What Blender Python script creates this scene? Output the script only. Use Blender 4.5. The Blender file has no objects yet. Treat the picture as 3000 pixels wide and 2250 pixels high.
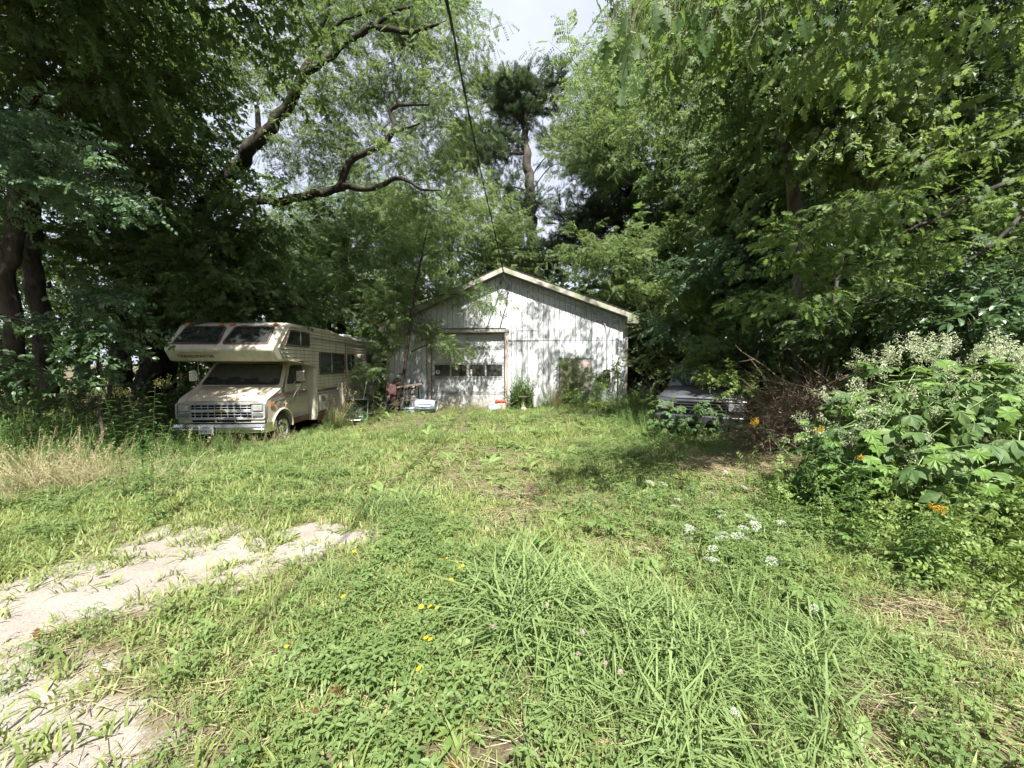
import bpy, bmesh, math, random
import numpy as np
from mathutils import Vector, Matrix

# ---------------------------------------------------------------- camera, sky, sun, exposure
SC = bpy.context.scene
COL = SC.collection
EYE = 1.63
PITCH = math.atan((1125 - 1068) / 1128.0)
cam_data = bpy.data.cameras.new("camera")
cam_data.sensor_width = 36.0
cam_data.lens = 36.0 * 1128.0 / 3000.0
cam_data.clip_start = 0.05
cam_data.clip_end = 2000.0
cam = bpy.data.objects.new("camera", cam_data)
COL.objects.link(cam)
cam.location = (0, 0, EYE)
cam.rotation_euler = (math.pi / 2 - PITCH, 0, 0)
SC.camera = cam

SUN_DIR = Vector((0.10, -0.55, 0.83)).normalized()      # towards the sun
SUN_EL = math.asin(SUN_DIR.z)
SUN_AZ = math.atan2(SUN_DIR.x, SUN_DIR.y)
world = bpy.data.worlds.new("World")
SC.world = world
world.use_nodes = True
wn, wl = world.node_tree.nodes, world.node_tree.links
wn.clear()
w_out = wn.new("ShaderNodeOutputWorld")
w_bg = wn.new("ShaderNodeBackground")
w_sky = wn.new("ShaderNodeTexSky")
w_sky.sky_type = 'NISHITA'
w_sky.sun_disc = False
w_sky.sun_elevation = SUN_EL
w_sky.sun_rotation = SUN_AZ
w_sky.air_density = 1.0
w_sky.dust_density = 1.6
w_tc = wn.new("ShaderNodeTexCoord")
w_map = wn.new("ShaderNodeMapping")
w_map.inputs['Scale'].default_value = (1.0, 1.0, 2.2)
w_noise = wn.new("ShaderNodeTexNoise")
w_noise.inputs['Scale'].default_value = 2.3
w_noise.inputs['Detail'].default_value = 5.0
w_noise.inputs['Roughness'].default_value = 0.5
w_ramp = wn.new("ShaderNodeMapRange")
w_ramp.inputs['From Min'].default_value = 0.30
w_ramp.inputs['From Max'].default_value = 0.62
w_ramp.inputs['To Min'].default_value = 0.62
w_ramp.inputs['To Max'].default_value = 1.0
w_mix = wn.new("ShaderNodeMix")
w_mix.data_type = 'RGBA'
w_mix.inputs['B'].default_value = (5.0, 5.3, 6.2, 1)
wl.new(w_tc.outputs['Generated'], w_map.inputs['Vector'])
wl.new(w_map.outputs['Vector'], w_noise.inputs['Vector'])
wl.new(w_noise.outputs['Fac'], w_ramp.inputs['Value'])
wl.new(w_ramp.outputs['Result'], w_mix.inputs['Factor'])
wl.new(w_sky.outputs['Color'], w_mix.inputs['A'])
wl.new(w_mix.outputs['Result'], w_bg.inputs['Color'])
w_bg.inputs['Strength'].default_value = 0.05
wl.new(w_bg.outputs['Background'], w_out.inputs['Surface'])

sun_data = bpy.data.lights.new("sun", 'SUN')
sun_data.energy = 4.35
sun_data.angle = math.radians(0.6)
sun_data.color = (1.0, 0.955, 0.88)
sun = bpy.data.objects.new("sun", sun_data)
COL.objects.link(sun)
sun.rotation_euler = (-SUN_DIR).to_track_quat('-Z', 'Y').to_euler()

SC.view_settings.view_transform = 'Standard'
SC.view_settings.look = 'None'
SC.view_settings.exposure = 1.95
SC.view_settings.gamma = 1.0
SC.view_settings.use_curve_mapping = False
SC.render.engine = 'CYCLES'
SC.cycles.max_bounces = 6
SC.cycles.use_adaptive_sampling = True
SC.cycles.adaptive_threshold = 0.03
SC.cycles.diffuse_bounces = 3
SC.cycles.glossy_bounces = 2
SC.cycles.transmission_bounces = 3
SC.cycles.transparent_max_bounces = 6
SC.cycles.caustics_reflective = False
SC.cycles.caustics_refractive = False
SC.cycles.sample_clamp_indirect = 4.0
SC.cycles.use_denoising = True

# ---------------------------------------------------------------- helpers
RNG = np.random.default_rng(7)
random.seed(7)
R = math.radians
CP, SP = math.cos(PITCH), math.sin(PITCH)

def pix(px, py, d):
    """World point that lies d metres in front of the photographer, seen at a photograph position."""
    xr = (px - 1500.0) / 1128.0
    v = (1125.0 - py) / 1128.0
    yy = CP + v * SP
    zz = v * CP - SP
    return Vector((xr * d / yy, d, EYE + zz * d / yy))

def lattice(ix, iy, seed):
    h = (ix.astype(np.int64) * 374761393 + iy.astype(np.int64) * 668265263 + seed * 974634) & 0xFFFFFFFF
    h = ((h ^ (h >> 13)) * 1274126177) & 0xFFFFFFFF
    return ((h ^ (h >> 16)) & 0xFFFF) / 65535.0

def vnoise(x, y, scale=1.0, seed=0):
    x = np.asarray(x, float) * scale; y = np.asarray(y, float) * scale
    ix = np.floor(x); iy = np.floor(y)
    fx = x - ix; fy = y - iy
    fx = fx * fx * (3 - 2 * fx); fy = fy * fy * (3 - 2 * fy)
    a = lattice(ix, iy, seed); b = lattice(ix + 1, iy, seed)
    c = lattice(ix, iy + 1, seed); d = lattice(ix + 1, iy + 1, seed)
    return (a * (1 - fx) + b * fx) * (1 - fy) + (c * (1 - fx) + d * fx) * fy

def ground_z(x, y):
    x = np.asarray(x, float); y = np.asarray(y, float)
    z = -0.27 * np.exp(-(((x + 6.6) / 3.6) ** 2 + ((y - 9.6) / 4.2) ** 2))
    z = z + 0.05 * (vnoise(x, y, 0.55, 3) - 0.5) + 0.03 * (vnoise(x, y, 1.7, 4) - 0.5)
    z = z + 0.22 * np.exp(-(((x - 5.0) / 2.0) ** 2 + ((y - 5.8) / 2.0) ** 2))
    return z

def gz(x, y):
    return float(ground_z(np.array([x]), np.array([y]))[0])

def tag(o, label=None, cat=None, group=None, kind=None):
    if label: o["label"] = label
    if cat: o["category"] = cat
    if group: o["group"] = group
    if kind: o["kind"] = kind
    return o

def thing(name, label, cat, loc=(0, 0, 0), rz=0.0, group=None):
    o = bpy.data.objects.new(name, None)
    o.empty_display_size = 0.2
    COL.objects.link(o)
    o.location = loc
    o.rotation_euler = (0, 0, rz)
    return tag(o, label, cat, group)

def link_mesh(name, me, parent=None, loc=None):
    o = bpy.data.objects.new(name, me)
    COL.objects.link(o)
    if parent is not None: o.parent = parent
    if loc is not None: o.location = loc
    return o

class MB:
    """Collects vertices and faces, then links them as one mesh object."""
    def __init__(self):
        self.v = []; self.f = []; self.m = []
        self.mi = 0
    def add(self, vs, fs):
        n = len(self.v)
        self.v.extend([tuple(p) for p in vs])
        for f in fs:
            self.f.append(tuple(i + n for i in f)); self.m.append(self.mi)
        return self
    def box(self, x0, x1, y0, y1, z0, z1):
        return self.add([(x0,y0,z0),(x1,y0,z0),(x1,y1,z0),(x0,y1,z0),(x0,y0,z1),(x1,y0,z1),(x1,y1,z1),(x0,y1,z1)],
                        [(0,3,2,1),(4,5,6,7),(0,1,5,4),(1,2,6,5),(2,3,7,6),(3,0,4,7)])
    def hexa(self, a, b):
        """Solid between two matching closed loops of points."""
        n = len(a)
        fs = [tuple(range(n))[::-1], tuple(range(n, 2 * n))]
        for i in range(n):
            j = (i + 1) % n
            fs.append((i, j, n + j, n + i))
        return self.add(list(a) + list(b), fs)
    def tube(self, pts, rad, sides=8, cap=True):
        pts = [Vector(p) for p in pts]
        if not hasattr(rad, '__len__'): rad = [rad] * len(pts)
        rings = []
        ref = None
        for i, p in enumerate(pts):
            t = (pts[min(i + 1, len(pts) - 1)] - pts[max(i - 1, 0)])
            if t.length < 1e-9: t = Vector((0, 0, 1))
            t.normalize()
            if ref is None:
                ref = Vector((1, 0, 0)) if abs(t.x) < 0.8 else Vector((0, 1, 0))
            a = (ref - t * ref.dot(t))
            if a.length < 1e-6: a = t.orthogonal()
            a.normalize(); ref = a
            b = t.cross(a)
            rings.append([p + (a * math.cos(k * 2 * math.pi / sides) + b * math.sin(k * 2 * math.pi / sides)) * rad[i] for k in range(sides)])
        vs = [q for r in rings for q in r]
        fs = []
        for i in range(len(pts) - 1):
            for k in range(sides):
                k2 = (k + 1) % sides
                fs.append((i * sides + k, i * sides + k2, (i + 1) * sides + k2, (i + 1) * sides + k))
        if cap:
            fs.append(tuple(range(sides))[::-1])
            fs.append(tuple((len(pts) - 1) * sides + k for k in range(sides)))
        return self.add(vs, fs)
    def lathe(self, prof, axis='z', centre=(0, 0, 0), sides=24, cap=True):
        """prof: list of (radius, offset along axis)."""
        vs = []; fs = []
        c = Vector(centre)
        for r, h in prof:
            for k in range(sides):
                a = 2 * math.pi * k / sides
                ca, sa = math.cos(a) * r, math.sin(a) * r
                p = {'z': (ca, sa, h), 'x': (h, ca, sa), 'y': (sa, h, ca)}[axis]
                vs.append(c + Vector(p))
        for i in range(len(prof) - 1):
            for k in range(sides):
                k2 = (k + 1) % sides
                fs.append((i * sides + k, i * sides + k2, (i + 1) * sides + k2, (i + 1) * sides + k))
        if cap:
            fs.append(tuple(range(sides))[::-1])
            fs.append(tuple((len(prof) - 1) * sides + k for k in range(sides)))
        return self.add(vs, fs)
    def build(self, name, mat, parent=None, smooth=False, bevel=0.0, segs=2, loc=None, angle=35):
        me = bpy.data.meshes.new(name)
        me.from_pydata(self.v, [], self.f)
        mats = mat if isinstance(mat, (list, tuple)) else [mat]
        for mm in mats: me.materials.append(mm)
        if len(mats) > 1:
            me.polygons.foreach_set('material_index', self.m)
        me.update()
        bm = bmesh.new(); bm.from_mesh(me)
        bmesh.ops.recalc_face_normals(bm, faces=bm.faces)
        bm.to_mesh(me); bm.free()
        if smooth:
            me.polygons.foreach_set('use_smooth', [True] * len(me.polygons))
            me.set_sharp_from_angle(angle=R(angle))
        o = link_mesh(name, me, parent, loc)
        if bevel > 0:
            b = o.modifiers.new("bevel", 'BEVEL')
            b.width = bevel; b.segments = segs; b.limit_method = 'ANGLE'; b.angle_limit = R(30)
            b.harden_normals = False
            me.polygons.foreach_set('use_smooth', [True] * len(me.polygons))
            me.set_sharp_from_angle(angle=R(50))
        return o

def box_part(name, mat, parent, x0, x1, y0, y1, z0, z1, bevel=0.0):
    return MB().box(x0, x1, y0, y1, z0, z1).build(name, mat, parent, bevel=bevel)

def prism_x(mb, prof, x0, x1):
    """prof: list of (y, z) -> solid from x0 to x1."""
    return mb.hexa([(x0, y, z) for y, z in prof], [(x1, y, z) for y, z in prof])

def prism_y(mb, prof, y0, y1):
    return mb.hexa([(x, y0, z) for x, z in prof], [(x, y1, z) for x, z in prof])

def rounded(x0, x1, z0, z1, r, n=4):
    pts = []
    for cx, cz, a0 in ((x1 - r, z0 + r, -90), (x1 - r, z1 - r, 0), (x0 + r, z1 - r, 90), (x0 + r, z0 + r, 180)):
        for k in range(n + 1):
            a = R(a0 + 90 * k / n)
            pts.append((cx + r * math.cos(a), cz + r * math.sin(a)))
    return pts

def text_part(name, body, mat, parent, loc, rot, size, extrude=0.002, sx=1.0, align='LEFT'):
    cu = bpy.data.curves.new(name, 'FONT')
    cu.body = body; cu.size = size; cu.extrude = extrude; cu.align_x = align
    cu.resolution_u = 3
    o = bpy.data.objects.new(name, cu)
    COL.objects.link(o)
    cu.materials.append(mat)
    bpy.context.view_layer.update()
    me = bpy.data.meshes.new_from_object(o.evaluated_get(bpy.context.evaluated_depsgraph_get()))
    bpy.data.objects.remove(o, do_unlink=True)
    if not me.materials: me.materials.append(mat)
    o = link_mesh(name, me, parent)
    o.location = loc; o.rotation_euler = rot; o.scale = (sx, 1, 1)
    return o

# ---------------------------------------------------------------- materials
class NT:
    def __init__(self, name):
        self.mat = bpy.data.materials.new(name)
        self.mat.use_nodes = True
        self.n = self.mat.node_tree.nodes; self.l = self.mat.node_tree.links
        self.bsdf = self.n["Principled BSDF"]; self.out = self.n["Material Output"]
    def node(self, t, **kw):
        nd = self.n.new(t)
        for k, v in kw.items(): setattr(nd, k, v)
        return nd
    def link(self, a, b): self.l.new(a, b)
    def coords(self, scale=(1, 1, 1), kind='Object'):
        tc = self.node("ShaderNodeTexCoord"); mp = self.node("ShaderNodeMapping")
        mp.inputs['Scale'].default_value = scale
        self.link(tc.outputs[kind], mp.inputs['Vector'])
        return mp.outputs['Vector']
    def noise(self, vec, scale, detail=3.0, rough=0.55, dist=0.0):
        t = self.node("ShaderNodeTexNoise")
        t.inputs['Scale'].default_value = scale; t.inputs['Detail'].default_value = detail
        t.inputs['Roughness'].default_value = rough; t.inputs['Distortion'].default_value = dist
        if vec is not None: self.link(vec, t.inputs['Vector'])
        return t.outputs['Fac']
    def rng(self, val, a, b, c=0.0, d=1.0, smooth=False):
        m = self.node("ShaderNodeMapRange")
        if smooth: m.interpolation_type = 'SMOOTHSTEP'
        m.inputs['From Min'].default_value = a; m.inputs['From Max'].default_value = b
        m.inputs['To Min'].default_value = c; m.inputs['To Max'].default_value = d
        self.link(val, m.inputs['Value'])
        return m.outputs['Result']
    def mix(self, fac, a, b, blend='MIX'):
        m = self.node("ShaderNodeMix"); m.data_type = 'RGBA'; m.blend_type = blend
        for s, v in (('Factor', fac), ('A', a), ('B', b)):
            if isinstance(v, bpy.types.NodeSocket): self.link(v, m.inputs[s])
            elif s == 'Factor': m.inputs[s].default_value = v
            else: m.inputs[s].default_value = (*v, 1) if len(v) == 3 else v
        return m.outputs['Result']
    def math(self, op, a, b=0.0):
        m = self.node("ShaderNodeMath"); m.operation = op
        for i, v in enumerate((a, b)):
            if isinstance(v, bpy.types.NodeSocket): self.link(v, m.inputs[i])
            else: m.inputs[i].default_value = v
        return m.outputs[0]
    def set(self, **kw):
        for k, v in kw.items():
            s = self.bsdf.inputs[{'color': 'Base Color', 'rough': 'Roughness', 'metal': 'Metallic', 'spec': 'Specular IOR Level', 'coat': 'Coat Weight'}[k]]
            if isinstance(v, bpy.types.NodeSocket): self.link(v, s)
            elif k == 'color': s.default_value = (*v, 1)
            else: s.default_value = v
        return self
    def bump(self, h, strength=0.3, dist=0.02):
        b = self.node("ShaderNodeBump")
        b.inputs['Strength'].default_value = strength; b.inputs['Distance'].default_value = dist
        self.link(h, b.inputs['Height'])
        self.link(b.outputs['Normal'], self.bsdf.inputs['Normal'])

def worn(name, col, dirt, rough=0.5, metal=0.0, scale=6.0, lo=0.45, hi=0.7, streak=(1, 1, 1), spec=0.5, bump=0.15, fine=None):
    """A surface of one colour with blotches of another."""
    t = NT(name)
    vec = t.coords(streak)
    n1 = t.noise(vec, scale, 6, 0.62)
    n2 = t.noise(t.coords((1, 1, 1)), scale * 9, 3, 0.6)
    c = t.mix(t.rng(n1, lo, hi), col, dirt)
    c = t.mix(t.math('MULTIPLY', t.rng(n2, 0.5, 0.8), 0.35), c, dirt if fine is None else fine)
    t.set(color=c, rough=rough, metal=metal, spec=spec)
    t.bump(n2, bump, 0.01)
    return t.mat

def plain(name, col, rough=0.5, metal=0.0, spec=0.5):
    t = NT(name)
    n = t.noise(t.coords(), 14, 3)
    d = tuple(c * 0.7 for c in col)
    t.set(color=t.mix(t.rng(n, 0.35, 0.75), col, d), rough=rough, metal=metal, spec=spec)
    return t.mat

M = {}
def leaf_material(name, dark, light, trans=0.35, rough=0.5, spec=0.35, yellow=None):
    t = NT(name)
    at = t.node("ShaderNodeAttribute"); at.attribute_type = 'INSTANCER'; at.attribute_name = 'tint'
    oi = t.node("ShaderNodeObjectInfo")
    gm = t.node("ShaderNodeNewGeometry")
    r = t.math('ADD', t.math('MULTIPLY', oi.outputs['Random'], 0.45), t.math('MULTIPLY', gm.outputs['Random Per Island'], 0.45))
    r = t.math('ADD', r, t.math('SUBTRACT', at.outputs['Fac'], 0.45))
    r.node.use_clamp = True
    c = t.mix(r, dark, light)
    if yellow:
        y = t.rng(gm.outputs['Random Per Island'], 0.915, 0.93)
        c = t.mix(y, c, yellow)
    n = t.noise(t.coords(), 30, 2)
    c = t.mix(t.rng(n, 0.3, 0.8, 0, 0.35), c, tuple(x * 0.55 for x in dark))
    t.set(color=c, rough=rough, spec=spec)
    tr = t.node("ShaderNodeBsdfTranslucent")
    tc = t.mix(0.6, c, tuple(min(1, x * 1.45) for x in (light[0] * 1.08, light[1] * 1.05, light[2] * 0.75)))
    t.link(tc, tr.inputs['Color'])
    ms = t.node("ShaderNodeMixShader"); ms.inputs[0].default_value = trans
    t.link(t.bsdf.outputs[0], ms.inputs[1]); t.link(tr.outputs[0], ms.inputs[2])
    t.link(ms.outputs[0], t.out.inputs['Surface'])
    return t.mat

M['locust'] = leaf_material('locust leaf', (0.066, 0.119, 0.044), (0.176, 0.250, 0.089), 0.46)
M['maple'] = leaf_material('maple leaf', (0.044, 0.078, 0.032), (0.121, 0.185, 0.062), 0.46)
M['oak'] = leaf_material('oak leaf', (0.048, 0.095, 0.028), (0.151, 0.223, 0.064), 0.48, 0.55, 0.25)
M['pine'] = leaf_material('pine needle', (0.045, 0.091, 0.044), (0.127, 0.188, 0.094), 0.20)
M['bluegreen'] = leaf_material('blue green leaf', (0.050, 0.105, 0.050), (0.125, 0.204, 0.106), 0.38)
M['vine'] = leaf_material('vine leaf', (0.066, 0.113, 0.037), (0.184, 0.250, 0.082), 0.46, 0.45, 0.4)
M['creeper'] = leaf_material('creeper leaf', (0.073, 0.133, 0.047), (0.175, 0.258, 0.086), 0.38, 0.55, 0.3)
M['cucumber'] = leaf_material('cucumber leaf', (0.14, 0.24, 0.06), (0.20, 0.31, 0.085), 0.4, 0.5, 0.3)
M['rose'] = leaf_material('briar leaf', (0.078, 0.142, 0.033), (0.198, 0.273, 0.077), 0.38)
M['shrub'] = leaf_material('shrub leaf', (0.059, 0.101, 0.037), (0.169, 0.226, 0.082), 0.46)
M['weed'] = leaf_material('weed leaf', (0.068, 0.130, 0.039), (0.161, 0.246, 0.073), 0.42)
M['sapling'] = leaf_material('sapling leaf', (0.04, 0.085, 0.035), (0.10, 0.165, 0.07), 0.28, 0.4, 0.5)
M['grass'] = leaf_material('grass blade', (0.150, 0.205, 0.062), (0.285, 0.335, 0.125), 0.40, 0.5, 0.35, (0.38, 0.33, 0.17))
M['tuft'] = leaf_material('tuft blade', (0.133, 0.196, 0.072), (0.245, 0.323, 0.128), 0.36, 0.6, 0.2)
M['clover'] = leaf_material('clover leaf', (0.085, 0.145, 0.045), (0.20, 0.27, 0.095), 0.36)
M['broad'] = leaf_material('broad leaf', (0.11, 0.18, 0.05), (0.23, 0.31, 0.11), 0.36, 0.45, 0.4)
M['dry'] = leaf_material('dry grass', (0.25, 0.22, 0.125), (0.42, 0.375, 0.23), 0.3)
M['dead'] = leaf_material('dead leaf', (0.10, 0.045, 0.02), (0.26, 0.12, 0.05), 0.25)
M['blossom'] = leaf_material('white blossom', (0.38, 0.43, 0.28), (0.54, 0.58, 0.43), 0.3)
M['lace'] = leaf_material('white lace flower', (0.48, 0.50, 0.46), (0.62, 0.63, 0.58), 0.3)
M['yellow'] = leaf_material('yellow petal', (0.72, 0.46, 0.01), (0.85, 0.62, 0.03), 0.3)
M['gold'] = leaf_material('golden spike', (0.42, 0.27, 0.02), (0.60, 0.40, 0.04), 0.3)
M['gold_shaded'] = leaf_material('shaded golden spike', (0.10, 0.105, 0.03), (0.16, 0.15, 0.04), 0.3)  # golden spike colour darkened and greened to paint in the shade
M['pink'] = leaf_material('pink clover head', (0.42, 0.30, 0.33), (0.55, 0.43, 0.45), 0.3)
M['stem'] = plain('green stem', (0.14, 0.22, 0.06), 0.6)

def bark(name, a, b, sc=9.0):
    t = NT(name)
    v = t.coords((1, 1, 0.22))
    n = t.noise(v, sc, 6, 0.65, 0.3)
    n2 = t.noise(t.coords(), 3.0, 4)
    c = t.mix(t.rng(n, 0.35, 0.68), a, b)
    c = t.mix(t.rng(n2, 0.55, 0.72, 0, 0.35), c, (0.13, 0.14, 0.11))
    t.set(color=c, rough=0.9, spec=0.15)
    t.bump(n, 0.8, 0.04)
    return t.mat
M['bark_dark'] = bark('dark bark', (0.014, 0.012, 0.010), (0.05, 0.042, 0.036))
M['bark_grey'] = bark('grey bark', (0.05, 0.044, 0.036), (0.14, 0.125, 0.105))
M['bark_brown'] = bark('brown bark', (0.026, 0.021, 0.017), (0.075, 0.062, 0.050))
M['bark_pine'] = bark('pine bark', (0.03, 0.025, 0.022), (0.10, 0.085, 0.075))
M['dead_wood'] = bark('dead wood', (0.13, 0.095, 0.065), (0.28, 0.215, 0.15), 14)

def ground_material():
    t = NT('ground soil')
    v = t.coords((1, 1, 1))
    n1 = t.noise(v, 0.9, 6, 0.6); n2 = t.noise(v, 22, 5, 0.7); n3 = t.noise(v, 5, 4)
    c = t.mix(t.rng(n1, 0.4, 0.62), (0.10, 0.09, 0.05), (0.16, 0.13, 0.085))
    c = t.mix(t.rng(n2, 0.42, 0.66), c, (0.06, 0.052, 0.034))
    c = t.mix(t.rng(n3, 0.58, 0.72, 0, 0.8), c, (0.22, 0.18, 0.13))
    t.set(color=c, rough=0.95, spec=0.1)
    t.bump(n2, 0.9, 0.05)
    return t.mat
M['ground'] = ground_material()

def path_material():
    t = NT('sandy path')
    v = t.coords()
    n1 = t.noise(v, 2.2, 6, 0.6); n2 = t.noise(v, 55, 4, 0.7); n3 = t.noise(v, 11, 5, 0.65)
    c = t.mix(t.rng(n1, 0.35, 0.7), (0.275, 0.25, 0.225), (0.225, 0.20, 0.175))
    c = t.mix(t.rng(n2, 0.5, 0.72), c, (0.165, 0.145, 0.12))
    c = t.mix(t.rng(n3, 0.55, 0.75, 0, 0.6), c, (0.32, 0.30, 0.275))
    at = t.node("ShaderNodeAttribute"); at.attribute_name = 'sand'
    soil = t.mix(t.rng(n2, 0.42, 0.66), (0.145, 0.12, 0.08), (0.07, 0.06, 0.04))
    c = t.mix(t.rng(t.math('ADD', at.outputs['Fac'], t.math('MULTIPLY', t.math('SUBTRACT', n3, 0.5), 0.9)), 0.3, 0.7), soil, c)
    t.set(color=c, rough=0.95, spec=0.1)
    t.bump(n2, 0.7, 0.02)
    return t.mat
M['path'] = path_material()

def siding_material():
    """Weathered white paint over plywood: the paint follows the flame grain of the wood."""
    t = NT('flaking white siding')
    tc = t.node("ShaderNodeTexCoord")
    oi = t.node("ShaderNodeObjectInfo")
    mp = t.node("ShaderNodeMapping"); mp.inputs['Scale'].default_value = (1.9, 1.0, 0.42)
    t.link(tc.outputs['Object'], mp.inputs['Vector'])
    big = t.noise(mp.outputs['Vector'], 1.05, 3.0, 0.42, 0.25)
    rings = t.math('FRACT', t.math('MULTIPLY', big, 24.0))
    tri = t.math('ABSOLUTE', t.math('SUBTRACT', rings, 0.5))          # 0 .. 0.5
    mp2 = t.node("ShaderNodeMapping"); mp2.inputs['Scale'].default_value = (26, 1, 2.2)
    t.link(tc.outputs['Object'], mp2.inputs['Vector'])
    fine = t.noise(mp2.outputs['Vector'], 1.6, 5, 0.65)
    blot = t.noise(t.coords((1, 1, 1)), 0.75, 4, 0.6)
    wear = t.math('ADD', t.math('MULTIPLY', tri, t.rng(t.noise(t.coords((0.6, 1, 1)), 0.8, 2), 0.40, 0.60, 0.35, 1.0)), t.math('MULTIPLY', fine, 0.62))
    wear = t.math('ADD', wear, t.math('MULTIPLY', blot, 0.42))
    bare = t.rng(wear, 0.70, 0.84)
    bare = t.math('MULTIPLY', bare, 0.62)
    white = t.mix(t.rng(blot, 0.35, 0.7), (0.53, 0.55, 0.57), (0.45, 0.47, 0.49))
    grey = t.mix(fine, (0.15, 0.155, 0.16), (0.27, 0.27, 0.27))
    c = t.mix(bare, white, grey)
    sx = t.node("ShaderNodeSeparateXYZ"); t.link(tc.outputs['Object'], sx.inputs[0])
    n5 = t.noise(t.coords((3, 3, 3)), 1.5, 5)
    low = t.math('MULTIPLY', t.rng(sx.outputs['Z'], 0.55, 0.0, 0, 1), t.rng(n5, 0.35, 0.6))
    c = t.mix(t.math('MULTIPLY', low, 0.7), c, (0.13, 0.135, 0.095))
    t.set(color=c, rough=0.75, spec=0.25)
    t.bump(t.math('SUBTRACT', 1.0, bare), 0.25, 0.004)
    return t.mat
M['siding'] = siding_material()
M['trim'] = worn('faded trim', (0.34, 0.305, 0.285), (0.19, 0.165, 0.15), 0.8, scale=5, streak=(1, 1, 0.4))
M['fascia'] = worn('mossy fascia', (0.36, 0.33, 0.30), (0.19, 0.215, 0.13), 0.8, scale=2.2, lo=0.4, hi=0.6)
M['soffit'] = worn('soffit boards', (0.16, 0.16, 0.16), (0.09, 0.09, 0.09), 0.85)
M['shingle'] = worn('mossy shingles', (0.075, 0.07, 0.065), (0.09, 0.105, 0.05), 0.95, scale=3)
M['door_paint'] = worn('chalky door paint', (0.43, 0.45, 0.46), (0.28, 0.295, 0.30), 0.7, scale=2.2, lo=0.38, hi=0.68, streak=(1, 1, 0.6))
M['door_rail'] = worn('weathered door rail', (0.42, 0.43, 0.43), (0.18, 0.18, 0.18), 0.75, scale=7, lo=0.42, hi=0.62, streak=(0.3, 1, 1))
M['plywood'] = worn('bare plywood', (0.36, 0.32, 0.285), (0.23, 0.195, 0.17), 0.85, scale=3, streak=(0.5, 1, 4))

def dark_glass(name, col=(0.012, 0.014, 0.013), rough=0.04, wave=0.0):
    t = NT(name)
    n = t.noise(t.coords(), 7, 3)
    t.set(color=t.mix(t.rng(n, 0.35, 0.8, 0, 1), col, tuple(c * 3 + 0.012 for c in col)), rough=t.rng(n, 0.3, 0.8, rough, rough + 0.12), spec=0.6)
    if wave:
        t.bump(t.noise(t.coords((1, 1, 2.4)), 2.3, 2), wave, 0.02)
    return t.mat
M['glass'] = dark_glass('dark window glass')
M['door_glass'] = dark_glass('wavy old glass', (0.02, 0.021, 0.018), 0.02, 0.35)
def clear_glass():
    t = NT('dusty clear glass')
    n = t.noise(t.coords((1, 1, 0.6)), 5, 5, 0.6)
    tr = t.node("ShaderNodeBsdfTransparent"); tr.inputs['Color'].default_value = (0.75, 0.78, 0.76, 1)
    t.set(color=(0.10, 0.10, 0.095), rough=0.07, spec=0.55)
    ms = t.node("ShaderNodeMixShader")
    t.link(t.rng(n, 0.3, 0.8, 0.85, 0.7), ms.inputs[0])
    t.link(t.bsdf.outputs[0], ms.inputs[1]); t.link(tr.outputs[0], ms.inputs[2])
    t.link(ms.outputs[0], t.out.inputs['Surface'])
    return t.mat
M['clear_glass'] = clear_glass()

def rv_paint(name, col, streak_col, lo, hi):
    t = NT(name)
    s = t.noise(t.coords((2.2, 2.2, 0.28)), 3.2, 6, 0.65)
    g = t.noise(t.coords((1, 1, 1)), 1.3, 5, 0.6)
    f = t.noise(t.coords(), 40, 3, 0.6)
    c = t.mix(t.rng(s, lo - 0.04, hi - 0.04, 0, 0.9), col, streak_col)
    c = t.mix(t.rng(g, 0.52, 0.74, 0, 0.45), c, (0.26, 0.25, 0.17))
    c = t.mix(t.rng(f, 0.6, 0.8, 0, 0.35), c, (0.20, 0.17, 0.12))
    t.set(color=c, rough=0.48, spec=0.4)
    return t.mat
M['rv_siding'] = rv_paint('stained cream siding', (0.47, 0.44, 0.355), (0.25, 0.225, 0.165), 0.5, 0.74)
M['rv_cap'] = rv_paint('chalky cream fibreglass', (0.50, 0.465, 0.39), (0.32, 0.29, 0.23), 0.52, 0.78)
M['rv_van'] = rv_paint('dusty cream van paint', (0.46, 0.405, 0.315), (0.32, 0.27, 0.205), 0.5, 0.78)
M['maroon'] = plain('faded maroon stripe', (0.16, 0.055, 0.06), 0.5)
M['stripe_red'] = plain('faded red brown stripe', (0.26, 0.15, 0.14), 0.5)
M['stripe_grey'] = plain('faded grey stripe', (0.30, 0.30, 0.31), 0.5)
M['rubber'] = plain('black rubber', (0.018, 0.018, 0.018), 0.75, 0, 0.3)
M['tyre'] = worn('old tyre', (0.025, 0.025, 0.025), (0.06, 0.055, 0.05), 0.85, scale=9)
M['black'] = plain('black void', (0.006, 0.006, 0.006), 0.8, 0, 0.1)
M['frame_brown'] = worn('brown window frame', (0.085, 0.045, 0.04), (0.14, 0.10, 0.085), 0.5, scale=8)
M['chrome'] = worn('dull chrome', (0.62, 0.62, 0.61), (0.35, 0.33, 0.29), 0.16, 1.0, scale=7, lo=0.5, hi=0.8, bump=0.02)
M['steel'] = worn('grey steel trim', (0.42, 0.43, 0.43), (0.22, 0.22, 0.21), 0.4, 0.6, scale=9)
M['grille'] = worn('grey grille plastic', (0.36, 0.375, 0.39), (0.22, 0.22, 0.22), 0.45, 0.2, scale=8)
M['lamp_glass'] = plain('headlamp glass', (0.42, 0.43, 0.42), 0.12, 0.35, 0.8)
M['lamp_dull'] = worn('clouded lens', (0.16, 0.165, 0.165), (0.10, 0.10, 0.10), 0.3, 0.1)
M['amber'] = plain('amber lens', (0.60, 0.17, 0.02), 0.25)
M['orange_red'] = plain('red orange lens', (0.50, 0.09, 0.03), 0.3)
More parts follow.
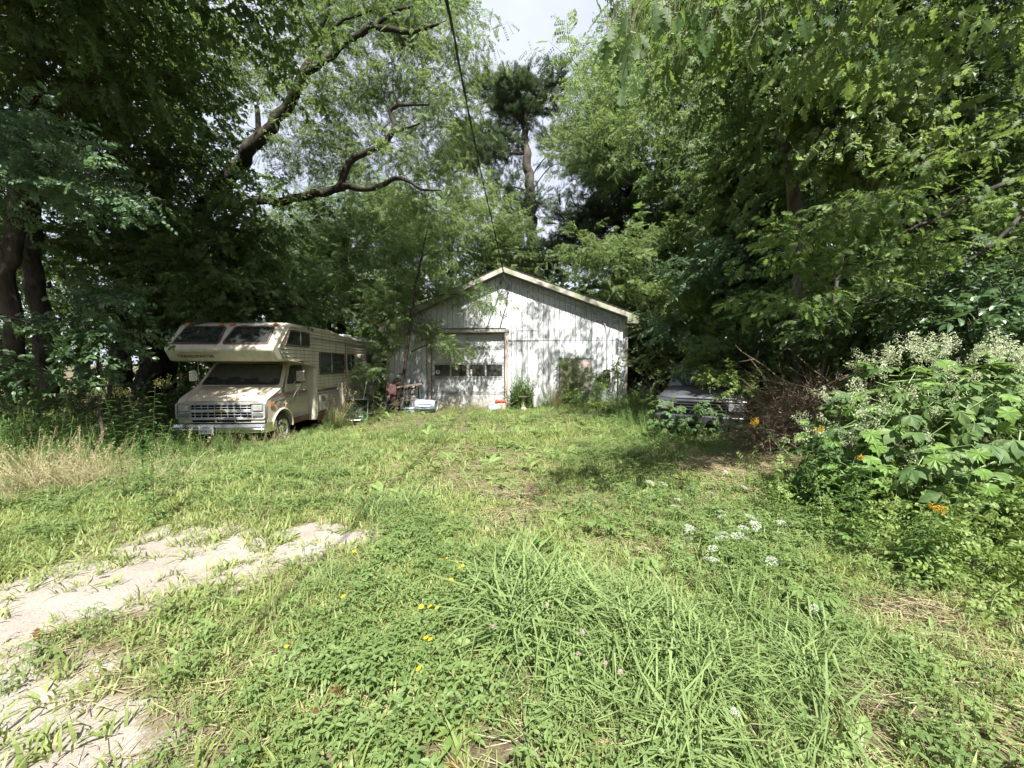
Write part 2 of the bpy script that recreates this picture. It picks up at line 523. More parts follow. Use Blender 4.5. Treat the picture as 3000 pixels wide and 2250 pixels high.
M['plate'] = worn('white number plate', (0.72, 0.73, 0.72), (0.45, 0.45, 0.44), 0.5, scale=12)
M['ink'] = plain('dark blue lettering', (0.02, 0.025, 0.06), 0.6)
M['letter'] = plain('dark brown lettering', (0.035, 0.028, 0.025), 0.5)
M['brass'] = plain('dull gold emblem', (0.28, 0.20, 0.08), 0.4, 0.6)
M['white_plastic'] = worn('dirty white plastic', (0.66, 0.66, 0.63), (0.42, 0.41, 0.36), 0.5)
M['grey_plastic'] = worn('roof grey plastic', (0.45, 0.46, 0.46), (0.25, 0.26, 0.25), 0.6)
M['curtain'] = worn('grey cab curtain', (0.42, 0.41, 0.38), (0.26, 0.25, 0.235), 0.9, scale=3, streak=(4, 4, 0.5))
M['galvanised'] = worn('galvanised steel', (0.26, 0.30, 0.35), (0.16, 0.18, 0.21), 0.5, 0.5, scale=6)
M['rust'] = worn('rusty iron', (0.045, 0.022, 0.019), (0.025, 0.016, 0.014), 0.85, scale=7)
M['rust_red'] = worn('red oxide paint', (0.075, 0.032, 0.03), (0.04, 0.022, 0.02), 0.75, scale=6)
M['old_board'] = worn('old brown board', (0.14, 0.10, 0.075), (0.24, 0.17, 0.11), 0.85, scale=6, streak=(0.4, 2, 2))
M['red_plastic'] = worn('red plastic', (0.42, 0.045, 0.035), (0.28, 0.045, 0.04), 0.5)
M['blue_plastic'] = worn('blue and white plastic', (0.10, 0.17, 0.30), (0.45, 0.52, 0.58), 0.45, scale=5, lo=0.45, hi=0.55)
M['cream_plastic'] = worn('cream plastic', (0.45, 0.42, 0.34), (0.30, 0.28, 0.24), 0.5)
M['green_plastic'] = worn('dark green plastic', (0.02, 0.05, 0.022), (0.04, 0.075, 0.035), 0.35)
M['pole_wood'] = worn('pale pole', (0.22, 0.21, 0.19), (0.14, 0.13, 0.11), 0.8)
M['truck'] = worn('dusty black truck paint', (0.02, 0.022, 0.028), (0.06, 0.062, 0.065), 0.28, 0.2, scale=4, lo=0.4, hi=0.75, spec=0.6)
M['hood'] = worn('dusty grey hood paint', (0.085, 0.09, 0.105), (0.05, 0.054, 0.06), 0.35, 0.3, scale=5, spec=0.7)
M['truck_glass'] = dark_glass('green tinted windscreen', (0.015, 0.03, 0.026))
M['cable'] = plain('black cable', (0.02, 0.02, 0.022), 0.6)
M['conduit'] = worn('painted conduit', (0.42, 0.44, 0.46), (0.2, 0.21, 0.22), 0.5, 0.2)
M['meter_box'] = worn('rust brown meter box', (0.065, 0.028, 0.024), (0.11, 0.06, 0.045), 0.6)
M['meter_glass'] = plain('meter face', (0.62, 0.62, 0.58), 0.2)
M['figurine'] = worn('white ceramic', (0.62, 0.62, 0.58), (0.4, 0.4, 0.36), 0.5, scale=14)
M['sticker'] = plain('white sticker', (0.68, 0.72, 0.72), 0.6)
M['sticker_ink'] = plain('dark green print', (0.03, 0.10, 0.09), 0.6)
M['house_siding'] = worn('white house siding', (0.70, 0.70, 0.72), (0.55, 0.55, 0.58), 0.7)
M['house_roof'] = worn('grey house shingles', (0.13, 0.13, 0.14), (0.09, 0.09, 0.10), 0.9)
M['groove'] = plain('dark groove wood', (0.19, 0.19, 0.19), 0.9)
# ---------------------------------------------------------------- ground and path
PATH_POLY = np.array([(-1.15,3.66),(-1.75,3.92),(-2.5,3.74),(-3.25,4.02),(-3.65,3.98),(-3.72,3.35),(-3.85,2.85),(-6.5,2.45),(-6.5,1.85),
                      (-3.0,2.26),(-2.35,2.46),(-1.98,2.72),(-1.88,3.1),(-1.3,3.38)])
PATH_BLOBS = [(-3.3,2.15,0.6,0.16),(-2.75,1.7,0.5,0.14),(-3.2,1.5,0.7,0.14),(-2.5,1.42,0.5,0.10),(-2.9,1.95,0.42,0.13),(-2.1,2.02,0.20,0.07),(-2.3,1.75,0.34,0.09),(-2.15,1.56,0.28,0.10),(-3.6,1.75,0.6,0.12),(-1.7,1.5,0.18,0.07)]

def poly_sd(x, y, poly):
    """Signed distance to a polygon, positive inside."""
    x = np.asarray(x, float); y = np.asarray(y, float)
    d = np.full(x.shape, 1e9); inside = np.zeros(x.shape, bool)
    n = len(poly)
    for i in range(n):
        ax, ay = poly[i]; bx, by = poly[(i + 1) % n]
        ex, ey = bx - ax, by - ay
        t = np.clip(((x - ax) * ex + (y - ay) * ey) / (ex * ex + ey * ey), 0, 1)
        d = np.minimum(d, np.hypot(x - ax - t * ex, y - ay - t * ey))
        c = ((ay > y) != (by > y)) & (x < (bx - ax) * (y - ay) / (by - ay + 1e-12) + ax)
        inside ^= c
    return np.where(inside, d, -d)

def path_mask(x, y):
    s = poly_sd(x, y, PATH_POLY)
    for bx, by, rx, ry in PATH_BLOBS:
        s = np.maximum(s, (1 - np.hypot((x - bx) / rx, (y - by) / ry)) * ry)
    s = s + 0.30 * (vnoise(x, y, 2.6, 11) - 0.5) + 0.14 * (vnoise(x, y, 8.0, 12) - 0.5)
    s = np.minimum(s, 0.34 - 0.9 * np.clip(vnoise(x, y, 3.4, 14) - 0.56, 0, 1))
    return s

def build_ground():
    def axis(lo, hi, step, far):
        core = np.arange(lo, hi + 1e-6, step)
        k = np.array([1.0, 2.5, 5, 10, 20, 45, 100, 220, far])
        return np.concatenate([lo - k[::-1], core, hi + k])
    xs = axis(-14, 14, 0.25, 500.0); ys = axis(-3, 19, 0.25, 600.0)
    X, Y = np.meshgrid(xs, ys)
    Z = ground_z(X, Y)
    far = np.clip((np.hypot(X, Y - 8) - 16) / 20, 0, 1)
    Z = Z * (1 - far) - 0.02 * far
    v = np.stack([X.ravel(), Y.ravel(), Z.ravel()], 1)
    nx = len(xs)
    f = []
    for j in range(len(ys) - 1):
        for i in range(nx - 1):
            a = j * nx + i
            f.append((a, a + 1, a + 1 + nx, a + nx))
    me = bpy.data.meshes.new("ground")
    me.from_pydata(v.tolist(), [], f); me.materials.append(M['ground'])
    me.polygons.foreach_set('use_smooth', [True] * len(f)); me.update()
    o = link_mesh("ground", me)
    tag(o, "brown soil and thatch under the grass", "ground", kind="structure")

def build_path():
    st = 0.03
    xs = np.arange(-7.0, 2.2, st); ys = np.arange(1.1, 4.3, st)
    X, Y = np.meshgrid(xs, ys)
    PM = path_mask(X, Y)
    ins = PM > -0.16
    Z = ground_z(X, Y) + 0.006 + 0.012 * (vnoise(X, Y, 6, 21) - 0.5) + 0.008 * (vnoise(X, Y, 19, 22) - 0.5)
    Z = np.maximum(Z, ground_z(X, Y) + 0.004)
    idx = -np.ones(X.shape, int); v = []; f = []; sand = []
    def vid(j, i):
        if idx[j, i] < 0:
            idx[j, i] = len(v); v.append((X[j, i], Y[j, i], Z[j, i])); sand.append(min(1.0, max(0.0, (PM[j, i] + 0.11) / 0.17)))
        return idx[j, i]
    for j in range(len(ys) - 1):
        for i in range(len(xs) - 1):
            if ins[j, i] and ins[j + 1, i] and ins[j, i + 1] and ins[j + 1, i + 1]:
                f.append((vid(j, i), vid(j, i + 1), vid(j + 1, i + 1), vid(j + 1, i)))
    me = bpy.data.meshes.new("path")
    me.from_pydata(v, [], f); me.materials.append(M['path'])
    me.attributes.new('sand', 'FLOAT', 'POINT').data.foreach_set('value', sand)
    me.polygons.foreach_set('use_smooth', [True] * len(f)); me.update()
    tag(link_mesh("path", me), "pale sandy dirt track worn through the grass", "path", kind="structure")

build_ground()
build_path()

# ---------------------------------------------------------------- garage
GY = 14.5
garage = thing("garage", "weathered white wooden garage with flaking paint and a gable front", "garage", (0, GY, 0))
PKX, PKZ = -0.32, 5.24
SR, SL = 0.357, 0.455
WL, WR = -4.62, 4.25
def roof_z(x):
    return PKZ - (SR * (x - PKX) if x > PKX else SL * (PKX - x))
DX0, DX1, DZ = -3.06, -0.27, 2.84

def build_garage():
    g = garage
    depth = 9.0
    under = 0.24
    # shell behind the boards (leaves the doorway open)
    def poly_top(x0, x1):
        pts = []
        if x0 < PKX < x1: pts.append((PKX, roof_z(PKX) - under))
        return pts
    y0, y1 = 0.03, 0.12
    mb = MB()
    lx = DX0 - 0.02; rx = DX1 + 0.02
    prism_y(mb, [(WL, -0.1), (lx, -0.1), (lx, roof_z(lx) - under), (WL, roof_z(WL) - under)], y0, y1)
    prism_y(mb, [(lx, DZ + 0.02), (rx, DZ + 0.02), (rx, roof_z(rx) - under), (PKX, PKZ - under), (lx, roof_z(lx) - under)], y0, y1)
    prism_y(mb, [(rx, -0.1), (WR, -0.1), (WR, roof_z(WR) - under), (rx, roof_z(rx) - under)], y0, y1)
    mb.box(WL, WL + 0.09, y1, depth, -0.1, roof_z(WL) - under)
    mb.box(WR - 0.09, WR, y1, depth, -0.1, roof_z(WR) - under)
    prism_y(mb, [(WL, -0.1), (WR, -0.1), (WR, roof_z(WR) - under), (PKX, PKZ - under), (WL, roof_z(WL) - under)], depth, depth + 0.09)
    mb.build("wall", M['groove'], g)
    # vertical grooved siding, each board a piece
    rnd = random.Random(3)
    step = 0.2
    x = WL + 0.0
    seam = 2.53
    while x < WR - 0.05:
        xa, xb = x + 0.008, min(x + step, WR) - 0.008
        spans = []
        mid = (xa + xb) / 2
        indoor = DX0 - 0.14 < mid < DX1 + 0.14
        infill = DX1 + 0.14 <= mid < 1.82
        patch = 1.82 <= mid < 3.02
        if indoor:
            spans.append((DZ + 0.16, None))
        elif patch:
            spans += [(0.02, 0.64), (1.87, seam - 0.006), (seam + 0.006, None)]
        elif infill:
            spans += [(0.02, seam - 0.05 + 0.018 * mid), (seam + 0.02, None)]
        else:
            spans += [(0.02, seam - 0.006), (seam + 0.006, None)]
        for a, b in spans:
            dy = rnd.uniform(-0.003, 0.003) - (0.012 if infill and b is not None else 0)
            ya, yb = 0.0 + dy, 0.026
            if b is None:
                ta, tb = roof_z(xa) - under - 0.004, roof_z(xb) - under - 0.004
                prof = [(xa, a), (xb, a), (xb, tb)]
                if xa < PKX < xb: prof.append((PKX, roof_z(PKX) - under - 0.004))
                prof.append((xa, ta))
            else:
                prof = [(xa, a), (xb, a), (xb, b), (xa, b)]
            prism_y(MB(), prof, ya, yb).build("siding_board", M['siding'], g)
        x += step
    # corner boards
    for xa, xb in ((WR - 0.02, WR + 0.09), (WL - 0.09, WL + 0.02)):
        box_part("corner_board", M['trim'], g, xa, xb, -0.028, 0.14, 0.0, roof_z(WR) - 0.3, 0.004)
    # side walls sheathing
    box_part("side_wall", M['siding'], g, WR + 0.002, WR + 0.03, 0.142, depth + 0.09, 0.0, roof_z(WR) - under - 0.01)
    box_part("side_wall", M['siding'], g, WL - 0.03, WL - 0.002, 0.142, depth + 0.09, 0.0, roof_z(WL) - under - 0.01)
    # roof slopes with shingle courses, fascia boards and boxed eaves
    ER, EL = 4.62, -4.86
    fy = -0.33
    for nm, xe, s in (("right", ER, 1), ("left", EL, -1)):
        ze = roof_z(xe)
        mb = MB()
        prism_y(mb, [(PKX, PKZ - 0.05), (xe, ze - 0.05), (xe, ze - 0.12), (PKX, PKZ - 0.12)], fy + 0.03, depth + 0.3)
        deck = mb.build("roof", M['soffit'], g)
        n = 26
        for k in range(n):
            ta, tb = k / n, (k + 1) / n + 0.012
            xa, xb = PKX + (xe - PKX) * ta, PKX + (xe - PKX) * min(tb, 1.004)
            la, lb = 0.0, 0.012
            prism_y(MB(), [(xa, roof_z(xa) - 0.046), (xb, roof_z(xb) - 0.046 + 0.003), (xb, roof_z(xb) - 0.034 + 0.012), (xa, roof_z(xa) - 0.034)],
                    fy - 0.045, depth + 0.32).build("shingle_course", M['shingle'], deck)
        prism_y(MB(), [(PKX, PKZ - 0.05), (xe, ze - 0.05), (xe, ze - 0.25), (PKX, PKZ - 0.25)], fy - 0.026, fy + 0.0).build("fascia_board", M['fascia'], g, bevel=0.004)
        wx = (WR + 0.02) if s > 0 else (WL - 0.02)
        prism_y(MB(), [(PKX, PKZ - 0.245), (wx, roof_z(wx) - 0.245), (wx, roof_z(wx) - 0.262), (PKX, PKZ - 0.262)], fy + 0.002, -0.004).build("soffit", M['soffit'], g)
        xi = (WR - 0.03) if s > 0 else (WL + 0.03)
        zb = ze - 0.34
        prism_y(MB(), [(xe, zb), (xi, zb), (xi, roof_z(xi) - 0.255), (xe, ze - 0.255)], fy - 0.022, -0.03).build("eave_return", M['fascia'], g, bevel=0.004)
        box_part("gutter_board", M['fascia'], g, min(xe, xe - s * 0.025), max(xe, xe - s * 0.025), fy + 0.004, depth + 0.3, ze - 0.24, ze - 0.125)
    # doorway trim
    box_part("door_jamb", M['trim'], g, DX1, DX1 + 0.13, -0.035, 0.16, 0.0, DZ, 0.004)
    box_part("door_jamb", M['trim'], g, DX0 - 0.13, DX0, -0.035, 0.16, 0.0, DZ, 0.004)
    prism_y(MB(), [(DX0 - 0.16, DZ - 0.035), (DX1 + 0.15, DZ + 0.004), (DX1 + 0.15, DZ + 0.11), (DX0 - 0.16, DZ + 0.075)], -0.05, 0.16).build("door_header", M['trim'], g, bevel=0.004)
    # sectional door: rails, stiles, panels and a row of panes
    yf = 0.16
    door = MB().box(DX0, DX1, yf + 0.03, yf + 0.05, 0.03, DZ).build("overhead_door", M['door_rail'], g)
    zs = [0.03, 0.55, 1.13, 1.68, 2.26, DZ - 0.04]
    xs = [DX0 + 0.07, DX0 + 0.72, DX0 + 1.38, DX0 + 2.06, DX1 - 0.05]
    for k in range(6):
        zc = zs[k]
        a, b = (zc, zc + 0.05) if k == 0 else ((zc - 0.055, zc - 0.004) if k == 5 else (zc - 0.05, zc - 0.006))
        if k in (0, 5):
            box_part("rail", M['door_rail'], door, DX0 + 0.01, DX1 - 0.01, yf, yf + 0.029, a, b, 0.004)
        else:
            box_part("rail", M['door_rail'], door, DX0 + 0.01, DX1 - 0.01, yf, yf + 0.029, a, b, 0.004)
            box_part("rail", M['door_rail'], door, DX0 + 0.01, DX1 - 0.01, yf, yf + 0.029, zc + 0.006, zc + 0.05, 0.004)
    for r in range(5):
        za, zb = zs[r] + 0.052, zs[r + 1] - 0.052
        if r == 4: zb = zs[5] - 0.057
        for c in range(5):
            w = 0.05 if c in (0, 4) else (0.05 if c == 2 else 0.03)
            xc = xs[c] + (0.0 if c else -0.01)
            box_part("stile", M['door_rail'], door, xc - w, xc + w if c < 4 else DX1 - 0.012, yf, yf + 0.029, za, zb, 0.003)
        for c in range(4):
            wl = 0.05 if c in (0, 2) else 0.03
            wr = 0.05 if c in (1, 3) else 0.03
            xa, xb = xs[c] + wl + 0.003 - (0.01 if c == 0 else 0), xs[c + 1] - wr - 0.003
            if r == 2:
                p = MB().box(xa, xb, yf + 0.018, yf + 0.029, za + 0.004, zb - 0.004).build("pane", M['door_glass'], door)
                if c == 0:
                    p["label"] = "pane with a round white sticker"
                    ax, az = xa + 0.12, za + 0.16
                    prism_y(MB(), [(ax + 0.085 * math.cos(a), az + 0.075 * math.sin(a)) for a in np.linspace(0, 2 * math.pi, 25)[:-1]], yf + 0.0145, yf + 0.0172).build("sticker", M['sticker'], door)
                    tr = MB()
                    prism_y(tr, [(ax - 0.05, az - 0.012), (ax + 0.05, az - 0.012), (ax + 0.042, az + 0.016), (ax + 0.018, az + 0.04), (ax - 0.02, az + 0.038), (ax - 0.045, az + 0.012)], yf + 0.011, yf + 0.0135)
                    tr.box(ax - 0.045, ax - 0.03, yf + 0.011, yf + 0.0135, az - 0.032, az - 0.013)
                    tr.box(ax + 0.03, ax + 0.045, yf + 0.011, yf + 0.0135, az - 0.032, az - 0.013)
                    tr.build("sticker_print", M['sticker_ink'], door)
                if c == 1:
                    p["label"] = "cracked pane with a dark hole"
                    hx, hz = xa + 0.38, za + 0.06
                    prism_y(MB(), [(hx - 0.05, hz), (hx + 0.05, hz - 0.005), (hx + 0.02, hz + 0.03), (hx - 0.035, hz + 0.10), (hx - 0.03, hz + 0.04)], yf + 0.0135, yf + 0.0165).build("hole", M['black'], door)
            else:
                box_part("panel", M['door_paint'], door, xa, xb, yf + 0.012, yf + 0.029, za + 0.003, zb - 0.003, 0.006)
    box_part("threshold", M['trim'], g, DX0, DX1, yf - 0.02, yf + 0.12, -0.06, 0.028, 0.004)
    # boarded-over window and its rails
    box_part("plywood_panel", M['plywood'], g, 1.815, 3.035, 0.004, 0.026, 0.72, 1.84, 0.003)
    box_part("window_rail", M['trim'], g, 1.80, 3.05, -0.02, 0.024, 0.648, 0.70, 0.004)
    box_part("window_rail", M['soffit'], g, 1.80, 3.05, -0.012, 0.024, 1.845, 1.865, 0.003)
    # seam flashing over the infilled opening
    prism_y(MB(), [(-0.12, 2.488), (1.80, 2.512), (1.80, 2.546), (0.95, 2.549), (-0.12, 2.548)], -0.012, 0.02).build("flashing", M['soffit'], g)
    box_part("batten", M['siding'], g, 0.22, 0.95, -0.015, 0.0, 2.90, 2.935, 0.003)

build_garage()

figurine = thing("figurine", "small white owl-shaped figurine in the garage door window", "figurine", (DX0 + 1.38 + 0.13, GY + 0.148, 1.184))
MB().lathe([(0.0, 0), (0.034, 0.0), (0.034, 0.015), (0.022, 0.03), (0.045, 0.07), (0.05, 0.12), (0.036, 0.165), (0.03, 0.18)], 'z', (0, 0, 0), 14).build("body", M['figurine'], figurine, smooth=True)
MB().lathe([(0.0, 0.175), (0.034, 0.182), (0.044, 0.21), (0.036, 0.24), (0.0, 0.252)], 'z', (0, 0, 0), 14, cap=False).build("head", M['figurine'], figurine, smooth=True)
for s in (-1, 1):
    MB().lathe([(0.016, 0.0), (0.002, 0.03)], 'z', (s * 0.026, 0, 0.232), 8).build("ear_tuft", M['figurine'], figurine)

# meter, conduit and loose wiring on the gable
meter = thing("electric_meter", "rust brown electric meter box with round glass dial beside the corner", "meter", (3.56, GY, 1.25))
box_part("meter_base", M['meter_box'], meter, -0.125, 0.125, -0.11, -0.004, -0.2, 0.19, 0.008)
MB().lathe([(0.095, -0.112), (0.095, -0.15), (0.088, -0.17), (0.07, -0.2), (0.0, -0.215)], 'y', (0, 0, 0.03), 24).build("dial", M['meter_glass'], meter, smooth=True)
MB().lathe([(0.1, -0.111), (0.108, -0.118), (0.1, -0.128)], 'y', (0, 0, 0.03), 24).build("dial_ring", M['steel'], meter, smooth=True)
MB().lathe([(0.05, -0.211), (0.05, -0.218)], 'y', (0, 0, 0.035), 12).build("register", M['letter'], meter)
box_part("hasp", M['steel'], meter, -0.02, 0.02, -0.125, -0.111, -0.24, -0.17)
MB().tube([(0.0, -0.06, -0.2), (0.0, -0.06, -0.42), (0.03, -0.06, -0.55), (0.10, -0.06, -0.66), (0.2, -0.05, -0.68)], 0.022, 8).build("pipe", M['cable'], meter, smooth=True)

conduit = thing("conduit_pipe", "thin painted conduit running under the right roof edge down to the meter", "conduit", (0, GY, 0))
cp = [(PKX + 0.28, roof_z(PKX + 0.28) - 0.43), (0.6, roof_z(0.6) - 0.44), (1.7, roof_z(1.7) - 0.45), (2.6, roof_z(2.6) - 0.46), (3.0, roof_z(3.0) - 0.47), (3.25, roof_z(3.25) - 0.52),
      (3.42, roof_z(3.42) - 0.66), (3.5, roof_z(3.5) - 0.86), (3.54, 2.75), (3.56, 2.2), (3.56, 1.445)]
MB().tube([(x, -0.036, z) for x, z in cp], 0.018, 8).build("pipe", M['conduit'], conduit, smooth=True)
for x, z in (cp[1], cp[2], cp[3]):
    MB().box(x - 0.03, x + 0.03, -0.06, -0.006, z - 0.03, z + 0.03).build("strap", M['steel'], conduit, bevel=0.005)

loops = thing("cable_loops", "tangle of old cable loops hanging under the gable peak", "cable", (PKX, GY, 0))
MB().tube([(0.02, -0.3, 4.93), (0.05, -0.2, 4.8), (0.14, -0.14, 4.72), (0.3, -0.1, 4.71), (0.33, -0.06, 4.78)], 0.022, 8).build("weatherhead", M['conduit'], loops, smooth=True)
def ring_pts(cx, cz, r, a0, a1, y=-0.05, n=14):
    return [(cx + r * math.cos(R(a0 + (a1 - a0) * k / n)), y - 0.02 * math.sin(k), cz + r * 1.15 * math.sin(R(a0 + (a1 - a0) * k / n))) for k in range(n + 1)]
for pts in (ring_pts(0.0, 4.42, 0.22, 110, 400), ring_pts(-0.08, 4.02, 0.17, -10, 200), ring_pts(0.02, 3.62, 0.14, 180, 330),
            [(0.03, -0.2, 4.8), (-0.12, -0.1, 4.7), (-0.2, -0.05, 4.5), (-0.12, -0.05, 4.3), (0.05, -0.05, 4.33), (0.16, -0.05, 4.48)],
            [(0.14, -0.05, 4.5), (0.17, -0.05, 4.2), (0.12, -0.05, 4.05)],
            [(0.08, -0.05, 3.75), (-0.02, -0.05, 3.4), (-0.12, -0.05, 3.05)]):
    MB().tube(pts, 0.012, 6).build("wire", M['cable'], loops, smooth=True)
MB().lathe([(0.03, 0), (0.045, 0.02), (0.03, 0.05), (0.045, 0.07), (0.03, 0.1)], 'z', (0.13, -0.06, 3.93), 10).build("insulator", M['letter'], loops, smooth=True)

# service cable from behind the camera to the gable
drop = thing("service_cable", "black overhead service cable sagging from the sky to the gable peak", "cable", (0, 0, 0))
a = Vector((PKX + 0.02, GY - 0.33, 4.93)); b = pix(1308, 0, 5.2); c2 = b + (b - pix(1400, 420, 9.3)) * 1.6
pts = []
ctrl = [a, pix(1440, 640, 12.2), pix(1412, 520, 10.6), pix(1385, 390, 8.8), pix(1345, 190, 6.7), b, c2]
cat = []
for i in range(len(ctrl) - 1):
    p0, p1, p2, p3 = ctrl[max(i - 1, 0)], ctrl[i], ctrl[i + 1], ctrl[min(i + 2, len(ctrl) - 1)]
    for k in range(8):
        t = k / 8
        cat.append(0.5 * ((2 * p1) + (p2 - p0) * t + (2 * p0 - 5 * p1 + 4 * p2 - p3) * t * t + (3 * p1 - p0 - 3 * p2 + p3) * t ** 3))
cat.append(ctrl[-1])
for s in range(2):
    MB().tube([p + Vector((math.sin(i * 0.9 + s * 3.1) * 0.011, 0, math.cos(i * 0.9 + s * 3.1) * 0.011)) for i, p in enumerate(cat)], 0.011 if s else 0.013, 6).build("strand", M['cable'], drop, smooth=True)

# house glimpsed behind the right-hand trees
hb = pix(2930, 1068, 21.0)
house = thing("white_house", "white clapboard house glimpsed behind the trees on the right edge", "house", (hb.x + 2.5, 23.0, 0), R(20))
box_part("wall", M['house_siding'], house, -4, 5, 0, 7, 0, 7.2)
for k in range(40):
    prism_x(MB(), [(-0.002, k * 0.18), (-0.035, k * 0.18), (-0.012, k * 0.18 + 0.176), (-0.002, k * 0.18 + 0.176)], -4, 5).build("clapboard", M['house_siding'], house)
prism_x(MB(), [(-0.5, 7.05), (3.5, 9.8), (7.5, 7.05), (7.5, 6.95), (3.5, 9.65), (-0.5, 6.95)], -4.4, 5.4).build("roof", M['house_roof'], house)
for x in (-2.6, 0.2, 3.0):
    for z in (1.0, 4.4):
        w = box_part("window", M['white_plastic'], house, x - 0.55, x + 0.55, -0.07, -0.03, z, z + 1.5)
        box_part("pane", M['glass'], w, x - 0.45, x + 0.45, -0.085, -0.071, z + 0.1, z + 0.7)
        box_part("pane", M['glass'], w, x - 0.45, x + 0.45, -0.085, -0.071, z + 0.78, z + 1.4)
# ---------------------------------------------------------------- motorhome
RVX, RVY, RVZ = -6.43, 8.5, -0.25
rv = thing("motorhome", "old cream motorhome with cab-over bunk parked under the trees", "motorhome", (RVX, RVY, RVZ), R(2.74))

def mirror_u(fn):
    for s in (-1, 1): fn(s)

def build_coach():
    HW = 1.16
    prof = [(1.9, 0.36), (8.1, 0.36), (8.16, 0.42), (8.16, 2.68), (8.05, 2.79), (4.05, 2.80), (3.9, 2.81), (2.95, 2.905), (0.62, 2.865), (0.46, 2.80),
            (-0.03, 2.27), (-0.06, 2.215), (-0.03, 2.17), (0.09, 1.985), (0.14, 1.955), (1.72, 1.955), (1.86, 1.90), (1.9, 1.78)]
    mb = MB(); prism_x(mb, prof, -HW, HW)
    coach = mb.build("coach_body", M['rv_cap'], rv, bevel=0.045, segs=3)
    # fibreglass moulding that frames the cab-over side
    def vmin(w):
        if w < 1.78: return 1.99
        if w < 2.03: return 1.99 - (w - 1.78) / 0.25 * 1.62
        if w < 2.235: return 0.37 - (w - 2.03) / 0.205 * 0.20
        return 0.17 + (w - 2.235) / 0.53 * 0.47
    ws = []
    joint = MB()
    w = 0.47
    while w < 2.70:
        ws.append(w); w += 0.0885
    for i, w0 in enumerate(ws):
        w1 = w0 + 0.079
        joint.box(HW + 0.0004, HW + 0.0035, max(vmin(w1), vmin(w1 + 0.0095)) + 0.02, 8.07, w1, w1 + 0.0094)
        if i == len(ws) - 1: w1 = min(w1, 2.735)
        va, vb = vmin(w0), vmin(w1)
        if 1.70 < w0 < 2.0: va = vb = max(vmin(w0), vmin(w1))
        ve = 8.08
        a = [(HW + 0.0005, va, w0), (HW + 0.016, va, w0), (HW + 0.004, vb, w1), (HW + 0.0005, vb, w1)]
        b = [(HW + 0.0005, ve, w0), (HW + 0.016, ve, w0), (HW + 0.004, ve, w1), (HW + 0.0005, ve, w1)]
        MB().hexa(a, b).build("siding_strip", M['rv_siding'], coach)
    joint.build("siding_joint", M['frame_brown'], coach)["kind"] = "stuff"
    # beads round the siding, roof edge rail and horizontal mouldings
    def bead(pts, r=0.014, mat='steel', name="moulding"):
        MB().tube([(HW + 0.013, v, w) for v, w in pts], r, 6).build(name, M[mat], coach, smooth=True)
    bead([(1.985, 0.46), (1.985, 1.75), (1.9, 1.84), (0.42, 2.0), (0.2, 2.2), (0.16, 2.26), (0.62, 2.765), (0.74, 2.795), (2.95, 2.83), (3.95, 2.735), (8.08, 2.725)], 0.011, 'rv_cap')
    bead([(2.0, 1.205), (8.08, 1.205)], 0.012); bead([(2.0, 1.10), (8.08, 1.10)], 0.010); bead([(2.0, 1.02), (8.08, 1.02)], 0.009, 'steel')
    bead([(4.1, 2.60), (8.08, 2.60)], 0.010); bead([(2.0, 0.50), (8.08, 0.50)], 0.010)
    bead([(4.08, 0.47), (4.08, 2.72)], 0.012, 'frame_brown', "seam_strip")
    bead([(8.1, 0.42), (8.1, 2.7)], 0.02, 'steel', "corner_trim")
    # stripes
    def stripe(name, mat, v0, v1, w0, w1):
        box_part(name, M[mat], coach, HW + 0.0165, HW + 0.0185, v0, v1, w0, w1)
    stripe("stripe", 'maroon', 2.0, 3.3, 1.12, 1.185); stripe("stripe", 'stripe_grey', 2.0, 8.05, 1.035, 1.085)
    stripe("stripe", 'stripe_red', 1.75, 4.05, 2.575, 2.605); stripe("stripe", 'stripe_grey', 1.72, 4.05, 2.535, 2.56)
    stripe("stripe", 'stripe_red', 4.12, 8.05, 2.535, 2.56)
    prism_x(MB(), [(2.0, 0.30), (2.75, 0.36), (2.75, 0.62), (2.0, 0.56)], HW + 0.013, HW + 0.018).build("skirt_panel", M['maroon'], coach)
    prism_x(MB(), rounded(2.78, 3.5, 0.30, 0.56, 0.09), HW + 0.016, HW + 0.03).build("access_cover", M['rv_cap'], rv, bevel=0.006)
    box_part("skirt_panel", M['rv_siding'], coach, HW - 0.02, HW + 0.006, 3.6, 8.06, 0.33, 0.46)
    # side windows
    def window(v0, v1, w0, w1, r, split=None, slope=0.0):
        out = rounded(v0, v1, w0, w1, r); inn = rounded(v0 + 0.035, v1 - 0.035, w0 + 0.035, w1 - 0.035, max(r - 0.03, 0.02))
        sh = lambda p: (p[0] + max(0.0, (p[1] - w0)) * slope * (1 if p[0] < (v0 + v1) / 2 else 0), p[1])
        out = [sh(p) for p in out]; inn = [sh(p) for p in inn]
        mb = MB()
        n = len(out)
        xa, xb = HW + 0.008, HW + 0.038
        vs = [(xb, *p) for p in out] + [(xb, *p) for p in inn] + [(xa, *p) for p in out] + [(xa, *p) for p in inn]
        fs = []
        for i in range(n):
            j = (i + 1) % n
            fs += [(i, j, n + j, n + i), (2 * n + i, 2 * n + j, j, i), (n + i, n + j, 3 * n + j, 3 * n + i)]
        mb.add(vs, fs)
        f = mb.build("window", M['frame_brown'], rv, smooth=True)
        prism_x(MB(), inn, HW + 0.012, HW + 0.020).build("pane", M['glass'], f)
        if split is not None:
            box_part("mullion", M['steel'], f, HW + 0.0205, HW + 0.034, split - 0.014, split + 0.014, w0 + 0.03, w1 - 0.03)
            box_part("latch", M['white_plastic'], f, HW + 0.034, HW + 0.045, split - 0.03, split - 0.01, w0 + 0.15, w0 + 0.27)
        return f
    window(2.17, 3.98, 1.60, 2.235, 0.07, 2.98)
    window(4.24, 4.86, 1.69, 2.235, 0.10, 4.55)
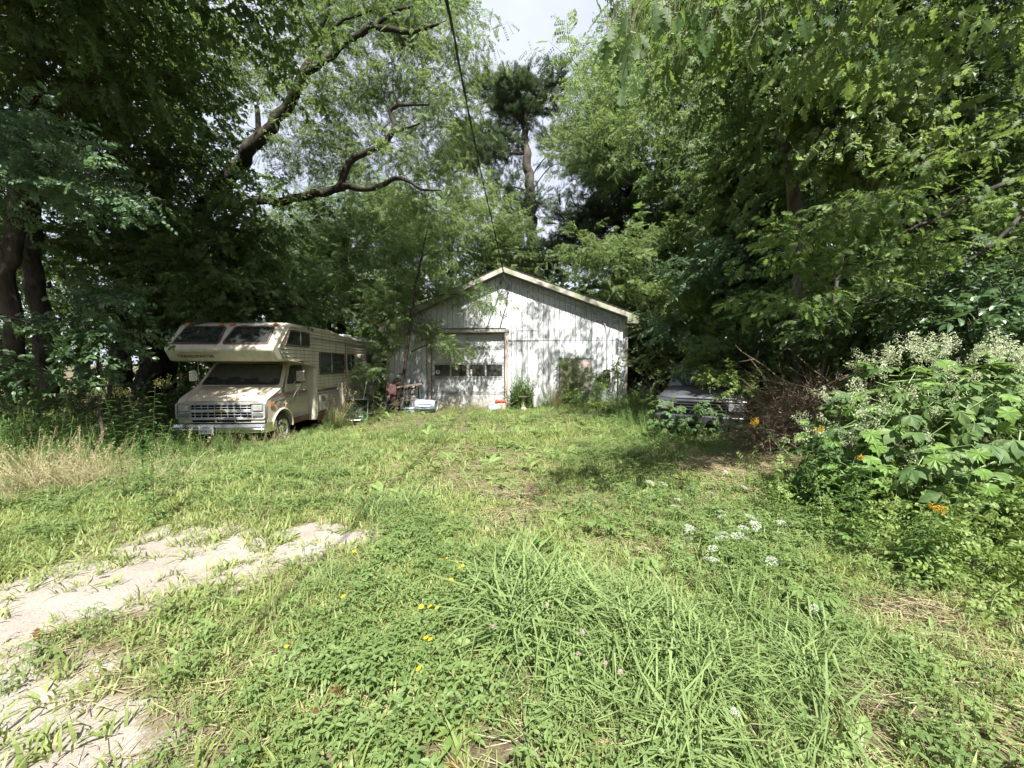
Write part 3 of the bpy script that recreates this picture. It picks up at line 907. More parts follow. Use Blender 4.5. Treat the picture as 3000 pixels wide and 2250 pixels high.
    window(6.15, 7.0, 1.78, 2.28, 0.08)
    window(0.42, 1.62, 2.325, 2.715, 0.07, 1.14, 0.55)
    # fridge vent, furnace box, hatch, hardware
    fv = box_part("vent_cover", M['white_plastic'], rv, HW + 0.01, HW + 0.04, 2.12, 2.66, 0.60, 1.03, 0.01)
    box_part("vent_opening", M['frame_brown'], fv, HW + 0.041, HW + 0.046, 2.2, 2.44, 0.84, 1.0)
    for k in range(4):
        box_part("louvre", M['steel'], fv, HW + 0.046, HW + 0.053, 2.21, 2.43, 0.86 + k * 0.035, 0.872 + k * 0.035)
    box_part("vent_box", M['rv_cap'], rv, HW + 0.01, HW + 0.12, 5.2, 5.6, 2.09, 2.24, 0.02)  # small plain vent box on the coach side
    hd = box_part("hatch", M['rv_siding'], rv, HW + 0.012, HW + 0.022, 5.75, 7.9, 0.58, 1.06, 0.006)
    for v in (6.0, 7.6): box_part("hatch_lock", M['rubber'], hd, HW + 0.0225, HW + 0.035, v - 0.03, v + 0.03, 0.86, 0.92, 0.005)
    MB().lathe([(0.07, HW + 0.0225), (0.07, HW + 0.03), (0.0, HW + 0.03)], 'x', (0, 5.95, 0.75), 16).build("filler_cap", M['black'], hd)
    box_part("outlet_cover", M['white_plastic'], rv, HW + 0.012, HW + 0.03, 5.5, 5.68, 0.98, 1.2, 0.01)
    box_part("grab_handle", M['chrome'], rv, HW + 0.03, HW + 0.045, 4.98, 5.0, 1.2, 1.5)
    # cab-over windows in the sloping face
    def slope_pt(u, t, off):
        v0, w0, v1, w1 = -0.03, 2.27, 0.46, 2.80
        n = Vector((w0 - w1, 0, 0))
        L = math.hypot(v1 - v0, w1 - w0)
        nv, nw = -(w1 - w0) / L, (v1 - v0) / L
        return (u, v0 + (v1 - v0) * t + nv * off, w0 + (w1 - w0) * t + nw * off)
    for s in (-1, 1):
        lo, hi = (0.04, 1.02)
        shape = [(lo + 0.03, 0.10), (hi - 0.02, 0.10), (hi, 0.14), (hi - 0.04, 0.86), (hi - 0.07, 0.90), (lo + 0.10, 0.90), (lo + 0.05, 0.84), (lo, 0.22), (lo + 0.005, 0.14)]
        inn = [(0.53 + (a - 0.53) * 0.945, 0.5 + (b - 0.5) * 0.9) for a, b in shape]
        n = len(shape)
        vs = [slope_pt(s * a, b, 0.03) for a, b in shape] + [slope_pt(s * a, b, 0.03) for a, b in inn] + [slope_pt(s * a, b, -0.01) for a, b in shape] + [slope_pt(s * a, b, -0.002) for a, b in inn]
        fs = []
        for i in range(n):
            j = (i + 1) % n
            fs += [(i, j, n + j, n + i), (2 * n + i, 2 * n + j, j, i), (n + i, n + j, 3 * n + j, 3 * n + i)]
        f = MB().add(vs, fs).build("bunk_window", M['frame_brown'], rv, smooth=True)
        MB().hexa([slope_pt(s * a, b, 0.004) for a, b in inn], [slope_pt(s * a, b, 0.012) for a, b in inn]).build("pane", M['glass'], f)
    # clearance lamps, ridge between the windows, lettering
    for u, m in ((-0.98, 'amber'), (-0.24, 'amber'), (0.02, 'orange_red'), (0.98, 'amber')):
        p = Vector(slope_pt(u, 0.99, 0.02))
        MB().lathe([(0.055, -0.02), (0.052, 0.012), (0.03, 0.03), (0.0, 0.034)], 'z', p, 12).build("clearance_lamp", M[m], rv, smooth=True)
    p = Vector(slope_pt(0.27, 0.99, 0.02))
    MB().lathe([(0.055, -0.02), (0.05, 0.012), (0.0, 0.02)], 'z', p, 12).build("clearance_lamp", M['grey_plastic'], rv, smooth=True)
    ang = math.atan2(2.17 - 1.985, 0.12)
    o = text_part("lettering", "TRAVELMASTER", M['letter'], rv, (-0.90, 0.03, 2.035), (R(90) + (R(90) - ang), 0, 0), 0.112, 0.002, 1.0)
    o.location = (-0.93, 0.045, 2.03)
    box_part("lettering_rule", M['letter'], rv, -0.86, 0.0, -0.019, -0.012, 2.133, 2.139)
    # roof gear
    ac = MB(); prism_x(ac, [(5.0, 2.805), (5.1, 2.95), (5.9, 2.97), (6.1, 2.805)], 0.1, 0.75)
    ac.build("roof_vent", M['grey_plastic'], rv, bevel=0.04)
    prism_x(MB(), [(1.6, 2.895), (1.65, 2.99), (2.3, 2.99), (2.35, 2.905)], -0.3, 0.4).build("roof_vent", M['grey_plastic'], rv, bevel=0.03)
    rack = MB()
    for u in (0.2, 1.0): rack.tube([(u, 6.0, 2.92), (u, 7.9, 2.92)], 0.012, 6)
    for v in (6.1, 6.8, 7.5, 7.85):
        rack.tube([(0.2, v, 2.92), (1.0, v, 2.92)], 0.01, 6)
        for u in (0.2, 1.0): rack.tube([(u, v, 2.79), (u, v, 2.92)], 0.01, 6)
    rack.build("roof_rack", M['steel'], rv, smooth=True)
    # rear wheels
    for s in (-1, 1):
        wheel(rv, s * 0.98, 5.9, s)

def wheel(parent, u, v, s):
    wh = bpy.data.objects.new("wheel", None); COL.objects.link(wh); wh.parent = parent
    wh.location = (u, v, 0.355)
    MB().lathe([(0.235, -0.11 * s), (0.30, -0.115 * s), (0.345, -0.10 * s), (0.36, -0.06 * s), (0.36, 0.06 * s), (0.345, 0.10 * s), (0.30, 0.115 * s), (0.235, 0.11 * s)], 'x', (0, 0, 0), 32, cap=False).build("tyre", M['tyre'], wh, smooth=True)
    hub = MB().lathe([(0.245, 0.06 * s), (0.243, 0.112 * s), (0.225, 0.118 * s), (0.205, 0.085 * s), (0.15, 0.062 * s), (0.115, 0.07 * s), (0.10, 0.105 * s), (0.06, 0.12 * s), (0.0, 0.122 * s)], 'x', (0, 0, 0), 32).build("rim", M['chrome'], wh, smooth=True)
    for k in range(8):
        a = k * math.pi / 4
        MB().lathe([(0.014, 0.055 * s), (0.014, 0.10 * s), (0.006, 0.106 * s), (0.0, 0.106 * s)], 'x', (0, 0.13 * math.cos(a), 0.13 * math.sin(a)), 8).build("wheel_nut", M['chrome'], wh, smooth=True)
    for k in range(4):
        a = k * math.pi / 2 + 0.4
        MB().lathe([(0.026, 0.07 * s), (0.026, 0.0795 * s), (0.0, 0.0795 * s)], 'x', (0, 0.18 * math.cos(a), 0.18 * math.sin(a)), 10).build("vent_hole", M['black'], wh)
    return wh

def build_van():
    HW = 0.985
    belt = 1.36
    def width(v, w):
        k = 1.0
        if w > belt: k -= (w - belt) * 0.20
        if v < 0.35: k -= (0.35 - v) ** 2 * 0.35
        if w < 0.6: k -= (0.6 - w) * 0.06
        return k * HW
    arch = [(0.60 + 0.43 * math.cos(a), 0.37 + 0.43 * math.sin(a)) for a in np.linspace(0, math.pi, 15)]
    prof = [(0.03, 0.62), (0.0, 0.68), (-0.005, 1.0), (0.015, 1.07), (0.06, 1.115), (0.30, 1.225), (0.58, 1.345), (0.64, 1.385), (0.84, 1.64), (1.06, 1.90), (1.14, 1.95),
            (1.9, 1.95), (1.9, belt), (1.9, 0.6), (1.9, 0.40), (1.05, 0.40)] + arch + [(0.14, 0.42), (0.06, 0.5)]
    def shell(pf, off=0.0):
        return [( width(v, w) + off, v, w) for v, w in pf], [(-width(v, w) - off, v, w) for v, w in pf]
    a, b = shell(prof)
    cab = MB().hexa(a, b).build("cab_body", M['rv_van'], rv, bevel=0.035, segs=3)
    # hood with raised centre
    hp = [(0.0, 1.045), (0.02, 1.085), (0.065, 1.128), (0.30, 1.238), (0.57, 1.355)]
    mb = MB(); us = np.linspace(-0.84, 0.84, 9); vs = []; fs = []
    for (v, w) in hp:
        for u in us:
            vs.append((u * (0.97 - 0.05 * (0.57 - v)), v - 0.012 * (1 - abs(u)), w + 0.010 + 0.012 * math.cos(u / 0.84 * math.pi / 2)))
    nu = len(us)
    for j in range(len(hp) - 1):
        for i in range(nu - 1):
            fs.append((j * nu + i, j * nu + i + 1, (j + 1) * nu + i + 1, (j + 1) * nu + i))
    hood = mb.add(vs, fs).build("hood", M['rv_van'], rv, smooth=True, angle=60)
    so = hood.modifiers.new("thick", 'SOLIDIFY'); so.thickness = 0.02; so.offset = -1
    for p in ((0.35, 0.18), (0.30, 0.22), (0.42, 0.14)):
        MB().lathe([(0.012, 0), (0.009, 0.003), (0.0, 0.003)], 'z', (p[0], p[1], 1.197 + (p[1] - 0.18) * 0.45), 8).build("paint_chip", M['rust'], hood)
    box_part("cowl_vent", M['rv_van'], cab, -0.78, 0.78, 0.585, 0.625, 1.375, 1.392, 0.004)
    # windscreen: black gasket, curtain behind dusty glass
    def ws(u, t, off):
        v0, w0, v1, w1 = 0.64, 1.385, 1.06, 1.90
        L = math.hypot(v1 - v0, w1 - w0)
        nv, nw = -(w1 - w0) / L, (v1 - v0) / L
        k = 0.90 * (1 - 0.115 * t)
        return (u * k, v0 + (v1 - v0) * t + nv * (off - 0.03 * u * u * 0), w0 + (w1 - w0) * t + nw * off)
    out = [(-1, 0.08), (-0.96, 0.02), (0.96, 0.02), (1, 0.08), (0.985, 0.93), (0.95, 0.985), (-0.95, 0.985), (-0.985, 0.93)]
    inn = [(a * 0.975, 0.5 + (b - 0.5) * 0.93) for a, b in out]
    MB().hexa([ws(a, b, 0.001) for a, b in out], [ws(a, b, 0.012) for a, b in out]).build("gasket", M['rubber'], rv)
    n = 16
    low = [(-0.97 + 1.94 * k / n, 0.30 + 0.10 * math.sin(k * 1.3) + 0.06 * math.sin(k * 2.9 + 1) - 0.10 * (k > 10)) for k in range(n + 1)]
    cur = low + [(0.95, 0.95), (-0.95, 0.95)]
    MB().hexa([ws(a, b, 0.0125) for a, b in cur], [ws(a, b, 0.018) for a, b in cur]).build("curtain", M['curtain'], rv)
    MB().hexa([ws(a, b, 0.0195) for a, b in inn], [ws(a, b, 0.024) for a, b in inn]).build("windscreen", M['clear_glass'], rv)
    for u0, u1 in ((-0.35, -0.66), (0.45, 0.02)):
        wp = MB()
        wp.tube([ws(u0, 0.0, 0.03), ws((u0 + u1) / 2, 0.17, 0.045), ws(u1, 0.26, 0.04)], 0.009, 6)
        wp.tube([ws(u1 + 0.22, 0.20, 0.032), ws(u1 - 0.16, 0.31, 0.032)], 0.008, 6)
        wp.build("wiper", M['rubber'], rv, smooth=True)
    # side door with window, both sides
    for s in (-1, 1):
        def sp(v, w, off): return (s * (width(v, w) + off), v, w)
        dp = [(0.98, 0.62), (0.90, 0.80), (0.72, 0.86), (0.70, 1.30), (0.76, 1.42), (1.10, 1.88), (1.20, 1.905), (1.78, 1.905), (1.82, 1.86), (1.82, 0.56), (1.04, 0.56)]
        d = MB().hexa([sp(v, w, 0.001) for v, w in dp], [sp(v, w, 0.010) for v, w in dp]).build("door", M['rv_van'], rv, bevel=0.004)
        wpf = [(0.84, 1.41), (0.86, 1.46), (1.15, 1.845), (1.20, 1.865), (1.70, 1.865), (1.74, 1.82), (1.74, 1.41)]
        wo = MB().hexa([sp(v, w, 0.0105) for v, w in wpf], [sp(v, w, 0.018) for v, w in wpf]).build("door_window", M['rubber'], d)
        wi = [(1.30 + (v - 1.30) * 0.93, 1.63 + (w - 1.63) * 0.9) for v, w in wpf]
        MB().hexa([sp(v, w, 0.0185) for v, w in wi], [sp(v, w, 0.022) for v, w in wi]).build("pane", M['glass'], d)
        MB().tube([sp(1.12, 1.41, 0.024), sp(1.10, 1.80, 0.024)], 0.012, 6).build("vent_bar", M['rubber'], d)
        MB().tube([sp(1.58, 1.22, 0.012), sp(1.60, 1.22, 0.045), sp(1.74, 1.22, 0.045), sp(1.76, 1.22, 0.012)], 0.014, 6).build("door_handle", M['chrome'], d, smooth=True)
        st = MB()
        def band(pf, mat, par):
            MB().hexa([sp(v, w, 0.0103) for v, w in pf], [sp(v, w, 0.0125) for v, w in pf]).build("stripe", M[mat], par)
        band([(0.16, 1.10), (0.69, 1.13), (0.69, 1.22), (0.20, 1.175)], 'stripe_red', cab); band([(0.12, 1.035), (0.69, 1.065), (0.69, 1.115), (0.15, 1.087)], 'stripe_grey', cab)
        band([(0.71, 1.13), (1.81, 1.135), (1.81, 1.205), (0.71, 1.22)], 'stripe_red', d); band([(0.71, 1.065), (1.81, 1.07), (1.81, 1.118), (0.71, 1.115)], 'stripe_grey', d)
        band([(1.06, 0.57), (1.81, 0.57), (1.81, 0.66), (1.05, 0.66)], 'stripe_grey', d)
        MB().hexa([sp(v, w, 0.001) for v, w in [(1.06, 0.40), (1.88, 0.40), (1.88, 0.545), (1.05, 0.545)]], [sp(v, w, 0.014) for v, w in [(1.06, 0.40), (1.88, 0.40), (1.88, 0.545), (1.05, 0.545)]]).build("rocker_panel", M['maroon'], rv, bevel=0.004)
        MB().tube([sp(0.73, 0.93, 0.014), sp(1.81, 0.93, 0.014)], 0.010, 6).build("side_moulding", M['rv_van'], d, smooth=True)
        MB().tube([sp(0.60 + 0.445 * math.cos(a), 0.385 + 0.445 * math.sin(a), 0.008) for a in np.linspace(-0.02, math.pi + 0.02, 20)], 0.026, 8).build("wheel_arch", M['rv_van'], rv, smooth=True)
        mk = [(0.12, 0.93), (0.25, 0.93), (0.25, 1.0), (0.12, 1.0)]
        MB().hexa([sp(v, w, 0.001) for v, w in mk], [sp(v, w, 0.014) for v, w in mk]).build("side_marker", M['amber'], rv)
        for (v0, v1, w0, w1) in ((0.32, 0.58, 0.985, 1.0), (0.36, 0.40, 0.96, 1.01), (0.44, 0.48, 0.965, 1.012), (0.52, 0.55, 0.965, 1.01), (0.36, 0.5, 0.925, 0.95)):
            bp = [(v0, w0), (v1, w0), (v1, w1), (v0, w1)]
            MB().hexa([sp(v, w, 0.0005) for v, w in bp], [sp(v, w, 0.009) for v, w in bp]).build("badge", M['chrome'], cab)
        # towing mirror on tube arms
        mr = bpy.data.objects.new("mirror", None); COL.objects.link(mr); mr.parent = rv
        hx = s * 1.27
        MB().lathe([(0.0, 0)], 'z', (0, 0, 0), 3, cap=False)
        prism_y(MB(), [(hx + a, 1.49 + b) for a, b in rounded(-0.10, 0.10, -0.02, 0.24, 0.035)], 0.90, 0.955).build("mirror_head", M['chrome'], mr, bevel=0.012)
        arms = MB()
        arms.tube([(hx, 0.96, 1.60), (hx, 1.0, 1.40), sp(1.0, 1.33, 0.0)], 0.012, 6)
        arms.tube([(hx - s * 0.02, 0.96, 1.42), sp(0.92, 0.94, 0.01)], 0.011, 6)
        arms.tube([(hx - s * 0.02, 0.96, 1.42), sp(1.16, 0.96, 0.01)], 0.011, 6)
        arms.tube([(hx, 0.98, 1.60), sp(1.02, 1.36, 0.0)], 0.010, 6)
        arms.build("mirror_arm", M['steel'], mr, smooth=True)
        wheel(rv, s * 0.87, 0.60, s)
    # shade in the arches and underneath, drawn as a black block: chassis
    box_part("underside_shade", M['black'], rv, -0.74, 0.74, 0.18, 7.9, 0.30, 0.62)
    # front: grille surround, bars, lamps, valance, bumper, plate
    g = bpy.data.objects.new("grille", None); COL.objects.link(g); g.parent = rv
    fr = MB()
    o, i = rounded(-0.955, 0.955, 0.665, 1.04, 0.06), rounded(-0.925, 0.925, 0.695, 1.01, 0.045)
    n = len(o)
    vs = [(x, -0.055, z) for x, z in o] + [(x, -0.055, z) for x, z in i] + [(x * 1.0, 0.02, z) for x, z in o] + [(x, -0.02, z) for x, z in i]
    fs = []
    for k in range(n):
        j = (k + 1) % n
        fs += [(k, j, n + j, n + k), (2 * n + k, 2 * n + j, j, k), (n + k, n + j, 3 * n + j, 3 * n + k)]
    fr.add(vs, fs).build("grille_frame", M['grille'], g, smooth=True)
    box_part("grille_recess", M['black'], g, -0.64, 0.64, -0.018, -0.012, 0.69, 1.015)
    for z0, z1, dy in ((0.695, 0.715, -0.05), (0.762, 0.778, -0.045), (0.822, 0.888, -0.052), (0.925, 0.941, -0.045), (0.985, 1.01, -0.05)):
        box_part("grille_bar", M['grille'], g, -0.64, 0.64, dy, -0.019, z0, z1, 0.004)
    for k in range(9):
        u = -0.56 + k * 0.14
        for z0, z1 in ((0.716, 0.761), (0.779, 0.821), (0.889, 0.924), (0.942, 0.984)):
            box_part("grille_divider", M['grille'], g, u - 0.006, u + 0.006, -0.038, -0.019, z0, z1)
    for s in (-1, 1):
        cx = s * 0.785
        box_part("lamp_panel", M['grille'], g, cx - 0.135, cx + 0.135, -0.03, -0.012, 0.70, 1.005)
        for z0, z1, m in ((0.845, 0.99, 'lamp_glass'), (0.725, 0.825, 'lamp_dull')):
            ring = MB(); prism_y(ring, rounded(cx - 0.115, cx + 0.115, z0, z1, 0.025), -0.05, -0.0305)
            h = ring.build("headlight" if z1 > 0.9 else "turn_signal", M['steel'], rv, bevel=0.006)
            prism_y(MB(), rounded(cx - 0.10, cx + 0.10, z0 + 0.012, z1 - 0.012, 0.02), -0.062, -0.0505).build("lens", M[m], h, bevel=0.008)
    prism_y(MB(), [(-0.10, 0.87), (-0.115, 0.838), (-0.05, 0.838), (-0.05, 0.823), (0.05, 0.823), (0.05, 0.838), (0.115, 0.838), (0.10, 0.87), (0.05, 0.87), (0.05, 0.886), (-0.05, 0.886), (-0.05, 0.87)], -0.066, -0.0525).build("emblem", M['brass'], g)
    val = box_part("valance", M['rv_van'], rv, -0.93, 0.93, -0.03, 0.05, 0.585, 0.662, 0.01)
    for u0, u1 in ((-0.62, -0.14), (-0.09, 0.27), (0.31, 0.64)):
        box_part("valance_slot", M['black'], val, u0, u1, -0.034, -0.0305, 0.61, 0.65)
    # bumper, wrapped at the ends
    bprof = [(-0.16, 0.575), (-0.10, 0.59), (-0.09, 0.56), (-0.10, 0.40), (-0.14, 0.375), (-0.175, 0.40), (-0.185, 0.46), (-0.168, 0.478), (-0.168, 0.495), (-0.185, 0.51)]
    st = [(-1.0, 0.42), (-0.985, 0.05), (-0.95, 0.02), (-0.6, 0.0), (0.6, 0.0), (0.95, 0.02), (0.985, 0.05), (1.0, 0.42)]
    loops = [[(u, v + dv, w) for v, w in bprof] for u, dv in st]
    bm_ = MB(); n = len(bprof)
    vs = [p for L in loops for p in L]; fs = []
    for i2 in range(len(st) - 1):
        for k in range(n):
            j = (k + 1) % n
            fs.append((i2 * n + k, i2 * n + j, (i2 + 1) * n + j, (i2 + 1) * n + k))
    fs.append(tuple(range(n))); fs.append(tuple((len(st) - 1) * n + k for k in range(n)))
    bm_.add(vs, fs).build("bumper", M['chrome'], rv, smooth=True, angle=40)
    for u in (0.1, 0.38): MB().lathe([(0.016, -0.176), (0.012, -0.186), (0, -0.188)], 'y', (u, 0, 0.535), 8).build("bumper_bolt", M['chrome'], cab)
    pl = box_part("number_plate", M['plate'], rv, -0.37, -0.06, -0.205, -0.196, 0.37, 0.535, 0.003)
    text_part("plate_number", "60412", M['ink'], pl, (-0.215, -0.2065, 0.395), (R(90), 0, 0), 0.098, 0.001, 1.0, 'CENTER')
    box_part("plate_print", M['ink'], pl, -0.30, -0.13, -0.207, -0.2055, 0.502, 0.516)
    MB().tube([(-0.93, 0.62, 1.32), (-0.93, 0.62, 2.05)], 0.006, 5).build("aerial", M['steel'], rv)

build_coach()
build_van()
# ---------------------------------------------------------------- pickup swallowed by the brush
truck = thing("pickup_truck", "dark pickup truck with dusty grey hood half buried in vines", "truck", (4.0, 8.15, -0.06), R(-28))
def build_truck():
    t = truck
    HW = 0.9
    def wd(v, w): return HW - max(0, w - 0.95) * 0.28 - max(0, 0.5 - v) ** 2 * 0.16
    arch = [(0.85 + 0.42 * math.cos(a), 0.36 + 0.42 * math.sin(a)) for a in np.linspace(0, math.pi, 11)]
    arch2 = [(3.95 + 0.42 * math.cos(a), 0.36 + 0.42 * math.sin(a)) for a in np.linspace(0, math.pi, 11)]
    prof = [(0.02, 0.45), (0.0, 0.7), (0.03, 0.93), (0.12, 0.985), (1.45, 1.10), (1.5, 1.10), (5.1, 1.12), (5.15, 0.5)] + [(4.6, 0.4)] + arch2 + [(3.3, 0.36), (1.5, 0.36)] + arch + [(0.3, 0.38)]
    body = MB().hexa([(wd(v, w), v, w) for v, w in prof], [(-wd(v, w), v, w) for v, w in prof]).build("body", M['truck'], t, bevel=0.03)
    hp = [(0.03, 0.95), (0.08, 0.99), (0.16, 1.01), (0.8, 1.075), (1.44, 1.115)]
    us = np.linspace(-0.80, 0.80, 9); vs = []; fs = []
    for v, w in hp:
        for u in us: vs.append((u, v + 0.07 * u * u, w + 0.014 + 0.025 * math.cos(u / 0.8 * math.pi / 2) * min(1, v * 2)))
    for j in range(len(hp) - 1):
        for i in range(8): fs.append((j * 9 + i, j * 9 + i + 1, (j + 1) * 9 + i + 1, (j + 1) * 9 + i))
    hood = MB().add(vs, fs).build("hood", M['hood'], t, smooth=True, angle=60)
    so = hood.modifiers.new("thick", 'SOLIDIFY'); so.thickness = 0.03; so.offset = -1
    cabp = [(1.5, 1.125), (2.2, 1.68), (2.3, 1.72), (3.2, 1.72), (3.35, 1.125)]
    def cw(w): return 0.80 - (w - 1.1) * 0.22
    cab_ = MB().hexa([(cw(w), v, w) for v, w in cabp], [(-cw(w), v, w) for v, w in cabp]).build("cab", M['truck'], t, bevel=0.02)
    def ws(u, k, off): 
        v0, w0, v1, w1 = 1.5, 1.125, 2.2, 1.68
        L = math.hypot(v1 - v0, w1 - w0)
        return (u * (cw(w0 + (w1 - w0) * k) - 0.05), v0 + (v1 - v0) * k - (w1 - w0) / L * off, w0 + (w1 - w0) * k + (v1 - v0) / L * off)
    q = [(-1, 0.04), (1, 0.04), (1, 0.95), (-1, 0.95)]
    MB().hexa([ws(a, b, 0.002) for a, b in q], [ws(a, b, 0.010) for a, b in q]).build("windscreen", M['truck_glass'], t)
    for s in (-1, 1):
        wp = [(1.95, 1.18), (2.3, 1.62), (2.75, 1.64), (2.75, 1.18)]
        MB().hexa([(s * (cw(w) + 0.002), v, w) for v, w in wp], [(s * (cw(w) + 0.01), v, w) for v, w in wp]).build("side_window", M['truck_glass'], t)
        wh = bpy.data.objects.new("wheel", None); COL.objects.link(wh); wh.parent = t
        for v in (0.85, 3.95):
            MB().lathe([(0.2, -0.1), (0.32, -0.1), (0.36, -0.07), (0.36, 0.07), (0.32, 0.1), (0.2, 0.1)], 'x', (s * 0.78, v, 0.36), 24).build("tyre", M['tyre'], wh, smooth=True)
            MB().lathe([(0.21, 0.08 * s), (0.2, 0.105 * s), (0.08, 0.09 * s), (0, 0.1 * s)], 'x', (s * 0.78, v, 0.36), 20).build("rim", M['steel'], wh, smooth=True)
        hl = MB(); prism_y(hl, rounded(s * 0.68 - 0.16, s * 0.68 + 0.16, 0.72, 0.88, 0.03), -0.04, 0.03)
        h = hl.build("headlight", M['lamp_dull'], t, bevel=0.01)
    gr = box_part("grille", M['black'], t, -0.48, 0.48, -0.035, 0.02, 0.68, 0.90, 0.008)
    for k in range(3): box_part("grille_bar", M['truck'], gr, -0.48, 0.48, -0.05, -0.036, 0.72 + k * 0.06, 0.742 + k * 0.06)
    box_part("bumper", M['truck'], t, -0.9, 0.9, -0.14, 0.0, 0.42, 0.62, 0.03)
    box_part("bumper_lip", M['rubber'], t, -0.85, 0.85, -0.11, 0.02, 0.30, 0.41, 0.02)
    lf = MB()
    rnd = random.Random(5)
    for _ in range(70):
        x, y = rnd.uniform(-0.75, 0.75), rnd.uniform(1.18, 1.48)
        a = rnd.uniform(0, 6.28); r = rnd.uniform(0.02, 0.05)
        z = 1.155 + rnd.uniform(0, 0.012)
        lf.add([(x - r * math.cos(a), y - r * math.sin(a), z), (x + 0.3 * r * math.sin(a), y - 0.3 * r * math.cos(a), z + 0.008), (x + r * math.cos(a), y + r * math.sin(a), z + 0.002), (x - 0.3 * r * math.sin(a), y + 0.3 * r * math.cos(a), z + 0.008)], [(0, 1, 2, 3)])
    lo = lf.build("leaf_litter", M['dead'], t); lo["kind"] = "stuff"
build_truck()

# ---------------------------------------------------------------- junk by the garage door
sx, sy = -4.0, 13.75
saw = thing("table_saw", "rusty old table saw on a stand with a slanting board top beside the garage door", "machine", (sx, sy, gz(sx, sy)))
prism_x(MB(), [(-0.3, 0.62), (0.3, 0.62), (0.26, 0.95), (-0.26, 0.98)], -0.42, -0.06).build("cabinet", M['rust_red'], saw, bevel=0.015)
MB().lathe([(0.19, -0.03), (0.2, -0.02), (0.2, 0.02), (0.19, 0.03)], 'y', (-0.05, -0.1, 1.02), 28).build("blade_guard", M['rust'], saw, smooth=True)
MB().lathe([(0.045, -0.07), (0.05, 0.07)], 'y', (-0.05, -0.1, 1.02), 12).build("arbor", M['rust'], saw)
prism_y(MB(), [(-0.02, 0.86), (0.86, 0.985), (0.86, 1.05), (-0.02, 0.915)], -0.34, -0.12).build("board_top", M['old_board'], saw, bevel=0.006)
fm = MB()
for x0, z0, x1, z1 in ((0.05, 0.86, 0.05, 0.3), (0.62, 0.96, 0.66, 0.0), (0.05, 0.72, 0.62, 0.5), (0.1, 0.5, 0.62, 0.92), (0.05, 0.42, 0.62, 0.42), (0.28, 0.88, 0.28, 0.42), (0.05, 0.8, 0.62, 0.86), (0.4, 0.9, 0.12, 0.3)):
    fm.tube([(x0, -0.25, z0), (x1, -0.25, z1)], 0.018, 6)
fm.tube([(0.62, 0.1, 0.93), (0.66, 0.15, 0.0)], 0.018, 6); fm.tube([(0.05, 0.1, 0.86), (0.0, 0.15, 0.0)], 0.018, 6)
fm.build("frame", M['rust'], saw, smooth=True)
prism_x(MB(), [(-0.22, 0.3), (0.2, 0.3), (0.24, 0.62), (-0.26, 0.62)], -0.3, -0.1).build("motor_bracket", M['rust_red'], saw, bevel=0.02)
MB().lathe([(0.1, -0.2), (0.14, -0.17), (0.14, 0.15), (0.1, 0.18)], 'x', (-0.1, -0.12, 0.32), 18).build("motor", M['rust'], saw, smooth=True)
for x in (-0.42, 0.14):
    MB().lathe([(0.08, -0.05), (0.20, -0.06), (0.23, -0.04), (0.23, 0.04), (0.20, 0.06), (0.08, 0.05)], 'x', (x, -0.15, 0.22), 22).build("wheel", M['tyre'], saw, smooth=True)
box_part("axle_plate", M['rust_red'], saw, -0.36, 0.08, -0.3, 0.05, 0.24, 0.30, 0.01)

cx, cy = -2.98, 13.35
can = thing("metal_bin", "dented galvanised dustbin lying on its side before the garage door", "bin", (cx, cy, gz(cx, cy) + 0.235), R(-4))
prof = [(0.235, -0.36), (0.25, -0.355), (0.25, -0.33), (0.235, -0.32)]
N = 48; vs = []; fs = []
st = np.linspace(-0.32, 0.33, 9)
for h in st:
    base = 0.235 - (h + 0.32) * 0.055
    for k in range(N):
        a = 2 * math.pi * k / N
        r = base + (0.010 * math.cos(a * 16) if -0.3 < h < 0.3 else 0)
        if math.cos(a - 1.2) > 0.8: r -= 0.02 * max(0, 1 - abs(h) * 3)
        vs.append((h, r * math.cos(a), r * math.sin(a)))
for j in range(len(st) - 1):
    for k in range(N):
        fs.append((j * N + k, j * N + (k + 1) % N, (j + 1) * N + (k + 1) % N, (j + 1) * N + k))
fs.append(tuple((len(st) - 1) * N + k for k in range(N)))
MB().add(vs, fs).build("bin_body", M['galvanised'], can, smooth=True, angle=60)
MB().lathe([(0.222, -0.345), (0.245, -0.345), (0.252, -0.33), (0.245, -0.315), (0.222, -0.315), (0.222, -0.345)], 'x', (0, 0, 0), 40, cap=False).build("rim", M['galvanised'], can, smooth=True)
MB().lathe([(0.20, 0.325), (0.207, 0.345), (0.19, 0.35), (0.185, 0.332)], 'x', (0, 0, 0), 40).build("bin_base", M['galvanised'], can, smooth=True)
MB().tube([(-0.1, -0.235, 0.06), (-0.1, -0.28, 0.05), (0.06, -0.28, 0.05), (0.06, -0.23, 0.06)], 0.008, 6).build("handle", M['steel'], can, smooth=True)

tx, ty = -3.52, 13.35
tub = thing("blue_tub", "low faded blue tub wedged between saw and dustbin", "tub", (tx, ty, gz(tx, ty)))
MB().lathe([(0.0, 0.02), (0.15, 0.02), (0.19, 0.16), (0.205, 0.165), (0.205, 0.18), (0.18, 0.175), (0.145, 0.035), (0.0, 0.03)], 'z', (0, 0, 0), 24, cap=False).build("tub_shell", M['blue_plastic'], tub, smooth=True)
MB().tube([(0.12, 0.03, 0.1), (0.1, 0.0, 0.4), (0.16, 0.0, 0.5), (0.24, 0.0, 0.42), (0.26, 0.02, 0.1)], 0.012, 6).build("bail", M['steel'], tub, smooth=True)

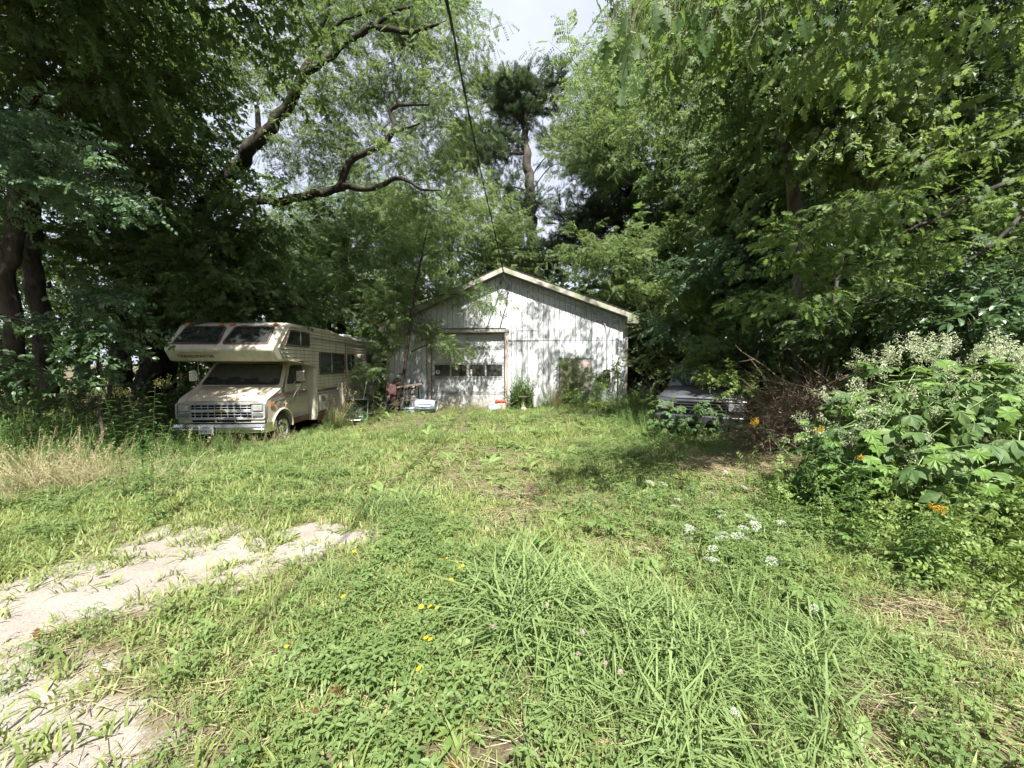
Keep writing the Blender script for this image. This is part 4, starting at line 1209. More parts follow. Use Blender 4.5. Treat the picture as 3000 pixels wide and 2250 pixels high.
bx, by = -0.42, 13.9
cooler = thing("cooler", "small cream cooler box with a red lid beside the door jamb", "cooler", (bx, by, gz(bx, by)), R(8))
prism_x(MB(), [(-0.12, 0.0), (0.12, 0.0), (0.14, 0.26), (-0.14, 0.26)], -0.17, 0.17).build("box", M['cream_plastic'], cooler, bevel=0.015)
box_part("lid", M['red_plastic'], cooler, -0.19, 0.19, -0.155, 0.155, 0.262, 0.36, 0.02)
box_part("lid_ridge", M['red_plastic'], cooler, -0.16, 0.16, -0.165, -0.156, 0.30, 0.32)
MB().tube([(-0.18, 0, 0.22), (-0.20, 0, 0.40), (-0.1, 0, 0.47), (0.1, 0, 0.47), (0.20, 0, 0.40), (0.18, 0, 0.22)], 0.012, 6).build("handle", M['cream_plastic'], cooler, smooth=True)
jx, jy = -0.66, 13.55
jug = thing("plastic_jug", "blue and white plastic jug lying in the grass under the red lid", "jug", (jx, jy, gz(jx, jy) + 0.1), R(15))
MB().lathe([(0.0, -0.2), (0.10, -0.195), (0.115, -0.16), (0.115, 0.08), (0.09, 0.15), (0.035, 0.18), (0.035, 0.22), (0, 0.222)], 'x', (0, 0, 0), 20, cap=False).build("bottle", M['blue_plastic'], jug, smooth=True)
MB().lathe([(0.04, 0.205), (0.04, 0.245), (0.0, 0.248)], 'x', (0, 0, 0), 14).build("cap", M['white_plastic'], jug)
MB().tube([(-0.1, 0, 0.11), (-0.08, 0, 0.16), (0.06, 0, 0.15), (0.12, 0, 0.09)], 0.016, 8).build("handle", M['blue_plastic'], jug, smooth=True)
px_, py_ = 0.42, 13.95
pot = thing("bird_bath", "pale pedestal bird bath hidden in weeds left of the boarded window", "bird bath", (px_, py_, gz(px_, py_)))
MB().lathe([(0.16, 0.0), (0.16, 0.04), (0.08, 0.08), (0.06, 0.2), (0.07, 0.36), (0.1, 0.42)], 'z', (0, 0, 0), 20).build("pedestal", M['cream_plastic'], pot, smooth=True)
MB().lathe([(0.08, 0.421), (0.19, 0.46), (0.22, 0.50), (0.205, 0.505), (0.1, 0.46), (0, 0.455)], 'z', (0, 0, 0), 24).build("basin", M['cream_plastic'], pot, smooth=True)

# wheelbarrow tipped against the motorhome
wx, wy = -4.75, 11.7
barrow = thing("wheelbarrow", "dark green wheelbarrow tipped up against the motorhome", "wheelbarrow", (wx, wy, gz(wx, wy)), R(20))
vs = []; fs = []
rim = [(-0.30, 0.0, 0.10), (0.30, 0.0, 0.10), (0.34, 0.14, 0.72), (-0.34, 0.14, 0.72)]
bot = [(-0.20, 0.22, 0.16), (0.20, 0.22, 0.16), (0.22, 0.34, 0.56), (-0.22, 0.34, 0.56)]
MB().add(rim + bot, [(0, 1, 5, 4), (1, 2, 6, 5), (2, 3, 7, 6), (3, 0, 4, 7), (4, 5, 6, 7)]).build("tray", M['green_plastic'], barrow, bevel=0.03)
MB().tube(rim + [rim[0]], 0.016, 6).build("tray_rim", M['steel'], barrow, smooth=True)
for s in (-1, 1):
    MB().tube([(s * 0.06, 0.3, 0.02), (s * 0.16, 0.36, 0.5), (s * 0.3, 0.5, 1.25)], 0.02, 6).build("handle", M['pole_wood'], barrow, smooth=True)
    MB().tube([(s * 0.2, 0.36, 0.5), (s * 0.22, 0.6, 0.42), (s * 0.22, 0.62, 0.3)], 0.012, 6).build("leg", M['rust'], barrow, smooth=True)
MB().lathe([(0.06, -0.04), (0.16, -0.045), (0.18, -0.02), (0.18, 0.02), (0.16, 0.045), (0.06, 0.04)], 'x', (0, 0.24, 0.17), 22).build("wheel", M['tyre'], barrow, smooth=True)
pole = thing("pole", "pale weathered pole leaning on the motorhome beside the wheelbarrow", "pole", (-4.95, 11.25, gz(-4.95, 11.25)))
MB().tube([(0.0, 0.0, 0.0), (-0.03, 0.05, 0.6), (-0.07, 0.12, 1.25)], [0.035, 0.032, 0.03], 8).build("shaft", M['pole_wood'], pole, smooth=True)
MB().lathe([(0.03, 1.25), (0.035, 1.26), (0.0, 1.28)], 'z', (-0.07, 0.12, 0), 8).build("end_cap", M['pole_wood'], pole)
# ---------------------------------------------------------------- leaf and twig pieces (sources that the plants share)
def basis(d, up=(0, 0, 1)):
    x = np.array(d, float); x /= np.linalg.norm(x) + 1e-9
    u = np.array(up, float)
    y = np.cross(u, x)
    if np.linalg.norm(y) < 1e-4: y = np.cross((0.3, 1, 0.2), x)
    y /= np.linalg.norm(y)
    z = np.cross(x, y)
    return np.stack([x, y, z], 1)

def leaf_strip(half, fold=0.18, curl=0.15):
    """half: list of (x, halfwidth) along the midrib; first and last are points."""
    v = []; f = []
    n = len(half)
    for i, (x, w) in enumerate(half):
        z = -curl * x * x
        v += [(x, -w, z + fold * w), (x, 0, z), (x, w, z + fold * w)]
    for i in range(n - 1):
        a = i * 3; b = a + 3
        f += [(a, a + 1, b + 1, b), (a + 1, a + 2, b + 2, b + 1)]
    return np.array(v), f

def leaf_simple(w=0.5, fold=0.2, curl=0.2):
    v = np.array([(0, 0, 0), (0.33, -w * 0.5, fold * w * 0.5 - 0.03), (0.72, -w * 0.40, fold * w * 0.4 - curl * 0.5), (1, 0, -curl), (0.72, w * 0.40, fold * w * 0.4 - curl * 0.5), (0.33, w * 0.5, fold * w * 0.5 - 0.03), (0.5, 0, -curl * 0.25)])
    return v, [(0, 6, 1), (1, 6, 2), (2, 6, 3), (3, 6, 4), (4, 6, 5), (5, 6, 0)]

def leaf_diamond(w=0.45, fold=0.25, curl=0.15):
    v = np.array([(0, 0, 0), (0.5, -w * 0.5, fold * w), (1, 0, -curl), (0.5, w * 0.5, fold * w)])
    return v, [(0, 2, 1), (0, 3, 2)]

def leaf_lobed(pts, curl=0.2, fold=0.15):
    """pts: outline of one half from base to tip as (x, y); mirrored, fanned from the midrib."""
    half = [(x, y) for x, y in pts]
    v = []; f = []
    for x, y in half:
        v.append((x, 0, -curl * x * x)); v.append((x, y, -curl * x * x + fold * y - 0.25 * y * y)); v.append((x, -y, -curl * x * x + fold * y - 0.25 * y * y))
    for i in range(len(half) - 1):
        a, b = i * 3, i * 3 + 3
        f += [(a, b, b + 1, a + 1), (a, a + 2, b + 2, b)]
    return np.array(v), f

def leaf_star(lobes, inner=0.42, curl=0.15, centre=0.22):
    """lobes: list of (angle deg, length); palmate leaf."""
    v = [(0, 0, 0)]
    out = []
    for i, (a, r) in enumerate(lobes):
        ar = R(a)
        out.append((centre + r * math.cos(ar), r * math.sin(ar), -curl * r * r))
        if i < len(lobes) - 1:
            a2, r2 = lobes[i + 1]
            am = R((a + a2) / 2); rm = min(r, r2) * inner + 0.05
            out.append((centre + rm * math.cos(am), rm * math.sin(am), 0.03))
    v = [(centre, 0, 0.0)] + out + [(0.0, 0, 0.0)]
    n = len(out)
    f = [(0, i + 1, i + 2) for i in range(n - 1)] + [(0, n, n + 1), (0, n + 1, 1)]
    return np.array(v), f

LEAF = {
    'locust': leaf_simple(0.46), 'diamond': leaf_diamond(0.5), 'ovate': leaf_simple(0.55, 0.2, 0.25), 'lance': leaf_strip([(0, 0.01), (0.3, 0.085), (0.65, 0.07), (1, 0.0)], 0.25, 0.3),
    'maple': leaf_star([(-115, 0.36), (-58, 0.66), (0, 0.80), (58, 0.66), (115, 0.36)], 0.5),
    'oak': leaf_lobed([(0.0, 0.01), (0.12, 0.05), (0.2, 0.2), (0.3, 0.06), (0.42, 0.30), (0.52, 0.08), (0.66, 0.30), (0.72, 0.09), (0.86, 0.17), (0.9, 0.06), (1.0, 0.0)]),
    'star': leaf_star([(-150, 0.42), (-112, 0.50), (-68, 0.62), (-34, 0.52), (0, 0.74), (34, 0.52), (68, 0.62), (112, 0.50), (150, 0.42)], 0.80, 0.25, 0.35),
    'heart': leaf_star([(-150, 0.40), (-105, 0.52), (-55, 0.55), (0, 0.75), (55, 0.55), (105, 0.52), (150, 0.40)], 0.85, 0.2, 0.35),
}

class Spray:
    def __init__(self): self.v = []; self.f = []; self.m = []; self.n = 0
    def put(self, leaf, pos, d, size, up=(0, 0, 1), mi=0):
        v, f = leaf
        B = basis(d, up)
        w = (v * size) @ B.T + np.asarray(pos)
        self.v.append(w); self.f += [tuple(i + self.n for i in q) for q in f]; self.m += [mi] * len(f)
        self.n += len(v)
    def stick(self, a, b, r0, r1, mi=1):
        a = np.asarray(a, float); b = np.asarray(b, float)
        B = basis(b - a)
        ring = [B[:, 1] * math.cos(t) + B[:, 2] * math.sin(t) for t in (0, 2.094, 4.188)]
        self.v.append(np.array([a + q * r0 for q in ring] + [b + q * r1 for q in ring]))
        for i in range(3):
            j = (i + 1) % 3
            self.f.append((self.n + i, self.n + j, self.n + 3 + j, self.n + 3 + i)); self.m.append(mi)
        self.n += 6
    def blade(self, base, d, length, width, droop, segs=3, mi=0, up=0.9):
        base = np.asarray(base, float)
        d = np.array([d[0], d[1], 0.0]); d /= np.linalg.norm(d) + 1e-9
        side = np.array([-d[1], d[0], 0.0])
        pts = []
        p = base.copy(); a = up
        for i in range(segs + 1):
            t = i / segs
            w = width * (1 - t) ** 0.6 * (0.6 + 0.8 * min(t * 3, 0.5))
            if i == segs: pts.append((p.copy(), 0.0))
            else: pts.append((p.copy(), w))
            step = length / segs
            p = p + (d * math.cos(a) + np.array([0, 0, 1.0]) * math.sin(a)) * step
            a -= droop / segs * (1 + t)
        vs = []
        for q, w in pts[:-1]: vs += [q - side * w / 2, q + side * w / 2]
        vs.append(pts[-1][0])
        self.v.append(np.array(vs))
        for i in range(segs - 1):
            b = self.n + 2 * i
            self.f.append((b, b + 1, b + 3, b + 2)); self.m.append(mi)
        b = self.n + 2 * (segs - 1)
        self.f.append((b, b + 1, b + 2)); self.m.append(mi)
        self.n += len(vs)
    def mesh(self, name, mats):
        me = bpy.data.meshes.new(name)
        me.from_pydata(np.concatenate(self.v).tolist(), [], self.f)
        for mm in mats: me.materials.append(mm)
        me.polygons.foreach_set('material_index', self.m)
        me.update()
        return me

def rvec(r, s=1.0): return r.normal(0, s, 3)

def twig_spray(r, length, nleaf, leaf, size, droop=0.25, compound=0, rachis=0.2, pair_gap=0.032, twig_r=0.006, flat=0.55):
    """A twig along +x carrying leaves left and right."""
    s = Spray()
    pts = []
    p = np.zeros(3); d = np.array([1.0, 0, 0.15])
    n = 5
    for i in range(n + 1):
        pts.append(p.copy())
        p = p + d / np.linalg.norm(d) * length / n
        d = d + rvec(r, 0.12) + np.array([0, 0, -droop / n])
    for i in range(n): s.stick(pts[i], pts[i + 1], twig_r * (1 - i / n * 0.7), twig_r * (1 - (i + 1) / n * 0.7))
    for k in range(nleaf):
        t = 0.12 + 0.88 * (k + 0.5) / nleaf
        i = min(int(t * n), n - 1); q = pts[i] + (pts[i + 1] - pts[i]) * (t * n - i)
        side = 1 if k % 2 else -1
        if k == nleaf - 1: side = 0
        tw = pts[i + 1] - pts[i]; tw = tw / np.linalg.norm(tw)
        ld = tw * r.uniform(0.3, 0.8) + np.array([0, side * r.uniform(0.6, 1.0), 0]) + rvec(r, 0.22) + np.array([0, 0, -droop * r.uniform(0.2, 1.4)])
        ld /= np.linalg.norm(ld)
        up = np.array([0, 0, 1.0]) + rvec(r, flat)
        sz = size * r.uniform(0.75, 1.2)
        if compound == 0:
            st = q + ld * sz * 0.35
            s.put(leaf, st, ld + np.array([0, 0, -droop * 0.6]), sz, up)
        else:
            L = rachis * r.uniform(0.8, 1.15)
            e = q; dd = ld.copy()
            B = basis(ld, up)
            for m in range(compound):
                dd = dd + np.array([0, 0, -droop * 0.22]); dd /= np.linalg.norm(dd)
                e2 = e + dd * L / compound
                for sg in (-1, 1):
                    s.put(leaf, e2, dd * 0.45 + B[:, 1] * sg * 0.9 + np.array([0, 0, -0.12]) + rvec(r, 0.1), sz, up + rvec(r, 0.25))
                e = e2
            s.put(leaf, e, dd, sz, up)
    return s

def source(name, maker, mats, n=3, seed=0):
    out = []
    for k in range(n):
        r = np.random.default_rng(seed * 100 + k)
        me = maker(r).mesh(name, mats)
        o = bpy.data.objects.new("source_" + name, me)
        out.append(o)
    return out

def pine_tuft(r):
    s = Spray()
    for b in range(5):
        a = r.uniform(-0.7, 0.7); e = np.array([math.cos(a), math.sin(a), r.uniform(-0.1, 0.35)]) * r.uniform(0.3, 0.6)
        s.stick((0, 0, 0), e, 0.012, 0.006)
        for t in (0.55, 0.8, 1.0):
            c = e * t
            for k in range(11):
                d = e / np.linalg.norm(e) * 0.7 + rvec(r, 0.55) + np.array([0, 0, 0.15])
                d /= np.linalg.norm(d)
                L = r.uniform(0.13, 0.2)
                B = basis(d)
                q = c + d * L
                s.v.append(np.array([c + B[:, 1] * 0.007, c - B[:, 1] * 0.007, q])); s.f.append((s.n, s.n + 1, s.n + 2)); s.m.append(0); s.n += 3
    return s

def palmate_leaf(r, n=5, size=0.12, stalk=0.10):
    """Creeper leaf: leaflets fan from the stalk tip. Stalk along +x."""
    s = Spray()
    s.stick((0, 0, 0), (stalk, 0, 0.02), 0.003, 0.002)
    for k in range(n):
        a = (k - (n - 1) / 2) * R(200 / n) + r.normal(0, 0.08)
        L = size * (1.0 - 0.32 * abs(k - (n - 1) / 2) / ((n - 1) / 2)) * r.uniform(0.9, 1.1)
        d = np.array([math.cos(a), math.sin(a), -0.25 + r.normal(0, 0.12)])
        v, f = leaf_strip([(0, 0.01), (0.18, 0.10), (0.45, 0.235), (0.68, 0.215), (0.86, 0.10), (1.0, 0.0)], 0.22, 0.28)
        s.put((v, f), (stalk, 0, 0.02), d, L, (0, 0, 1))
    return s

def single_leaf(leaf, size, stalk):
    def mk(r):
        s = Spray()
        s.stick((0, 0, 0), (stalk, 0, 0.015), 0.0025, 0.002)
        s.put(leaf, (stalk, 0, 0.015), np.array([1, 0, -0.25]), size, (0, 0, 1))
        return s
    return mk

def grass_clump(r, n, h, w, spread, droop, lean=0.9):
    s = Spray()
    for k in range(n):
        a = r.uniform(0, 6.283); q = r.uniform(0, spread)
        b = (math.cos(a) * q, math.sin(a) * q, -0.01)
        a2 = a + r.normal(0, 0.9)
        s.blade(b, (math.cos(a2), math.sin(a2)), h * r.uniform(0.55, 1.15), w * r.uniform(0.7, 1.3), droop * r.uniform(0.5, 1.6), 3, 0, r.uniform(lean - 0.35, 1.5))
    return s

def clover_patch(r):
    s = Spray()
    for k in range(9):
        a = r.uniform(0, 6.283); q = r.uniform(0, 0.07)
        b = np.array([math.cos(a) * q, math.sin(a) * q, 0]); t = b + np.array([r.normal(0, 0.015), r.normal(0, 0.015), r.uniform(0.03, 0.10)])
        s.stick(b, t, 0.0015, 0.001)
        a0 = r.uniform(0, 6.28)
        for m in range(3):
            aa = a0 + m * 2.094
            s.put(LEAF['locust'], t, (math.cos(aa), math.sin(aa), r.uniform(-0.15, 0.2)), r.uniform(0.018, 0.03), (0, 0, 1))
    return s

def rosette(r, n=9, L=0.16, w=0.17):
    s = Spray()
    for k in range(n):
        a = k * 6.283 / n + r.normal(0, 0.25)
        lf = leaf_strip([(0, 0.015), (0.2, 0.05), (0.45, w * 0.8), (0.7, w * 0.95), (0.88, w * 0.6), (1, 0)], 0.3, 0.35)
        s.put(lf, (0, 0, 0.0), (math.cos(a), math.sin(a), r.uniform(0.15, 0.9)), L * r.uniform(0.7, 1.2), (0, 0, 1))
    return s

def upright_weed(r, h=0.8, n=26, L=0.11, leaf='lance', top=None):
    """A single stem rising along +z with leaves all round."""
    s = Spray()
    p = np.zeros(3); d = np.array([r.normal(0, 0.08), r.normal(0, 0.08), 1.0]); pts = [p.copy()]
    for i in range(5):
        p = p + d / np.linalg.norm(d) * h / 5; pts.append(p.copy()); d = d + rvec(r, 0.09)
    for i in range(5): s.stick(pts[i], pts[i + 1], 0.005 * (1 - i / 7), 0.005 * (1 - (i + 1) / 7))
    for k in range(n):
        t = 0.1 + 0.9 * k / n
        i = min(int(t * 5), 4); q = pts[i] + (pts[i + 1] - pts[i]) * (t * 5 - i)
        a = k * 2.4 + r.normal(0, 0.3)
        s.put(LEAF[leaf], q, (math.cos(a), math.sin(a), r.uniform(-0.3, 0.5)), L * (1.1 - 0.55 * t) * r.uniform(0.8, 1.2), (0, 0, 1))
    if top == 'gold':
        for k in range(6):
            a = r.uniform(-0.9, 0.9); b = pts[-1]; e = b + np.array([math.cos(a) * 0.12, math.sin(a) * 0.12, r.uniform(0.0, 0.12)])
            s.stick(b, e, 0.003, 0.002)
            for m in range(16):
                c = b + (e - b) * r.uniform(0.15, 1.0)
                s.put(LEAF['diamond'], c + rvec(r, 0.006), rvec(r, 1) + np.array([0, 0, 0.8]), 0.016, (0, 0, 1), 2)
    return s

def dry_grass(r, n=22, h=0.55):
    s = grass_clump(r, n, h, 0.005, 0.08, 1.3, 1.0)
    for k in range(6):
        a = r.uniform(0, 6.28); top = np.array([math.cos(a) * 0.25, math.sin(a) * 0.25, h * r.uniform(0.75, 1.15)])
        s.stick((0, 0, 0), top, 0.0025, 0.0015, 0)
        for m in range(9):
            s.put(LEAF['diamond'], top * (1 - m * 0.025) + rvec(r, 0.008), (math.cos(a), math.sin(a), r.uniform(-0.5, 0.6)), 0.025, (0, 0, 1))
    return s

S = {}
S['locust'] = source('locust_twig', lambda r: twig_spray(r, 0.75, 9, LEAF['locust'], 0.062, 0.28, 6, 0.30), [M['locust'], M['bark_grey']], 4, 1)
S['bluegreen'] = source('ash_twig', lambda r: twig_spray(r, 0.7, 8, LEAF['ovate'], 0.085, 0.22, 4, 0.28), [M['bluegreen'], M['bark_grey']], 3, 2)
S['maple'] = source('maple_twig', lambda r: twig_spray(r, 0.62, 15, LEAF['maple'], 0.125, 0.35), [M['maple'], M['bark_dark']], 4, 3)
S['oak'] = source('oak_twig', lambda r: twig_spray(r, 0.42, 11, LEAF['oak'], 0.165, 0.35), [M['oak'], M['bark_grey']], 3, 4)
S['pine'] = source('pine_tuft', pine_tuft, [M['pine'], M['bark_pine']], 3, 5)
S['vine'] = source('vine_shoot', lambda r: twig_spray(r, 0.55, 13, LEAF['heart'], 0.11, 0.5, flat=0.9), [M['vine'], M['bark_grey']], 3, 6)
S['rose'] = source('briar_shoot', lambda r: twig_spray(r, 0.55, 12, LEAF['ovate'], 0.034, 0.3, 3, 0.085, twig_r=0.003), [M['rose'], M['stem']], 3, 7)
S['shrub'] = source('shrub_twig', lambda r: twig_spray(r, 0.5, 22, LEAF['ovate'], 0.06, 0.25), [M['shrub'], M['bark_grey']], 3, 8)
S['sapling'] = source('sapling_twig', lambda r: twig_spray(r, 0.45, 5, LEAF['ovate'], 0.12, 0.3, 3, 0.26), [M['sapling'], M['bark_grey']], 3, 9)
S['creeper'] = source('creeper_leaf', lambda r: palmate_leaf(r), [M['creeper'], M['stem']], 4, 10)
S['seedling'] = source('seedling_leaf', lambda r: palmate_leaf(r), [M['broad'], M['stem']], 2, 33)
S['cucumber'] = source('star_leaf', single_leaf(LEAF['star'], 0.115, 0.07), [M['cucumber'], M['stem']], 2, 11)
S['oakleaf'] = source('oak_leaf', single_leaf(LEAF['oak'], 0.17, 0.03), [M['oak'], M['stem']], 2, 12)
S['grass'] = source('grass_clump', lambda r: grass_clump(r, 13, 0.15, 0.008, 0.06, 1.7, 0.75), [M['grass']], 4, 13)
S['crab'] = source('crab_grass', lambda r: grass_clump(r, 12, 0.13, 0.013, 0.05, 1.1, 0.5), [M['grass']], 3, 14)
S['tuft'] = source('long_tuft', lambda r: grass_clump(r, 22, 0.50, 0.0125, 0.06, 2.4, 1.05), [M['tuft']], 3, 15)
S['clover'] = source('clover_patch', clover_patch, [M['clover'], M['stem']], 3, 16)
S['broad'] = source('leaf_rosette', lambda r: rosette(r), [M['broad']], 3, 17)
S['dandelion'] = source('toothed_rosette', lambda r: rosette(r, 11, 0.14, 0.10), [M['broad']], 2, 18)
S['weed'] = source('leafy_weed', lambda r: upright_weed(r, 0.55, 26, 0.10), [M['weed'], M['stem']], 3, 19)
S['gold'] = source('goldenrod_stem', lambda r: upright_weed(r, 1.0, 34, 0.13, 'lance', 'gold'), [M['weed'], M['stem'], M['gold']], 3, 20)
S['weedleaf'] = source('ovate_weed', lambda r: upright_weed(r, 0.3, 16, 0.07, 'ovate'), [M['clover'], M['stem']], 3, 21)
S['dry'] = source('dry_clump', lambda r: dry_grass(r), [M['dry']], 3, 22)
def blossom_spike(r):
    s = Spray()
    s.stick((0, 0, 0), (0.22, 0, 0.05), 0.002, 0.001)
    for k in range(60):
        t = r.uniform(0.1, 1) ** 0.8
        s.put(LEAF['diamond'], np.array([0.22 * t, 0, 0.05 * t]) + rvec(r, 0.018), rvec(r, 1) + np.array([0, 0, 0.7]), r.uniform(0.016, 0.026), (0, 0, 1))
    return s
S['blossom'] = source('blossom_spike', blossom_spike, [M['blossom'], M['stem']], 3, 23)
S['deadleaf'] = source('dead_leaf', single_leaf(LEAF['oak'], 0.11, 0.01), [M['dead'], M['dead']], 2, 24)
def straw(r):
    s = Spray()
    for k in range(14):
        a = r.uniform(0, 6.28); L = r.uniform(0.06, 0.2); c = np.array([r.normal(0, 0.07), r.normal(0, 0.07), r.uniform(0.002, 0.03)])
        d = np.array([math.cos(a), math.sin(a), r.uniform(-0.05, 0.12)])
        s.stick(c, c + d * L, 0.0022, 0.0012, 0)
    return s
S['straw'] = source('straw_litter', straw, [M['dry']], 3, 25)
def brush_twigs(r):
    s = Spray()
    for k in range(8):
        p = rvec(r, 0.15); d = np.array([1.0, 0, 0.2]) + rvec(r, 0.45)
        for i in range(5):
            d = d + rvec(r, 0.28); d /= np.linalg.norm(d)
            q = p + d * 0.22
            s.stick(p, q, 0.009 * (1 - i / 6), 0.009 * (1 - (i + 1) / 6), 0)
            if r.random() < 0.6:
                s.stick(q, q + (d + rvec(r, 0.6)) * 0.14, 0.003, 0.001, 0)
            p = q
    return s
S['brush'] = source('brush_twigs', brush_twigs, [M['dead_wood']], 4, 26)

# ---------------------------------------------------------------- scattering by geometry nodes
_groups = {}
def scatter_group(key):
    if key in _groups: return _groups[key]
    ng = bpy.data.node_groups.new("scatter_" + key, 'GeometryNodeTree')
    ng.interface.new_socket("Geometry", in_out='INPUT', socket_type='NodeSocketGeometry')
    ng.interface.new_socket("Geometry", in_out='OUTPUT', socket_type='NodeSocketGeometry')
    n, l = ng.nodes, ng.links
    gi = n.new("NodeGroupInput"); go = n.new("NodeGroupOutput")
    inst = n.new("GeometryNodeInstanceOnPoints")
    g2i = n.new("GeometryNodeGeometryToInstance")
    for o in S[key][::-1]:
        oi = n.new("GeometryNodeObjectInfo"); oi.inputs['Object'].default_value = o
        l.new(oi.outputs['Geometry'], g2i.inputs[0])
    def attr(name, dt):
        a = n.new("GeometryNodeInputNamedAttribute"); a.data_type = dt
        a.inputs['Name'].default_value = name
        return a.outputs['Attribute']
    e2r = n.new("FunctionNodeEulerToRotation")
    l.new(attr('rot', 'FLOAT_VECTOR'), e2r.inputs[0])
    l.new(gi.outputs[0], inst.inputs['Points'])
    l.new(g2i.outputs[0], inst.inputs['Instance'])
    inst.inputs['Pick Instance'].default_value = True
    l.new(attr('pick', 'INT'), inst.inputs['Instance Index'])
    l.new(e2r.outputs[0], inst.inputs['Rotation'])
    l.new(attr('size', 'FLOAT'), inst.inputs['Scale'])
    l.new(inst.outputs[0], go.inputs[0])
    _groups[key] = ng
    return ng

def scatter(name, key, pos, rot, size, tint, parent=None, rng=None):
    n = len(pos)
    rng = rng or RNG
    me = bpy.data.meshes.new(name)
    me.vertices.add(n)
    me.vertices.foreach_set('co', np.asarray(pos, np.float32).ravel())
    a = me.attributes.new('rot', 'FLOAT_VECTOR', 'POINT'); a.data.foreach_set('vector', np.asarray(rot, np.float32).ravel())
    a = me.attributes.new('size', 'FLOAT', 'POINT'); a.data.foreach_set('value', np.asarray(size, np.float32) * np.ones(n, np.float32))
    a = me.attributes.new('tint', 'FLOAT', 'POINT'); a.data.foreach_set('value', np.asarray(tint, np.float32) * np.ones(n, np.float32))
    a = me.attributes.new('pick', 'INT', 'POINT'); a.data.foreach_set('value', rng.integers(0, len(S[key]), n).astype(np.int32))
    for mm in S[key][0].data.materials: me.materials.append(mm)
    o = link_mesh(name, me, parent)
    md = o.modifiers.new("scatter", 'NODES'); md.node_group = scatter_group(key)
    return o

def aim(d, roll):
    """Euler angles that turn +x along each direction."""
    d = np.asarray(d, float)
    d = d / (np.linalg.norm(d, axis=1, keepdims=True) + 1e-9)
    return np.stack([roll, -np.arcsin(np.clip(d[:, 2], -1, 1)), np.arctan2(d[:, 1], d[:, 0])], 1)

# ---------------------------------------------------------------- trees
def spline(pts, step=0.25):
    pts = [np.array(p, float) for p in pts]          # x y z r
    out = []
    for i in range(len(pts) - 1):
        p0, p1, p2, p3 = pts[max(i - 1, 0)], pts[i], pts[i + 1], pts[min(i + 2, len(pts) - 1)]
        n = max(2, int(np.linalg.norm(p2[:3] - p1[:3]) / step))
        for k in range(n):
            t = k / n
            q = 0.5 * ((2 * p1) + (p2 - p0) * t + (2 * p0 - 5 * p1 + 4 * p2 - p3) * t * t + (3 * p1 - p0 - 3 * p2 + p3) * t ** 3)
            q[3] = p1[3] + (p2[3] - p1[3]) * t
            out.append(q)
    out.append(pts[-1])
    return np.array(out)

def px_limb(pts):
    """[(px, py, depth, radius)] -> world control points."""
    out = []
    for a, b, d, r in pts:
        p = pix(a, b, d); out.append((p.x, p.y, p.z, r))
    return out

def px_blob(a, b, d, rx, ry, rz, n):
    p = pix(a, b, d)
    return ((p.x, p.y, p.z), (rx, ry, rz), n)

